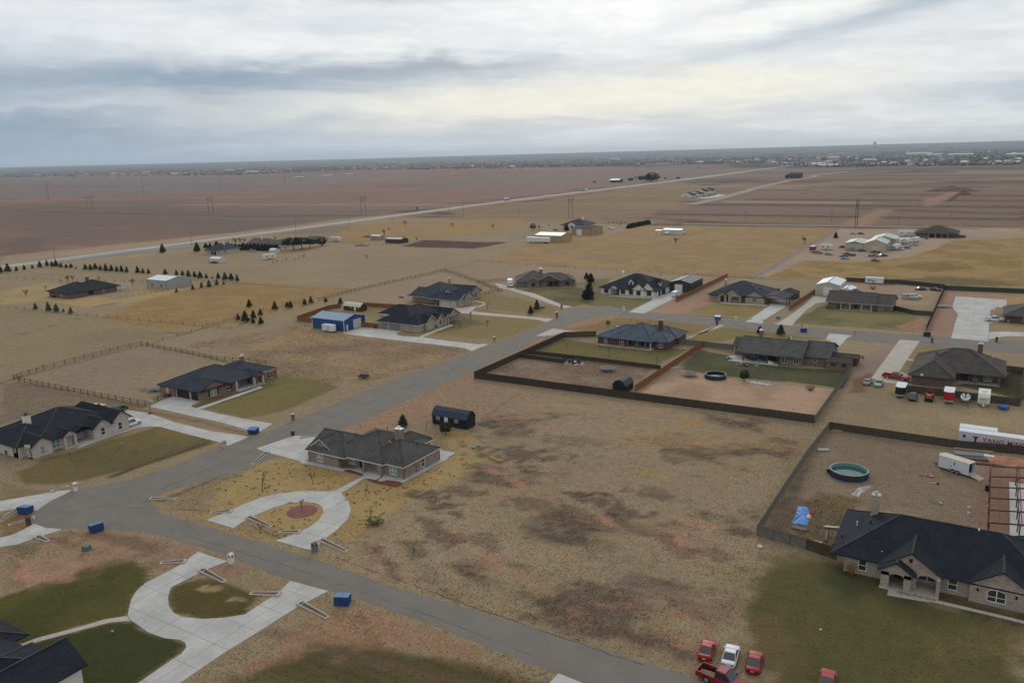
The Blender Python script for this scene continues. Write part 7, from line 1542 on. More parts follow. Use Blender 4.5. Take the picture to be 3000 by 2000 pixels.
def metres(f, x, y, hpx, s):
 px = f(x, y); v = Vector((px[0], px[1], -CAM_H)); return hpx / s * v.dot(FWD) / 2333.0 / math.cos(PITCH)
def tree(kind, pos, hgt, label, group=None, wide=1.0, rot=None, lean=None):
 cm_, tm_ = trng.choice(PROTO[kind]); nm, pn = TNAME[kind]
 t = thing(nm, label, 'tree', (*pos, 0), trng.uniform(0, 6.28) if rot is None else rot, group); t.scale = (hgt * wide, hgt * wide, hgt)
 if lean: t.rotation_euler = lean
 link(pn, cm_, t); link('trunk', tm_, t); return t
ORD = 'first second third fourth fifth sixth seventh eighth ninth tenth eleventh twelfth thirteenth fourteenth fifteenth sixteenth seventeenth eighteenth'.split()
def trees(kind, f, s, L, label, group, wide=1.0):
 L = sorted(L)
 for i, (x, y, hp) in enumerate(L): tree(kind, f(x, y), max(.8, metres(f, x, y, hp, s)), '%s, %s from the left' % (label, ORD[i]), group, wide * trng.uniform(.85, 1.2))
trees('pine', zH, 6.533, ((20, 525, 135), (160, 505, 160), (320, 488, 95), (470, 465, 100), (625, 440, 82), (770, 420, 125), (905, 400, 125), (1000, 408, 112), (1080, 405, 132), (1170, 420, 98), (1270, 425, 78), (1362, 425, 88), (1455, 445, 46)), 'young pine in the highway row above the far left house', 'young pines near the highway')
trees('pine', zH, 6.533, ((1640, 460, 112), (1740, 465, 108), (1830, 460, 122), (1930, 475, 104), (2030, 490, 142), (2140, 490, 122), (2240, 500, 108)), 'young pine in the clump left of the pale grey shop', 'pine row behind the pale grey shop')
trees('pine', zU, 5.88, ((20, 210, 95), (100, 225, 120), (190, 230, 108), (375, 240, 122), (465, 245, 92), (562, 250, 92), (850, 262, 98), (1045, 280, 100), (1150, 285, 98), (1250, 303, 118), (1355, 312, 104), (1455, 327, 118), (1560, 330, 88), (1660, 332, 46), (1765, 342, 112), (1880, 357, 128), (1990, 367, 130), (2090, 380, 118)), 'young pine in the row behind the pale grey shop', 'pine row behind the pale grey shop')
trees('young', zU, 5.88, ((1045, 570, 76), (1325, 522, 92), (1475, 492, 98), (1605, 476, 122), (1740, 448, 108), (1855, 432, 60)), 'light green pine right of the pale grey shop', 'light pines right of the pale grey shop')
trees('young', zH, 6.533, ((685, 1225, 128), (935, 1255, 178), (1085, 1270, 158), (1215, 1268, 70), (1360, 1300, 130)), 'light green young pine below the far left house', 'pines below the far left house')
trees('pine', zA, 2.94, ((2052, 112, 58), (2115, 130, 98), (2185, 102, 78), (2182, 140, 56), (2245, 70, 56), (2248, 148, 66)), 'dark young pine in the cluster by the pasture wire fence', 'pine cluster by the pasture fence')
trees('pine', zD, 3.618, ((5, 555, 78), (155, 520, 68), (222, 502, 76), (378, 490, 52), (535, 510, 72)), 'dark young pine behind the cedar fence of the blue shop', 'pines behind the blue shop')
trees('pine', zP, .784, ((573, 706, 18), (632, 712, 20), (660, 707, 14)), 'young pine on the wire fence toward the blue shop', 'pines behind the blue shop')
tree('pine', zL(1122, 806), metres(zL, 1122, 806, 64, 2.352), 'lone tall pine beside the blue white rail fence'); tree('pine', zL(1360, 797), metres(zL, 1360, 797, 66, 2.352), 'tall pine at the end of the blue white rail fence')
tree('pine', zB(1268, 292), metres(zB, 1268, 292, 106, 2.94), 'small bushy evergreen behind the taupe brick house', wide=1.25); tree('broad', zB(1632, 362), metres(zB, 1632, 362, 112, 2.94), 'small round evergreen before the black lofted barn', wide=.95)
tree('cedar', zE(1072, 425), metres(zE, 1072, 425, 165, 3.36), 'big dark leaning cedar left of the white painted house', wide=1.0, lean=(R(-4), R(12), 0.6))
trees('cedar', zE, 3.36, ((1070, 222, 58), (1112, 252, 82)), 'round dark cedar behind the leaning cedar', 'pair of cedars behind the leaning cedar', 1.2)
tree('pine', zE(520, 572), metres(zE, 520, 572, 84, 3.36), 'dark bushy pine, nearer of two on the straw lawn by the street bend', wide=1.1); tree('pine', zE(580, 532), metres(zE, 580, 532, 98, 3.36), 'dark bushy pine, farther of two on the straw lawn by the street bend', wide=1.0)
tree('broad', zF(705, 1432), metres(zF, 705, 1432, 122, 3.92), 'dark evergreen beside the rock edged pond'); tree('cedar', zF(885, 884), 2.4, 'dark shrub peeking over the long grey roof', wide=1.3); tree('pine', zF(1125, 908), 3.6, 'green pine in front of the street behind the long grey roof', wide=1.2)
tree('cedar', zX(462, 270), metres(zX, 462, 270, 78, 4.704), 'lone dark cedar left of the pale green roofed building')
trees('cedar', zV, 5.345, ((230, 352, 72), (300, 348, 64), (400, 315, 66), (640, 360, 70), (700, 372, 84), (760, 378, 80)), 'dark cedar around the pale house with white chimney', 'cedars round the pale house', 1.5)
trees('cedar', zV, 5.345, [(820 + 58 * i, 385 + 2 * i, 105 - 4 * (i % 3)) for i in range(10)], 'dark cedar in the clipped mass before the low grey roof', 'clipped cedar mass', 1.6)
tree('pine', zV(95, 422), metres(zV, 95, 422, 142, 5.345), 'tall blue green pine left of the pale house'); trees('umbrella', zV, 5.345, ((1605, 392, 195), (1735, 377, 180), (1862, 352, 130), (1500, 262, 60)), 'umbrella pine right of the low grey roof', 'umbrella pines by the ranch house', 1.3)
tree('round', zV(2050, 318), metres(zV, 2050, 318, 118, 5.345), 'broad dark round tree at the right of the umbrella pines', wide=1.5)
trees('bushy', zV, 5.345, ((700, 300, 140), (770, 290, 130), (840, 290, 125), (1320, 245, 95), (1110, 210, 40), (590, 295, 64), (980, 248, 56), (290, 300, 60)), 'bare tree behind the dark highway cedars', 'bare trees by the highway houses', 1.2)
tree('bare', zV(1470, 412), metres(zV, 1470, 412, 115, 5.345), 'bare tree in front of the low grey roofed ranch house')
trees('bushy', zV, 5.345, ((1280, 602, 66), (1350, 588, 66), (1430, 576, 46), (1490, 566, 62), (1625, 542, 58), (1690, 526, 36), (1765, 522, 90)), 'small bare bush in the row below the travel trailer', 'bare bushes in the farm yard', 1.0)
trees('cedar', zW, 4.704, [(1880 + 24 * i, 232 - 5 * i, 58 + 2 * (i % 4)) for i in range(13)], 'dark cedar in the hedge right of the tan workshops', 'cedar hedge', 1.3)
tree('cedar', zW(1035, 262), metres(zW, 1035, 262, 95, 4.704), 'slim dark cedar before the white house by the workshops'); tree('copper', zW(570, 252), metres(zW, 570, 252, 88, 4.704), 'rust brown leafy oak left of the white house', wide=1.1)
trees('pine', zW, 4.704, ((1620, 150, 22), (1675, 150, 24), (1725, 152, 20), (1785, 154, 22), (1838, 156, 22), (1770, 185, 20)), 'tiny dark pine beyond the tan workshops', 'tiny pines beyond the workshops')
for x, y, hp, lb in ((180, 848, 52, 'bare tree alone in the tan pasture behind the rail fence'), (298, 682, 56, 'bare tree above the small livestock shed'), (328, 652, 32, 'small bare tree behind the livestock shed tree'), (440, 617, 52, 'bare tree, leftmost of three in the straw strip'), (765, 624, 42, 'bare tree, middle of three in the straw strip'), (1042, 637, 44, 'bare tree, rightmost of three in the straw strip'), (525, 517, 46, 'bare tree beyond the highway'), (2305, 742, 62, 'wide bare tree before the isolated white shed'), (1430, 620, 22, 'tiny bare tree left of the white house')):
 tree('bushy' if y > 500 and x != 180 else 'bare', zM(x, y), metres(zM, x, y, hp, 2.352), lb, 'bare trees in the pastures', 1.1)
tree('bushy', zN(840, 742), metres(zN, 840, 742, 72, 2.352), 'pale bare tree at the edge of the straw pasture by the gravel track', wide=1.1)
for x, y, hp, lb, w in ((505, 982, 208, 'bare spreading tree left of the far left house', .9), (880, 852, 132, 'small bare tree just behind the far left house', .8), (1290, 700, 190, 'larger bare tree behind the far left black roof', 1.1), (1400, 690, 180, 'bare tree behind the chimney of the far left house', .9), (1890, 672, 105, 'bare tree right of the far left chimney', 1.2), (1180, 700, 60, 'low bare bush behind the far left roof', 1.5)):
 tree('bushy', zH(x, y), metres(zH, x, y, hp, 6.533), lb, 'bare trees round the far left house', w)
tree('bushy', zU(290, 462), metres(zU, 290, 462, 190, 5.88), 'bare dark tree left of the pale grey shop', wide=.8)
for f, s, x, y, hp, lb in ((zB, 2.94, 55, 850, 240, 'thin bare sapling on the straw lawn left of the horseshoe drive'), (zB, 2.94, 490, 786, 160, 'thin bare sapling on the straw lawn before the taupe brick house'), (zB, 2.94, 946, 890, 150, 'thin bare sapling right of the porch walk'), (zB, 2.94, 988, 1088, 155, 'thin bare sapling right of the horseshoe curve'), (zB, 2.94, 1465, 332, 125, 'thin bare sapling between the evergreen and the black barn'), (zB, 2.94, 900, 310, 60, 'thin bare sapling behind the taupe brick house'),
  (zD, 3.618, 2090, 572, 118, 'bare sapling on the lawn before the winding walk'), (zE, 3.36, 380, 452, 55, 'small bare sapling below the curving drive'), (zE, 3.36, 880, 922, 115, 'bare sapling at the left of the fenced green lawn'), (zE, 3.36, 1290, 988, 130, 'bare sapling in the middle of the fenced green lawn'), (zE, 3.36, 1765, 1062, 115, 'bare sapling near the cedar divider fence'), (zE, 3.36, 1200, 915, 80, 'thin bare sapling beside the maroon patio'),
  (zA, 2.94, 610, 1316, 110, 'thin bare sapling on the lawn of the white brick house'), (zE, 3.36, 1700, 665, 55, 'bare sapling behind the slate roof'), (zE, 3.36, 1510, 640, 45, 'bare sapling beside the street behind the slate roof'), (zE, 3.36, 890, 215, 75, 'bare sapling behind the weathered grey house'), (zE, 3.36, 1795, 215, 60, 'bare sapling behind the white painted house'), (zE, 3.36, 1270, 235, 45, 'bare sapling left behind the white painted house'), (zG, 3.137, 978, 415, 68, 'bare sapling on the lot behind the ranch house'), (zK, 2.4125, 300, 12, 40, 'bare sapling on the sandy yard')):
 tree('sapling', f(x, y), metres(f, x, y, hp, s), lb, 'bare saplings on the lawns', .8)
for f, s, x, y, hp, lb in ((zD, 3.618, 1915, 672, 122, 'bare lawn tree between the two long driveways'), (zD, 3.618, 1800, 787, 105, 'bare lawn tree nearest the stone porch'), (zD, 3.618, 2092, 757, 112, 'bare lawn tree nearest the street beyond the stone house'), (zE, 3.36, 1280, 685, 52, 'brown leaved small tree beside the slate roof')):
 tree('bare' if 'brown' not in lb else 'copper', f(x, y), metres(f, x, y, hp, s), lb, None, .9)
tree('bare', zB(397, 1022), metres(zB, 397, 1022, 160, 2.94), 'small bare tree in the red mulch ring', wide=.75)
trees('round', zJ, 2.94, ((910, 212, 72), (730, 207, 26), (820, 202, 38), (860, 202, 34), (880, 205, 50), (1025, 193, 16), (1135, 192, 19), (415, 225, 16)), 'dark tree in the clump right of the red barn', 'dark trees by the red barn', 1.6)
trees('bushy', zJ, 2.94, ((770, 200, 46), (950, 208, 62), (485, 218, 16)), 'bare tree in the clump right of the red barn', 'bare trees by the red barn', 1.2)
STRAWB = leafm('straw', (150, 112, 62))
sb = round_proto(61, STRAWB, 200, .6, .02); SB2 = round_proto(62, leafm('sage', (84, 86, 62)), 200, .6, .02)
def bush(pos, hgt, label, pr=sb, w=1.0, group=None):
 t = thing('shrub', label, 'shrub', (*pos, 0), trng.uniform(0, 6), group); t.scale = (hgt * w, hgt * w, hgt); link('foliage', pr[0], t); link('stem', pr[1], t)
for i, (x, y) in enumerate(((75, 480), (180, 485), (515, 508), (612, 512))): bush(zG(x, y), 1.9, ['straw coloured clump grass, leftmost along the ranch house front', 'straw coloured clump grass, second along the ranch house front', 'straw coloured clump grass, third along the ranch house front', 'straw coloured clump grass, rightmost along the ranch house front'][i], sb, 1.0, 'straw clumps at the ranch house')
bush(zK(703, 1165), 1.9, 'orange straw ornamental grass at the corner of the large tan brick house', sb, .7); bush(zB(1020, 1135), 1.2, 'low sage green bush right of the horseshoe drive', SB2, 2.2); bush(zF(2185, 380), 1.6, 'orange bush behind the ranch house', sb, 1.5); bush(zF(1465, 1540), 1.2, 'grey weed clump at the edge of the sandy yard', SB2, 1.6)
for i, (x, y) in enumerate(((1385, 1185), (1460, 1130), (1500, 1115))): bush((zoom(1090, 800, 7.35))(x, y), 1.2, ['small dark shrub, nearest in the bed of the stone fronted house', 'small dark shrub, middle one in the bed of the stone fronted house', 'small dark shrub, nearest the porch of the stone fronted house'][i], PROTO['round'][0], .6, 'shrubs in the bed of the stone fronted house')
bush(zX(1710, 290), 1.5, 'grey bush before the brown roofed house porch', SB2, 1.4); bush(zE(1500, 385), 1.6, 'dark shrub before the white painted house', PROTO['round'][1], .8)

# ------------------------------------------------------------------ poles and towers
def pole(label, pos, hgt, arms=1, group='power poles', r=.16):
 t = thing('power_pole', label, 'pole', (*pos, 0), 0, group); m = MB(); m.cyl(0, 0, 0, hgt, r, 8, r2=r * .65); m.build('shaft', POLEW, t); a = MB()
 for i in range(arms): a.beam((-1.4, 0, hgt - .5 - 1.2 * i), (1.4, 0, hgt - .5 - 1.2 * i), .16)
 a.build('crossarm', POLEW, t); q = MB()
 for i in range(arms):
  for x in (-1.25, 0, 1.25): q.cyl(x, 0, hgt - .42 - 1.2 * i, hgt - .15 - 1.2 * i, .07, 6)
 q.build('insulator', GALV, t)
def hframe(label, a, b, hgt, r=.22):
 t = thing('transmission_tower', label, 'pylon', (*a, 0), 0, 'twin pole transmission towers'); d = (b[0] - a[0], b[1] - a[1])
 for x, y in ((0, 0), d): m = MB(); m.cyl(x, y, 0, hgt, r, 8, r2=r * .65); m.build('leg', POLEW, t)
 u = Vector((d[0], d[1], 0)); m = MB(); m.beam(-u * .5 + Vector((0, 0, hgt - 2.5)), u * 1.5 + Vector((0, 0, hgt - 2.5)), .3); m.build('crossarm', POLEW, t)
 m = MB(); m.beam((0, 0, hgt - 3), (d[0], d[1], hgt - 7), .16); m.beam((0, 0, hgt - 7), (d[0], d[1], hgt - 3), .16); m.build('brace', POLEW, t)
for x, y, hp in ((337, 440, 122), (990, 402, 110), (1520, 372, 102), (1966, 345, 96), (2072, 322, 86), (2312, 262, 66)): pole('tall wooden power pole in the brown field left of the highway', zL(x, y), metres(zL, x, y, hp, 2.352), 2, 'power poles across the brown fields', .3)
for x, y, hp in ((95, 290, 72), (415, 275, 88), (690, 250, 76), (310, 262, 38), (880, 250, 42), (1232, 240, 52), (1625, 240, 88), (2025, 240, 78)): pole('distant wooden power pole on the plain before the town', zM(x, y), metres(zM, x, y, hp, 2.352), 2, 'power poles on the far plain', .35)
for x, y, hp in ((110, 230, 66), (573, 225, 62)): pole('distant wooden power pole on the plain before the town', zN(x, y), metres(zN, x, y, hp, 2.352), 2, 'power poles on the far plain', .4)
for f, x, y, hp in ((zL, 380, 852, 78), (zL, 1322, 752, 98), (zL, 2040, 667, 88), (zM, 55, 622, 62), (zM, 842, 552, 105), (zM, 352, 585, 32), (zM, 740, 530, 45), (zM, 955, 505, 30)): pole('slim wooden utility pole along the highway verge', f(x, y), metres(f, x, y, hp, 2.352), 1, 'utility poles along the highway', .13)
for f, x, y, hp, lb in ((zM, 1222, 557, 78, 'slim pole at the dark tree belt left of the white house'), (zN, 1025, 587, 88, 'slim pole left of the twin poles behind the metal building'), (zN, 432, 582, 62, 'slim pole in the straw field left of the track'), (zN, 1848, 562, 50, 'pale slim pole at the right beyond the track'), (zN, 1485, 602, 52, 'slim pole right of the twin poles behind the metal building')): pole(lb, f(x, y), metres(f, x, y, hp, 2.352), 1, None, .14)
hframe('leftmost twin pole tower in the brown field', zL(608, 512), zL(642, 507), metres(zL, 608, 512, 100, 2.352)); hframe('twin pole tower with cross bracing left of the highway bend', zL(1440, 532), zL(1470, 529), metres(zL, 1440, 532, 115, 2.352)); hframe('twin pole tower just left of the highway', zM(140, 552), zM(168, 549), metres(zM, 140, 552, 138, 2.352)); hframe('twin pole tower right of the highway above the white house', zM(1568, 562), zM(1592, 559), metres(zM, 1568, 562, 138, 2.352)); hframe('nearest twin poles behind the metal building', zN(1186, 628), zN(1201, 626), metres(zN, 1186, 628, 195, 2.352), .28)
def mast(label, x, y, hgt, f, group='radio masts'):
 t = thing('radio_mast', label, 'mast', (*f(x, y), 0), 0, group); m = MB(); m.cyl(0, 0, 0, hgt, .5, 5); m.build('lattice', mat('mast_grey', (120, 124, 130), .6), t); m = MB(); m.cyl(0, 0, hgt, hgt + 8, .3, 5); m.build('antenna', GALV, t)
mast('thin radio mast on the skyline right of centre', 435, 120, 170, zN); mast('tall thin radio mast right of the grain elevator', 1555, 105, 200, zN); mast('thin radio mast on the left skyline', 1660, 180, 150, zS)
d = FWD + RGT * ((2562 - 1500) / 2333.0) - UPV * ((436 - 1000) / 2333.0); dn = Vector((d.x, d.y)).normalized() * 14000
t = thing('grain_elevator', 'pale tower on the skyline at the right', 'tower', (dn.x, dn.y, 0)); m = MB(); m.box(-24, 24, -10, 10, 58, 128); m.box(-16, 16, -6, 6, 128, 136); m.build('tower', mat('elevator_concrete', (188, 170, 130), .8, .05), t); m = MB()
for i in range(2): m.cyl(-10 + 20 * i, 0, 0, 58, 10, 10)
m.build('silo', mat('silo_haze_tone', (140, 130, 122), .8, .05), t)  # lower part is coloured toward the horizon haze

# ------------------------------------------------------------------ distant town
town_wall = [mat('town_wall_%s' % 'abc'[i], c, .8, .1) for i, c in enumerate(((170, 160, 150), (120, 100, 90), (196, 196, 196)))]
town_roof = [mat('town_roof_%s' % 'abcd'[i], c, .8, .1) for i, c in enumerate(((196, 198, 200), (92, 86, 84), (70, 70, 74), (140, 132, 126)))]
TH = []
for i in range(8):
 w, d_, hh_ = rng.uniform(11, 22), rng.uniform(9, 14), rng.uniform(3, 5); a = MB(); a.box(-w / 2, w / 2, -d_ / 2, d_ / 2, 0, hh_); b = MB(); b.extr([(-d_ / 2 - .5, hh_), (d_ / 2 + .5, hh_), (0, hh_ + d_ * .28)], 'x', -w / 2 - .5, w / 2 + .5)
 TH.append((a.mesh('wall', town_wall[i % 3]), b.mesh('roof', town_roof[(i * 3) % 4])))
def town_edge(px): return np.interp(px, [0, 250, 700, 1000, 1450, 1850, 2250, 2400, 3000], [520, 517, 512, 498, 494, 482, 478, 490, 481])
hz = lambda px: 493.35 - .0249 * px
n = 0
while n < 270:
 px = rng.uniform(-60, 3060); e = town_edge(px); py = e - (e - hz(px) - 6) * rng.random() ** 2.2 - rng.uniform(0, 2)
 if rng.random() > .35 + .65 * (px > 2200): continue
 p = at(px, py); wl, rf = TH[rng.integers(8)]; t = thing('town_house', 'small distant house in the hazy town along the horizon', 'house', (*p, 0), rng.uniform(0, 3.1), 'houses of the distant town'); sc = 1.0 + .5 * rng.random(); t.scale = (sc, sc, sc)
 link('wall', wl, t); link('roof', rf, t); n += 1
for f, x, y, L, W, H_, mt_, lb in ((zI, 1440, 160, 150, 40, 9, 2, 'long pale warehouse in the town at the right'), (zI, 655, 262, 60, 22, 6, 2, 'long white shed at the near edge of the town'), (zI, 610, 245, 46, 20, 6, 2, 'second white shed at the near edge of the town'), (zI, 690, 225, 40, 18, 6, 2, 'white roofed shed behind the near town sheds'), (zI, 705, 190, 60, 24, 7, 2, 'pale building among trees above the near sheds'), (zI, 1575, 170, 70, 30, 9, 2, 'blue white roofed building right of the long warehouse'), (zI, 1800, 168, 120, 30, 9, 2, 'white roofed building in the right part of the town'),
  (zI, 1820, 95, 420, 60, 10, 2, 'very long pale building high in the town'), (zI, 2110, 85, 90, 40, 14, 2, 'white building near the skyline at the right'), (zI, 2290, 165, 90, 30, 8, 2, 'white roofed building at the right edge of the town'), (zI, 1020, 215, 50, 24, 7, 2, 'pale shed in the middle of the town'), (zI, 1365, 235, 50, 20, 6, 1, 'grey shed at the near town edge'),
  (zS, 970, 210, 55, 26, 8, 2, 'white roofed building at the left town edge'), (zS, 1500, 212, 70, 26, 7, 2, 'white low building at the left town edge'), (zS, 305, 225, 70, 26, 7, 2, 'pale building at the far left town edge'), (zS, 1970, 180, 90, 30, 8, 2, 'long white building in the left town'), (zS, 2160, 195, 110, 30, 7, 2, 'longest white building in the left town'), (zS, 1250, 200, 60, 24, 8, 2, 'white building between the left town buildings'), (zM, 420, 190, 60, 30, 9, 2, 'bright white building in the middle of the town'), (zM, 1880, 160, 90, 36, 9, 2, 'pale building on the far plain right of centre'),
  (zL, 2250, 275, 60, 12, 3.5, 2, 'pale low sheds in the field beyond the power poles'), (zL, 2060, 285, 50, 12, 3.5, 2, 'second low pale shed beyond the power poles'), (zM, 50, 268, 40, 14, 4, 2, 'white roofed shed on the far plain')):
 t = thing('town_building', lb, 'building', (*f(x, y), 0), R(-3), 'large buildings of the distant town'); a = MB(); a.box(-L / 2, L / 2, 0, W, 0, H_); a.build('wall', town_wall[mt_ if mt_ < 2 else 0], t); a = MB(); a.extr([(-1, H_ + .02), (W + 1, H_ + .02), (W / 2, H_ + W * .12)], 'x', -L / 2 - 1, L / 2 + 1); a.build('roof', town_roof[0 if mt_ == 2 else 3], t)
def town_trees():
 b = MB(); k = 0; r_ = np.random.default_rng(3)
 while k < 5200:
  px = r_.uniform(-150, 3150); e = town_edge(px) + 1; py = e - (e - hz(px) - 3.5) * r_.random() ** 1.25
  x, y = at(px, py)
  if y > 24000 or fbm(np.array([x / 130 + 60]), np.array([y / 260]), 3)[0] < r_.uniform(.36, .56): continue
  w = r_.uniform(3.5, 8) * (1 + max(0, y - 3000) / 9000); hh_ = r_.uniform(4, 9); a0 = r_.random() * 3
  ring = [(x + w * (.75 + .35 * r_.random()) * math.cos(a0 + i * 1.257), y + w * (.75 + .35 * r_.random()) * math.sin(a0 + i * 1.257), hh_ * r_.uniform(.25, .5)) for i in range(5)]
  top = (x + r_.uniform(-1, 1), y, hh_); base = (x, y, -.2)
  b.poly(ring + [top, base], [(i, (i + 1) % 5, 5) for i in range(5)] + [((i + 1) % 5, i, 6) for i in range(5)]); k += 1
 o = link('town_trees', b.mesh('town_trees', mat('town_tree_green', (84, 87, 86), .95, .45, .02), fix=False)); tag(o, 'belt of dark trees through the distant town', 'trees', None, 'stuff')
town_trees()
# far traffic and yards by the highway at the town side
for k, (x, y) in enumerate(((400, 265), (270, 270))): p = zI(x, y); car(['dark car far off where the highway meets the town', 'white car far off where the highway meets the town'][k], p, hwr, (CHARC, WHT)[k], 5, 2, 1.8, 'suv')
# spoil heaps
def mound(label, pos, r_, h_, m, seed=1, n=14, el=1.0, rot=0.0):
 g = np.random.default_rng(seed); t = MB(); V = []; rings = 5
 for k in range(rings):
  q = k / (rings - 1)
  for i in range(n): a = 2 * math.pi * i / n; rr = r_ * (1 - q) * g.uniform(.85, 1.15); V.append((rr * el * math.cos(a), rr * math.sin(a), h_ * (q ** .8) * g.uniform(.9, 1.05) if k else -.03))
 F = [(k * n + i, k * n + (i + 1) % n, (k + 1) * n + (i + 1) % n, (k + 1) * n + i) for k in range(rings - 1) for i in range(n)] + [tuple((rings - 1) * n + i for i in range(n))]
 t.poly(V, F); o = t.build('dirt_mound', m, None, (*pos, 0), rot); tag(o, label, 'mound'); return o
BRSOIL = mat('brown_soil', (98, 74, 62), .95, .2, .4)
mound('dark spoil heap left of the trench at the right', zI(1730, 470), 22, 7, BRSOIL, 1, el=1.6); mound('long spoil bank beside the trench at the right', zI(1830, 500), 8, 5, BRSOIL, 2, el=1.2); mound('far spoil ridge on the dark field at the right', zI(1440, 310), 30, 5, BRSOIL, 3, el=3)
mound('small brown heap at the livestock sheds', zM(138, 752), 4.5, 1.3, BRSOIL, 4, el=1.4); mound('red dirt pile behind the steel frame', zQ(1040, 505), 3.6, 1.0, SOIL, 5, el=1.3); mound('hay and brush heap left of the livestock shed', zM(182, 692), 4, 1.6, BRSOIL, 6, el=1.3)
# ------------------------------------------------------------------ street furniture and yard things
BINB = mat('bin_blue', (34, 62, 108), .6, .25, 2.5); LIDB = mat('bin_lid', (66, 104, 146), .4, .08)
def dumpster(label, pos, rot, m=BINB, lid=LIDB, group='refuse bins by the street'):
 t = thing('dumpster', label, 'dumpster', (*pos, 0), rot, group); b = MB(); b.extr([(-.7, .12), (.55, .12), (.85, .75), (.85, 1.15), (-.7, 1.4)], 'x', -1.0, 1.0); b.build('bin', m, t)
 r_ = MB()
 for x in (-.98, -.33, .33, .98): r_.box(x - .05, x + .05, -.76, -.7, .15, 1.3)
 r_.box(-1.1, -1.0, -.4, .6, .75, .9); r_.box(1.0, 1.1, -.4, .6, .75, .9); r_.build('rib', m, t)
 for s in (-1, 1): l_ = MB(); l_.poly([(s * .02, -.74, 1.43), (s * 1.02, -.74, 1.43), (s * 1.02, .9, 1.18), (s * .02, .9, 1.18), (s * .02, -.74, 1.48), (s * 1.02, -.74, 1.48), (s * 1.02, .9, 1.23), (s * .02, .9, 1.23)], [(0, 1, 2, 3), (7, 6, 5, 4), (0, 4, 5, 1), (1, 5, 6, 2), (2, 6, 7, 3), (3, 7, 4, 0)]); l_.build('lid', lid, t)
 w = MB()
 for x in (-.8, .8):
  for y in (-.5, .4): w.wheel(x, y, .08, .08, .06, 8)
 w.build('caster', BLACK, t)
dumpster('blue dumpster at the upper bulb driveway, far left', zR(500, 670), R(20)); dumpster('blue dumpster on the verge below the road bulb', zR(1850, 1010), R(75)); dumpster('blue dumpster between the two left driveways and the street', zA(2185, 1088), R(200))
dumpster('blue dumpster on the near verge right of the loop driveway', zP(788, 1386), R(25)); dumpster('light blue dumpster by the street before the carport house', zF(402, 728), R(180), mat('bin_lightblue', (44, 104, 168), .5, .1)); dumpster('dark blue dumpster on the lawn edge before the ranch house', zF(1388, 872), R(10)); dumpster('black dumpster at the end of the dark street fence', zG(988, 736), R(5), CHARC, BLACK)
def pillar(label, pos, m, h_=1.5, w=.62, arch=False, cap=None, rot=0.0):
 t = thing('mailbox_pillar', label, 'mailbox', (*pos, 0), rot, 'brick mailbox pillars'); b = MB()
 if arch: b.extr([(-w / 2, 0), (w / 2, 0), (w / 2, h_ - w / 2)] + [(w / 2 * math.cos(a), h_ - w / 2 + w / 2 * math.sin(a)) for a in np.linspace(0, math.pi, 9)][1:-1] + [(-w / 2, h_ - w / 2)], 'y', -w / 2, w / 2)
 else: b.box(-w / 2, w / 2, -w / 2, w / 2, 0, h_)
 b.build('pillar', m, t)
 if not arch: c = MB(); c.box(-w / 2 - .06, w / 2 + .06, -w / 2 - .06, w / 2 + .06, h_, h_ + .1); c.build('cap', cap or m, t)
 d = MB(); d.box(-.14, .14, -w / 2 - .03, -w / 2, h_ * .62, h_ * .62 + .26); d.box(w / 2, w / 2 + .03, -.14, .14, h_ * .62, h_ * .62 + .26); d.build('mailbox_door', BLACK, t)
pillar('white brick mailbox pillar at the upper bulb driveway', zR(1452, 240), WHITEP); pillar('red brick mailbox pillar between the bulb driveways', zR(555, 905), MAROON); pillar('white arched mailbox pillar at the loop driveway', zC(1595, 468), WHITEP, 1.75, .7, True); pillar('grey stone arched mailbox pillar at the horseshoe drive', zC(2170, 388), GREYBR, 1.7, .75, True)
pillar('white mailbox pillar at the white brick house drive', zA(1935, 1203), WHBR); pillar('pale capped brick mailbox pillar by the red brick house drive', zB(320, 236), REDBR, cap=OFFW); pillar('small white capped mailbox pillar before the stone fronted house', zD(2165, 902), TANBR, cap=WHITE); pillar('tall brick mailbox pillar at the dormered house drive', zE(778, 606), REDBR, 2.1, .75, cap=OFFW); pillar('grey mailbox pillar at the curving drive', zE(825, 516), GREYBR); pillar('white topped mailbox pillar before the white painted house', zE(1435, 542), WHITEP)
pillar('maroon brick mailbox pillar across from the light blue dumpster', zF(393, 786), MAROON); pillar('white mailbox pillar left of the carport drive', zF(610, 742), WHITEP, 1.3); pillar('brown brick mailbox pillar below the black dumpster', zG(1035, 796), BRNBR, cap=BRNBR); pillar('red brick mailbox pillar at the right edge of the street', zG(1627, 790), MAROON)
for f, x, y, lb in ((zF, 1365, 818, 'black post mailbox beside the dark blue dumpster'), (zF, 1976, 912, 'black post mailbox at the short concrete drive')):
 t = thing('post_mailbox', lb, 'mailbox', (*f(x, y), 0)); b = MB(); b.box(-.06, .06, -.06, .06, 0, 1.1); b.build('post', BLACK, t); b = MB(); b.box(-.15, .15, -.3, .3, 1.1, 1.4); b.build('box', BLACK, t)
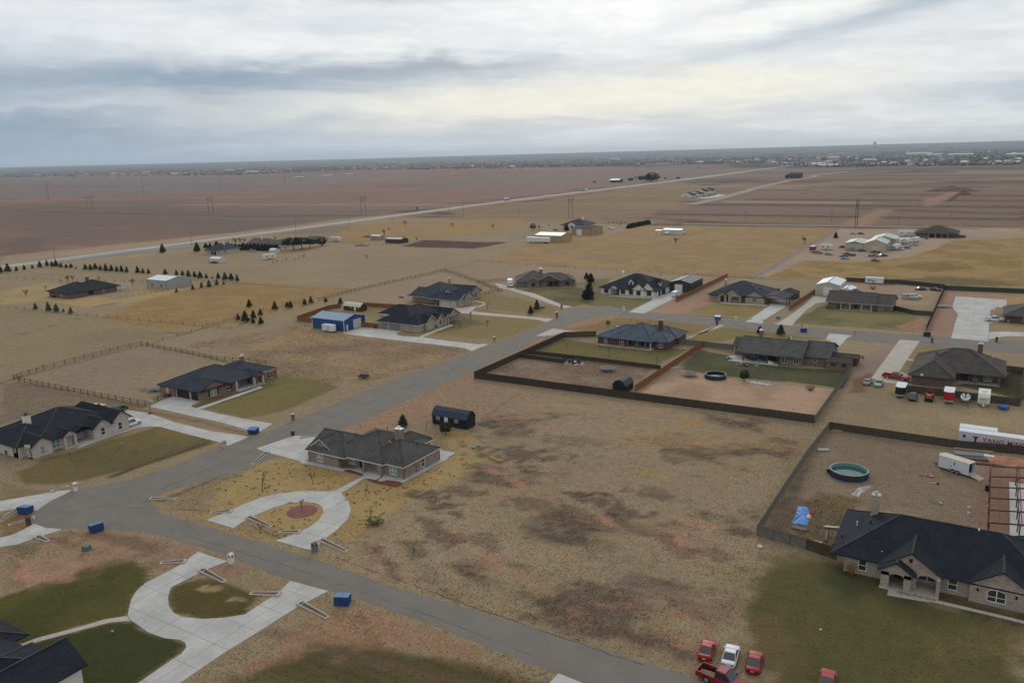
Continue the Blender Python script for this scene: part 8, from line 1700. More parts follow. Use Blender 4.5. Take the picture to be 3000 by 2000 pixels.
def culvert(label, p_out, p_in, group='concrete culvert ends beside the driveways'):
 a, b = Vector(p_out), Vector(p_in); L = (b - a).length; t = thing('culvert_end', label, 'culvert', (*p_out, 0), heading(p_out, p_in), group); w = .55
 for s in (-1, 1):
  m = MB(); m.poly([(0, s * w * .7, 0), (L, s * w, 0), (L, s * (w - .17), 0), (0, s * (w * .7 - .15), 0), (0, s * w * .7, .07), (L, s * w, .26), (L, s * (w - .17), .26), (0, s * (w * .7 - .15), .07)], [(3, 2, 1, 0), (4, 5, 6, 7), (0, 1, 5, 4), (1, 2, 6, 5), (2, 3, 7, 6), (3, 0, 4, 7)]); m.build('wing_wall', CONC2, t)
 m = MB(); m.box(-.25, .0, -w * .7, w * .7, 0, .06); m.build('sill', CONC, t); m = MB(); m.poly([(0, -.2, .03), (L, -.38, .03), (L, .38, .03), (0, .2, .03)], [(0, 1, 2, 3)]); m.build('trough', mat('dark_trough', (92, 84, 76), .9, .2), t)  # trough floor is a flat sheet in a darker tone
 m = MB(); m.box(L - .06, L + .25, -w - .05, w + .05, 0, .3); m.build('headwall', CONC2, t); m = MB(); m.wheel(0, 0, 0, .13, .04, 12); o = m.build('pipe_mouth', BLACK, t, (L - .09, 0, .15), math.pi / 2)
for i, (f, a, b) in enumerate(((zC, (1205, 25), (1045, 28)), (zC, (1460, 118), (1590, 112)), (zC, (1860, 215), (1715, 155)), (zC, (1935, 250), (2060, 256)), (zC, (2380, 385), (2215, 312)), (zC, (1115, 465), (1270, 460)), (zC, (1540, 592), (1390, 518)), (zC, (1735, 675), (1920, 686)), (zC, (2250, 838), (2070, 748)), (zB, (-30, 612), (95, 520)), (zB, (520, 370), (390, 388)), (zE, (620, 826), (690, 790)), (zR, (15, 822), (365, 592)), (zR, (190, 890), (640, 775)), (zR, (1285, 155), (1010, 262)), (zR, (900, 1200), (720, 1130)), (zF, (650, 738), (780, 725)), (zF, (1065, 768), (935, 738)))):
 culvert('concrete culvert end ' + 'left of the street corner island|left end of the horseshoe drive, outer side|left end of the horseshoe drive, island side|right end of the horseshoe drive, island side|right end of the horseshoe drive, outer side|upper arm of the loop drive, outer side|upper arm of the loop drive, island side|lower arm of the loop drive, island side|lower arm of the loop drive, outer side|near side of the apron by the taupe house|far side of the apron by the taupe house|beside the drive behind the long board fence|below the upper bulb drive by the blue dumpster|above the lower bulb drive by the red pillar|above the upper bulb drive|below the lower bulb drive|left of the carport drive|right of the carport drive'.split('|')[i], f(*a), f(*b))
def cabinet(label, pos, w, d, h_, m, rot=0.0, name='utility_cabinet'):
 t = thing(name, label, 'utility box', (*pos, 0), rot); b = MB(); b.box(-w / 2, w / 2, -d / 2, d / 2, .08, h_); b.build('cabinet', m, t, bevel=.02); b = MB(); b.box(-w / 2 - .06, w / 2 + .06, -d / 2 - .06, d / 2 + .06, 0, .08); b.build('pad', CONC, t); b = MB(); b.box(-w / 2 + .08, w / 2 - .08, -d / 2 - .015, -d / 2, .15, h_ - .12); b.build('door', m, t); b = MB(); b.box(-w / 2 - .02, w / 2 + .02, -d / 2 - .02, d / 2 + .02, h_, h_ + .05); b.build('lid', m, t)
GREENU = mat('utility_green', (86, 104, 92), .6, .08); cabinet('green transformer cabinet on the red soil verge', zR(1665, 1395), 1.1, 1.0, .95, GREENU, R(20)); cabinet('grey green transformer cabinet behind the bushy pines', zE(640, 515), 1.2, 1.1, 1.0, GREENU); cabinet('grey transformer cabinet between the carport and beige shop drives', zF(1098, 722), 1.2, 1.1, 1.0, GREENU)
for x, y, lb, m_ in ((1318, 1365, 'pale round utility pedestal, left of the pair by the near street', GALV), (1360, 1368, 'green round utility pedestal, right of the pair by the near street', GREENU)):
 t = thing('utility_pedestal', lb, 'utility box', (*zB(x, y), 0)); b = MB(); b.cyl(0, 0, 0, .8, .2, 10); b.build('body', m_, t); b = MB(); b.cyl(0, 0, .8, .9, .23, 10, r2=.12); b.build('cap', GREENU, t)
t = thing('marker_post', 'thin yellow gas marker post by the pedestals', 'post', (*zB(1280, 1345), 0)); b = MB(); b.box(-.05, .05, -.03, .03, 0, 1.1); b.build('post', mat('marker_yellow', (176, 150, 50), .6), t); b = MB(); b.box(-.06, .06, -.04, .04, 1.1, 1.35); b.build('cap', CHARC, t)
for x, y, lb in ((1872, 480, 'left green septic lid on the straw lawn edge'), (1917, 463, 'right green septic lid on the straw lawn edge')):
 t = thing('septic_lid', lb, 'lid', (*zB(x, y), 0)); b = MB(); b.cyl(0, 0, 0, .3, .42, 12, r2=.36); b.build('riser', GREENU, t); b = MB(); b.cyl(0, 0, .3, .36, .4, 12, r2=.3); b.build('cover', mat('lid_green', (60, 110, 84), .6), t)
def wheelie(label, pos, m, rot=0.0):
 t = thing('rubbish_bin', label, 'bin', (*pos, 0), rot); b = MB(); b.poly([(-.24, -.26, .05), (.24, -.26, .05), (.24, .26, .05), (-.24, .26, .05), (-.3, -.33, 1.0), (.3, -.33, 1.0), (.3, .33, 1.0), (-.3, .33, 1.0)], [(3, 2, 1, 0), (4, 5, 6, 7), (0, 1, 5, 4), (1, 2, 6, 5), (2, 3, 7, 6), (3, 0, 4, 7)]); b.build('bin', m, t); b = MB(); b.box(-.33, .33, -.37, .35, 1.0, 1.07); b.build('lid', m, t); b = MB(); b.wheel(-.22, .3, .1, .1, .05, 8); b.wheel(.22, .3, .1, .1, .05, 8); b.build('wheel', BLACK, t)
wheelie('black wheeled bin on the apron beside the street, taupe house', zB(318, 368), CHARC); wheelie('dark bin against the red cedar fence by the garage doors', zD(905, 768), CHARC); wheelie('black bin near the open trailer ramp', zQ(765, 830), BLACK)
# trampolines, pools, swings
def trampoline(label, pos, r_=2.1):
 t = thing('trampoline', label, 'trampoline', (*pos, 0), 0, 'trampolines in the back yards'); m = MB(); m.cyl(0, 0, .84, .87, r_ * .86, 24); m.build('mat', mat('tramp_mat', (66, 70, 74), .8), t); m = MB()
 for i in range(24):
  a, b = 2 * math.pi * i / 24, 2 * math.pi * (i + 1) / 24; m.poly([(r_ * .86 * math.cos(a), r_ * .86 * math.sin(a), .88), (r_ * math.cos(a), r_ * math.sin(a), .9), (r_ * math.cos(b), r_ * math.sin(b), .9), (r_ * .86 * math.cos(b), r_ * .86 * math.sin(b), .88)], [(0, 1, 2, 3)])
 m.build('pad', mat('tramp_pad', (92, 98, 104), .7), t)
 for i in range(6): a = i * math.pi / 3; m = MB(); m.beam((r_ * .95 * math.cos(a), r_ * .95 * math.sin(a), 0), (r_ * .95 * math.cos(a), r_ * .95 * math.sin(a), .86), .06); m.build('leg', GALV, t)
trampoline('round trampoline in the tan yard behind the small black barn', zE(1278, 1128)); trampoline('round trampoline on the sandy yard beside the dark pool', zF(86, 1378))
def pool(label, pos, r_, h_, wallm, liner, waterz, waterm, skirt=None):
 t = thing('round_pool', label, 'pool', (*pos, 0)); n = 32; C = [(math.cos(2 * math.pi * i / n), math.sin(2 * math.pi * i / n)) for i in range(n)]; w = MB(); l_ = MB(); rm_ = MB()
 for i in range(n):
  (a, b), (c, d) = C[i], C[(i + 1) % n]; w.face([(r_ * a, r_ * b, 0), (r_ * c, r_ * d, 0), (r_ * c, r_ * d, h_), (r_ * a, r_ * b, h_)]); q = r_ - .08; l_.face([(q * a, q * b, 0.02), (q * a, q * b, h_), (q * c, q * d, h_), (q * c, q * d, 0.02)]); rm_.poly([(r_ * 1.02 * a, r_ * 1.02 * b, h_ + .03), (r_ * 1.02 * c, r_ * 1.02 * d, h_ + .03), (q * .97 * c, q * .97 * d, h_ + .03), (q * .97 * a, q * .97 * b, h_ + .03)], [(0, 1, 2, 3)])
 w.build('wall', wallm, t); l_.build('liner', liner, t); rm_.build('rim', wallm if skirt is None else mat('pool_rim', (120, 128, 126), .5), t); m = MB(); m.face([(.97 * r_ * a, .97 * r_ * b, waterz) for a, b in C]); m.build('water', waterm, t)
 for i in range(0, n, 3): m = MB(); a, b = C[i]; m.box(r_ * 1.03 * a - .06, r_ * 1.03 * a + .06, r_ * 1.03 * b - .06, r_ * 1.03 * b + .06, 0, h_); m.build('upright', wallm, t)
 if skirt: m = MB(); m.face([(r_ * (1.1 + .1 * math.sin(3 * i)) * a, r_ * (1.1 + .1 * math.sin(5 * i)) * b, .02) for i, (a, b) in enumerate(C)]); m.build('ground_cloth', skirt, t)
pool('round above ground pool with pale turquoise liner in the big yard', zK(690, 462), 3.35, 1.2, mat('pool_wicker', (54, 50, 48), .7, .1), mat('pool_liner', (108, 140, 136), .5, .05), .55, mat('pool_water', (40, 78, 82), .08, .1, spec=.8), mat('blue_cloth', (46, 92, 140), .6, .2))
pool('dark round above ground pool on the sandy yard', zF(376, 1400), 2.75, 1.2, mat('dark_pool_wall', (40, 46, 54), .5, .1), mat('dark_liner', (30, 36, 44), .5), .7, mat('dark_water', (26, 32, 38), .08, spec=.8))
t = thing('pool_pump', 'small pump unit beside the turquoise pool', 'pump', (*zK(545, 440), 0)); b = MB(); b.cyl(0, 0, 0, .7, .28, 10); b.build('filter', CHARC, t); b = MB(); b.box(.3, .8, -.2, .2, 0, .4); b.build('motor', CHARC, t)
def swing(label, pos, rot, L=3.2, h_=2.2, m=DARKWOOD, seats=2):
 t = thing('swing_set', label, 'swing set', (*pos, 0), rot); f = MB(); f.beam((-L / 2, 0, h_), (L / 2, 0, h_), .1)
 for x in (-L / 2, L / 2):
  for y in (-.9, .9): f.beam((x, y, 0), (x, 0, h_), .09)
 f.build('frame', m, t)
 for i in range(seats): x = -L / 4 + i * L / 2; s = MB(); s.box(x - .22, x + .22, -.1, .1, .5, .54); s.beam((x - .2, 0, .5), (x - .2, 0, h_), .02); s.beam((x + .2, 0, .5), (x + .2, 0, h_), .02); s.build('seat', BLACK, t)
swing('wooden swing frame behind the dormered house', zE(80, 345), R(20), 4.4, 2.4); swing('grey swing frame by the sandy yard trampoline', zE(1945, 1165), R(60), 3.2, 2.0, GALV)
# fire pit, patio things
t = thing('fire_pit', 'fire pit ring with seats on a grey gravel pad', 'fire pit', (*zE(945, 1055), 0)); b = MB(); b.prism(rounded([(-3.2, -1.8), (3.4, -1.6), (3.0, 2.2), (-2.2, 2.4)]), 0, .04); b.build('pad', mat('grey_gravel', (132, 130, 128), .95, .15, 2), t); b = MB(); b.cyl(0, .3, 0, .45, .6, 12); b.build('ring', CHARC, t)
for i in range(5): a = 1.2 * i; b = MB(); x, y = 1.6 * math.cos(a), .3 + 1.3 * math.sin(a); b.box(x - .3, x + .3, y - .3, y + .3, .04, .45); b.box(x - .3, x + .3, y + .22, y + .3, .45, .95); b.build('chair', BLACK, t)
t = thing('rock_pond', 'rock edged garden pond beside the sandy yard', 'pond', (*zF(880, 1460), 0), R(-6)); P = rounded([(-4, -.9), (3.4, -1.2), (3.8, .9), (-3.2, 1.4)]); b = MB(); b.face([(x, y, .03) for x, y in P]); b.build('liner', mat('pond_liner', (130, 132, 130), .6, .15, 1), t)
for i, (x, y) in enumerate(ragged(P, .55, .1, 5)[::1]):
 if i % 2 == 0: b = MB(); s = rng.uniform(.16, .32); b.loft([[(x + s * rng.uniform(.7, 1.2) * math.cos(a), y + s * rng.uniform(.7, 1.2) * math.sin(a), z) for a in (0, 1.25, 2.5, 3.8, 5)] for z in (0, s * .8)]); b.build('rock', mat('pale_rock', (150, 140, 130), .9, .2), t)
def table_set(label, pos, rot=0.0, tm=DARKWOOD, n=4):
 t = thing('patio_table', label + ' table', 'table', (*pos, 0), rot); b = MB(); b.box(-.9, .9, -.5, .5, .7, .75); b.build('top', tm, t)
 for x in (-.8, .8):
  for y in (-.4, .4): b = MB(); b.box(x - .04, x + .04, y - .04, y + .04, 0, .7); b.build('leg', tm, t)
def chair(label, pos, rot, m, group='patio chairs'):
 t = thing('patio_chair', label, 'chair', (*pos, 0), rot, group); b = MB(); b.box(-.28, .28, -.28, .28, .4, .46); b.build('seat', m, t); b = MB(); b.box(-.28, .28, .22, .28, .46, 1.0); b.build('backrest', m, t); b = MB()
 for x in (-.25, .25):
  for y in (-.25, .25): b.box(x - .03, x + .03, y - .03, y + .03, 0, .4)
 b.build('leg', m, t)
table_set('dark patio table under the long grey roof,', zF(790, 1200)); table_set('brown table at the end of the cluttered patio,', zF(1040, 1215), .4)
for i in range(9): chair('dark chair among the clutter of the back patio', zF(720 + 42 * i, 1175 + 14 * (i % 3)), i * .9, BLACK if i % 3 else BRDOOR, 'chairs on the cluttered patio')
for i, (x, y, c, lb) in enumerate(((545, 1185, (60, 110, 70), 'green toy on the lawn edge by the patio'), (868, 1218, (60, 140, 136), 'teal storage tub on the patio edge'), (1012, 1235, (206, 204, 200), 'white covered grill on the patio slab'), (640, 1248, (120, 124, 126), 'grey junk pile left on the lawn by the patio'), (730, 1262, (52, 60, 64), 'dark junk pile on the lawn by the patio'), (840, 1266, (130, 132, 130), 'pale scrap stack on the lawn by the patio'))):
 t = thing('yard_item', lb, 'yard item', (*zF(x, y), 0), .5 * i); b = MB(); s = .7
 for k in range(5): a = rng.uniform(-s, s, 2); w = rng.uniform(.15, .45); b.box(a[0] - w, a[0] + w, a[1] - w * .7, a[1] + w * .7, 0, rng.uniform(.25, .9))
 b.build('heap', mat('yard_item_%s' % 'abcdef'[i], c, .6, .15), t)
t = thing('patio_slab', 'pale concrete patio left of the cluttered porch', 'patio', (*zF(620, 1160), 0)); b = MB(); b.prism(rounded([(-3, -2.5), (2.5, -3), (3, 2.5), (-2, 2)]), 0, .07); b.build('slab', CONC, t)
t = thing('stone_table', 'pale stone pedestal table on the brown roofed house patio', 'table', (*zG(1428, 1150), 0)); b = MB(); b.box(-.45, .45, -.45, .45, 0, .75); b.build('pedestal', STONE, t); b = MB(); b.box(-1.0, 1.0, -.6, .6, .75, .85); b.build('top', STONE, t)
# pool yard: frame of a steel building, lumber, tarps
def frame_building():
 A = zQ(820, 545, 3.0); Bq = zQ(1125, 560, 3.0); Cc = zQ(770, 1200, 3.0); t = thing('steel_frame', 'rust red steel frame of an unfinished building at the right edge', 'frame', (A[0], A[1], 0))
 w1 = Bq[0] - A[0]; d1 = Cc[1] - A[1]; n = 6
 s = MB(); s.box(w1 - 1.0, w1 + 9, d1 - 1.5, 1.5, 0, .1); s.build('floor_slab', CONC, t)
 for i in range(n):
  y = d1 * i / (n - 1)
  for x in (0, w1, w1 + 8): b = MB(); b.box(x - .09, x + .09, y - .09, y + .09, 0, 3.0 if x == 0 else 3.6); b.build('column', RUSTST, t)
  b = MB(); b.beam((0, y, 2.95), (w1, y, 3.55), .14, .2); b.build('rafter', RUSTST, t); b = MB(); b.beam((w1, y, 3.55), (w1 + 8, y, 4.4), .16, .24); b.build('rafter', RUSTST, t)
 for x, z in ((0, 3.0), (w1 - .15, 3.62), (w1 + .2, 3.62), (w1 + 4, 4.1), (w1 + 8, 4.5)): b = MB(); b.beam((x, 0.6, z), (x, d1 - .6, z), .12 if x else .1, .2); b.build('purlin', RUSTST, t)
 for x in (w1 * .33, w1 * .66): b = MB(); b.beam((x, .6, 3.12 + .6 * x / w1), (x, d1 - .6, 3.12 + .6 * x / w1), .05, .06); b.build('girt', RUSTST, t)
frame_building()
def planks(label, p0, p1, n, wid, m, lift=.15, name='lumber_stack'):
 t = thing(name, label, 'lumber', (*p0, 0), heading(p0, p1)); L = (Vector(p1) - Vector(p0)).length
 for i in range(n): b = MB(); o = rng.uniform(-.3, .3); b.box(o, L + o, i * wid, i * wid + wid * .86, .02 + lift * rng.random(), .1 + lift); b.build('plank', m, t)
LUM, GREYS = mat('new_lumber', (168, 138, 98), .9, .2), mat('grey_sheet', (120, 124, 136), .6, .15)
planks('stack of orange lumber against the black fence', zQ(385, 345), zQ(845, 395), 5, .28, LUM); planks('grey metal sheets laid beside the lumber', zQ(400, 410), zQ(820, 445), 6, .34, GREYS); planks('rusty steel beams lying behind the trailer ramp', zQ(450, 460), zQ(1000, 515), 4, .3, RUSTST); planks('long rusty purlins on the ground below the steel beams', zQ(560, 515), zQ(1060, 560), 4, .22, RUSTST)
planks('pale boards stacked at the end of the lumber', zQ(410, 305), zQ(545, 330), 4, .3, STONE); planks('pale planks leaning beside the tan brick house', zK(522, 835), zK(632, 845), 3, .2, OFFW); planks('boards of a broken bench in the weedy corner', zK(285, 840), zK(395, 862), 5, .2, GREYWOOD); planks('single long board in the weedy corner', zK(535, 930), zK(545, 855), 2, .18, GREYWOOD); planks('scattered tan boards on the straw', zK(385, 935), zK(495, 958), 3, .3, LUM); planks('thin boards by the fence corner', zK(575, 150), zK(640, 158), 3, .25, LUM)
planks('white sheet on the grey metal stack', zQ(745, 440), zQ(868, 460), 1, 1.1, WHT, .3)
def tarp(label, P, m, amp=.3, name='tarpaulin'):
 c = np.mean(np.array(P), 0); t = thing(name, label, 'tarpaulin', (*c, 0)); Q = ragged(P, .6, .12, 3); n = len(Q); V = [(x - c[0], y - c[1], .02) for x, y in Q]; V2 = [((x - c[0]) * .6 + rng.uniform(-.1, .1), (y - c[1]) * .6 + rng.uniform(-.1, .1), amp * rng.uniform(.4, 1.1)) for x, y in Q]; b = MB(); b.poly(V + V2 + [(0, 0, amp)], [(i, (i + 1) % n, n + (i + 1) % n, n + i) for i in range(n)] + [(n + i, n + (i + 1) % n, 2 * n) for i in range(n)]); b.build('sheet', m, t)
tarp('crumpled bright blue tarpaulin in the weedy corner', pts(zK, (330, 680), (395, 685), (430, 730), (405, 770), (405, 815), (285, 800), (320, 740)), mat('blue_tarp', (48, 110, 176), .5, .3, 1.2)); tarp('small white and red sheet beside the blue tarpaulin', pts(zK, (385, 725), (430, 720), (425, 765), (375, 765)), mat('pale_sheet', (186, 160, 140), .7, .1), .2); tarp('translucent grey plastic sheet below the turquoise pool', pts(zK, (765, 545), (845, 530), (840, 560), (760, 615), (710, 600)), mat('grey_plastic', (140, 128, 124), .5, .15, 1.0), .25)
tarp('red bag beside the blue tarpaulin', pts(zK, (410, 720), (440, 725), (435, 750), (405, 748)), RED3, .4, 'cloth_bag')
t = thing('culvert_pipe', 'short white pipe by the long grey fence', 'pipe', (*zK(468, 292), 0), heading(zK(468, 292), zK(524, 292))); b = MB(); b.tube([(0, 0, .3), (2.2, 0, .3)], .3, 12); b.build('pipe', OFFW, t); b = MB(); b.tube([(-.04, 0, .3), (.12, 0, .3)], .34, 12); b.build('collar', GALV, t)
for x, y, lb, c in ((130, 745, 'white scrap heap with black bag on the tan yard', (170, 170, 168)), (60, 662, 'red handled tool lying on the tan yard', (150, 60, 50)), (160, 980, 'twisted wire bundle on the tan yard', (120, 112, 104)), (555, 1045, 'upper small white bucket behind the tan brick house', (190, 186, 180)), (550, 1108, 'lower small white bucket behind the tan brick house', (190, 186, 180))):
 t = thing('yard_debris', lb, 'debris', (*zQ(x, y), 0)); b = MB()
 if 'bucket' in lb: b.cyl(0, 0, 0, .4, .2, 10, r2=.24)
 elif 'wire' in lb:
  for k in range(9): a = rng.uniform(-1.2, 1.2, 4); b.beam((a[0], a[1] * .6, .05), (a[2], a[3] * .6, .25), .03)
 else:
  for k in range(6): a = rng.uniform(-.8, .8, 2); b.beam((a[0], a[1] * .4, .05), (a[0] + rng.uniform(-.9, .9), a[1] * .4 + rng.uniform(-.3, .3), .15), .16, .1)
 b.build('heap', mat('debris_%d' % x, c, .7, .2), t); b = MB(); b.box(.6, 1.0, -.2, .2, 0, .3) if 'bucket' not in lb else b.cyl(0, 0, .4, .43, .25, 10); b.build('extra', BLACK if 'bag' in lb else GALV, t)
# small things in the foreground and middle
def rock(label, pos, s, m, name='rock'):
 b = MB(); b.loft([[(s * rng.uniform(.8, 1.2) * k * math.cos(a), s * rng.uniform(.8, 1.2) * k * math.sin(a), z) for a in np.linspace(0, 6.28, 8)[:-1]] for k, z in ((1, -.02), (1.05, s * .4), (.55, s * .8))]); o = b.build(name, m, None, (*pos, 0)); tag(o, label, 'rock'); return o
rock('white boulder at the corner of the weathered front fence', zK(62, 970), .45, mat('white_rock', (180, 172, 162), .9, .1)); o = rock('white ball lying on the green lawn at lower right', zO(1693, 312), .14, WHT, 'ball')
for i, (x, y) in enumerate(((1050, 1295), (1080, 1300), (1115, 1308), (1160, 1312), (1200, 1325), (1250, 1335), (1290, 1345))): rock('tan landscape stone in the bed before the arched window', zK(x, y), .3, mat('tan_rock', (120, 108, 96), .9, .2))['group'] = 'landscape stones at the tan brick house'
p = zP(835, 868); utility_trailer('small flat trailer standing alone on the straw lot left of the street', p, R(15), DARKWOOD, 3.0, 1.6, False); p = zA(1335, 722); utility_trailer('grey tilt trailer in the paddock beside the red brick house', p, R(30), GALV, 3.2, 1.6, False)
p = zA(1435, 768); tarp('dark covered machine by the red brick garage wall', [(p[0] - 1.2, p[1] - .7), (p[0] + 1.2, p[1] - .6), (p[0] + 1.2, p[1] + .7), (p[0] - 1.1, p[1] + .7)], CHARC, .9)
def hoop(label, pos, rot):
 t = thing('basketball_hoop', label, 'basketball hoop', (*pos, 0), rot); b = MB(); b.beam((0, 0, 0), (.5, 0, 2.9), .1); b.build('pole', BLACK, t); b = MB(); b.box(.9, .96, -.6, .6, 2.6, 3.4); b.beam((.5, 0, 2.9), (.92, 0, 2.9), .08); b.build('backboard', OFFW, t); b = MB(); b.tube([(1.2 + .23 * math.cos(a), .23 * math.sin(a), 2.75) for a in np.linspace(0, 6.28, 11)], .02, 4); b.build('rim', RED, t); b = MB(); b.box(-.6, .4, -.4, .4, 0, .18); b.build('base', BLACK, t)
hoop('basketball hoop between the two left driveways', zA(1295, 915), R(120)); hoop('white backboard hoop by the white brick house corner', zA(278, 1300), R(-60))
for i, (x, y, lb) in enumerate(((1055, 1195, 'small black lawn ornament on the white house lawn'), (2228, 782, 'small dark lawn ornament on the red brick house lawn'))):
 t = thing('lawn_sprinkler', lb, 'sprinkler', (*zA(x, y), 0)); b = MB(); b.cyl(0, 0, 0, .5, .05, 6); b.build('post', BLACK, t); b = MB(); b.box(-.25, .25, -.12, .12, .5, .8); b.build('head', GALV, t)
t = thing('lawn_light', 'small dark lamp on the dark lawn below the curved walk', 'lamp', (*zC(778, 962), 0)); b = MB(); b.cyl(0, 0, 0, .45, .05, 6); b.build('post', BLACK, t); b = MB(); b.cyl(0, 0, .45, .65, .16, 8); b.build('head', GALV, t)
t = thing('lawn_light', 'small dark lamp on the straw lawn before the taupe brick house', 'lamp', (*zB(503, 718), 0)); b = MB(); b.cyl(0, 0, 0, .5, .05, 6); b.build('post', BLACK, t); b = MB(); b.cyl(0, 0, .5, .7, .12, 8); b.build('head', BLACK, t)
t = thing('air_conditioner', 'air conditioner unit at the left wall of the white brick house', 'air conditioner', (*zA(75, 1262), 0)); b = MB(); b.box(-.45, .45, -.45, .45, .08, .95); b.build('cabinet', CHARC, t); b = MB(); b.cyl(0, 0, .95, 1.0, .36, 12); b.build('fan_grille', BLACK, t)
t = thing('drain_pipe', 'black drain hose lying across the red mulch bed', 'hose', (*zB(1085, 720), 0)); q0 = zB(1085, 720); b = MB(); b.tube([(x - q0[0], y - q0[1], .13) for x, y in (zB(1085, 720), zB(1080, 735), zB(1050, 750), zB(1015, 773))], .07, 6); b.build('hose', BLACK, t)
t = thing('hay_bale', 'flattened straw bale on the weeds right of the taupe house', 'bale', (*zB(2065, 580), 0), R(-20)); b = MB(); b.box(-2.0, 2.0, -.4, .4, 0, .3); b.build('straw', mat('straw', (150, 110, 66), .95, .3, 3), t); b = MB(); b.box(1.0, 1.6, -.5, .3, .3, .42); b.build('loose_straw', mat('straw', (150, 110, 66), .95, .3, 3), t)
t = thing('parked_quad', 'dark quad bike at the wall of the far left house', 'quad bike', (*zH(1030, 990), 0)); b = MB(); b.box(-.9, .9, -.4, .4, .45, .85); b.box(-.4, .2, -.25, .25, .85, 1.0); b.build('body', BLACK, t)
for x in (-.6, .6):
 for y in (-.5, .5): b = MB(); b.wheel(0, 0, 0, .3, .25, 10); b.build('wheel', TYRE, t, (x, y, .3))
t = thing('cross_sign', 'dark wooden cross post by the tan shop', 'post', (*zW(658, 292), 0)); b = MB(); b.box(-.2, .2, -.2, .2, 0, 6.5); b.build('post', DARKWOOD, t); b = MB(); b.box(-1.7, 1.7, -.12, .12, 4.4, 4.8); b.build('crossbar', DARKWOOD, t)
t = thing('field_sign', 'white board sign on two posts in the straw pasture', 'sign', (*zW(2305, 335), 0), R(20)); b = MB()
for x in (-2, 2): b.box(x - .12, x + .12, -.1, .1, 0, 4)
b.build('post', DARKWOOD, t); b = MB(); b.extr([(-1, 4.0), (1, 4.4), (1, 4.5), (-1, 4.1)], 'x', -2.4, 2.4); b.build('board', WHT, t)
t = thing('water_trough', 'teal tank before the isolated white shed', 'tank', (*zM(2245, 678), 0)); b = MB(); b.cyl(0, 0, 0, 1.8, 2.0, 14); b.build('tank', TEALP, t); b = MB(); b.cyl(0, 0, 1.8, 2.2, 1.9, 14, r2=.6); b.build('lid', TEALP, t)
t = thing('brush_pile', 'low pile of branches in the paddock by the dormered house', 'brush', (*zD(1180, 440), 0)); b = MB()
for k in range(26): a = rng.uniform(-1.6, 1.6, 4); b.beam((a[0], a[1] * .5, rng.uniform(0, .4)), (a[2], a[3] * .5, rng.uniform(.1, .8)), .06)
b.build('branches', BARK, t)
t = thing('flat_sled', 'black metal rack lying by the brown shed roof', 'rack', (*zF(1985, 1160), 0), R(-5)); b = MB()
for y in (-.7, .7): b.box(-2.2, 2.2, y - .06, y + .06, .3, .45)
for x in (-2, -1, 0, 1, 2): b.box(x - .05, x + .05, -.64, .64, .32, .42)
b.build('frame', BLACK, t); b = MB(); b.box(-2.1, -1.9, -.6, .6, 0, .3); b.box(1.9, 2.1, -.6, .6, 0, .3); b.build('foot', BLACK, t)
def horse(label, pos, rot):
 t = thing('horse', label, 'horse', (*pos, 0), rot, 'horses by the bare pen'); m = mat('bay_coat', (92, 56, 36), .8, .1); me = bpy.data.meshes.new('body')
 V = [((-.75, 0, 1.25), .30), ((0, 0, 1.2), .32), ((.6, 0, 1.28), .30), ((1.0, 0, 1.65), .17), ((1.25, 0, 1.95), .13), ((1.6, 0, 1.75), .09), ((-1.0, 0, 1.2), .10), ((-1.1, 0, .7), .05)]; E = [(0, 1), (1, 2), (2, 3), (3, 4), (4, 5), (0, 6), (6, 7)]
 for s in (-1, 1):
  for i, (x, k) in enumerate(((-.75, 0), (.6, 2))):
   n0 = len(V); V += [((x, s * .2, .95), .15), ((x + (-.12 if k == 0 else .0), s * .2, .55), .08), ((x, s * .2, .1), .055), ((x + .08, s * .2, .03), .06)]; E += [(k, n0), (n0, n0 + 1), (n0 + 1, n0 + 2), (n0 + 2, n0 + 3)]
 me.from_pydata([v for v, _ in V], E, []); o = link('body', me, t); o.modifiers.new('skin', 'SKIN')
 for i, (_, r_) in enumerate(V): me.skin_vertices[0].data[i].radius = (r_, r_)
 me.skin_vertices[0].data[1].use_root = True; o.modifiers.new('sub', 'SUBSURF').levels = 1; me.materials.append(m)
 b = MB(); b.beam((.75, 0, 1.6), (1.2, 0, 2.1), .06, .16); b.build('mane', BLACK, t)
horse('brown horse standing left of the pen', zM(428, 705), 0.3); horse('dark horse standing at the pen gate', zM(520, 712), 2.8)
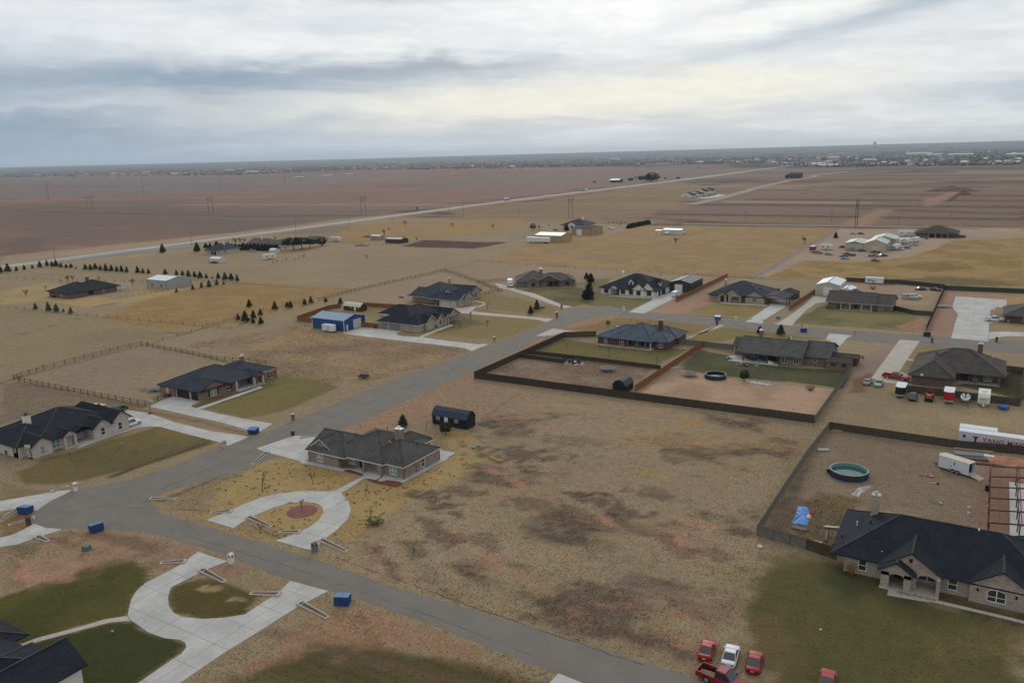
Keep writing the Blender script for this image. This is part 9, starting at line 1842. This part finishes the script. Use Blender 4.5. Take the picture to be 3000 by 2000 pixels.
# dry bunch grass in the lots (uncountable): blades take the ground colour, brightened to offset their own shade
def tufts():
 r_ = np.random.default_rng(11); gx = (X > -232) & (X < 28) & (Y > 38) & (Y < 250); I = np.where(gx)[0]
 dist = np.hypot(X[I], Y[I]); fw = (X[I] * FWD.x + Y[I] * FWD.y); sd = X[I] * RGT.x + Y[I] * RGT.y
 ok = (np.abs(sd) < fw * .80 + 12) & (fw > 30); I = I[ok]; dist = dist[ok]
 w = TUFT[I] ** 1.6 * np.clip(110.0 / dist, .25, 1.3) ** 1.4 * (.25 + 1.5 * sst(N_med[I], .35, .6)); w /= w.sum()
 S = r_.choice(I, 110000, p=w); x = X[S] + r_.uniform(-.5, .5, len(S)); y = Y[S] + r_.uniform(-.5, .5, len(S)); keep = np.ones(len(S), bool)
 for P in KEEP:
  P = np.array(P); bb = (x > P[:, 0].min() - .3) & (x < P[:, 0].max() + .3) & (y > P[:, 1].min() - .3) & (y < P[:, 1].max() + .3); j = np.where(bb & keep)[0]
  if len(j): keep[j[inside(P, x[j], y[j]) > -.25]] = False
 S, x, y = S[keep], x[keep], y[keep]; n = len(S); h_ = r_.uniform(.05, .17, n) * (.5 + .8 * TUFT[S]); V = []; C = []
 base = CLR[S] * r_.uniform(.95, 1.7, n)[:, None] * np.where(r_.random((n, 1)) < .06, np.array([[.68, .70, .68]]), 1.0)
 P = np.array([at(q[0] / .784, q[1] / .784) for q in np.column_stack([r_.uniform(480, 1110, 420), r_.uniform(1050, 1245, 420)])]); lawn = zp((480, 1090), (580, 1052), (710, 1064), (860, 1112), (1000, 1064), (1120, 1040), (1060, 1092), (930, 1148), (870, 1195), (740, 1238), (620, 1235), (520, 1195))
 ok = inside(lawn, P[:, 0], P[:, 1]) > .3
 for K_ in KEEP: ok &= inside(K_, P[:, 0], P[:, 1]) < -.3
 P = np.repeat(P[ok], 3, 0) + r_.normal(0, .16, (3 * ok.sum(), 2)); x = np.append(x, P[:, 0]); y = np.append(y, P[:, 1]); h_ = np.append(h_, r_.uniform(.12, .26, len(P))); base = np.vstack([base, np.tile(lin((108, 94, 58)), (len(P), 1)) * r_.uniform(.8, 1.4, (len(P), 1))]); n = len(x)
 for k in range(3):
  a = r_.uniform(0, 6.28, n); wd = h_ * r_.uniform(.35, .6, n); lx, ly = r_.uniform(-1.3, 1.3, n) * h_, r_.uniform(-1.3, 1.3, n) * h_
  A = np.column_stack([x - np.cos(a) * wd, y - np.sin(a) * wd, np.zeros(n)]); B = np.column_stack([x + np.cos(a) * wd, y + np.sin(a) * wd, np.zeros(n)]); T = np.column_stack([x + lx, y + ly, h_ * r_.uniform(.7, 1.1, n)])
  V.append(np.stack([A, B, T], 1).reshape(-1, 3)); C.append(np.repeat(base, 3, 0))
 V = np.concatenate(V); C = np.concatenate(C); me = bpy.data.meshes.new('grass'); me.vertices.add(len(V)); me.vertices.foreach_set('co', V.astype(np.float32).ravel()); me.loops.add(len(V)); me.loops.foreach_set('vertex_index', np.arange(len(V), dtype=np.int32)); nf = len(V) // 3
 me.polygons.add(nf); me.polygons.foreach_set('loop_start', np.arange(0, len(V), 3, dtype=np.int32)); me.polygons.foreach_set('loop_total', np.full(nf, 3, dtype=np.int32)); me.update()
 ca = me.color_attributes.new('blade', 'FLOAT_COLOR', 'POINT'); ca.data.foreach_set('color', np.column_stack([C, np.ones(len(C))]).astype(np.float32).ravel())
 m = bpy.data.materials.new('dry_grass'); m.use_nodes = True; t = NT(m.node_tree); b = [q for q in t.n if q.type == 'BSDF_PRINCIPLED'][0]; a = t.node('ShaderNodeVertexColor', layer_name='blade'); t.put(b.inputs['Base Color'], a.outputs[0]); b.inputs['Roughness'].default_value = .95; b.inputs['Specular IOR Level'].default_value = .05
 me.materials.append(m); o = link('grass', me); tag(o, 'tufts of dry bunch grass over the lots and verges', 'grass', None, 'stuff')
tufts()
# ------------------------------------------------------------------ air
def haze():
 m = bpy.data.materials.new('air'); m.use_nodes = True; t = NT(m.node_tree); t.n.clear(); v = t.node('ShaderNodeVolumePrincipled'); o = t.node('ShaderNodeOutputMaterial'); t.l.new(v.outputs[0], o.inputs['Volume'])
 v.inputs['Density'].default_value = HAZE_D; v.inputs['Color'].default_value = (.74, .87, 1.0, 1); v.inputs['Anisotropy'].default_value = .25
 b = MB(); b.box(-27000, 10000, -1000, 26000, -1.2, 240); ob = b.build('haze', m); tag(ob, 'thin pale winter haze over the plain', None, None, 'stuff')
HAZE_D = 4e-5
haze()
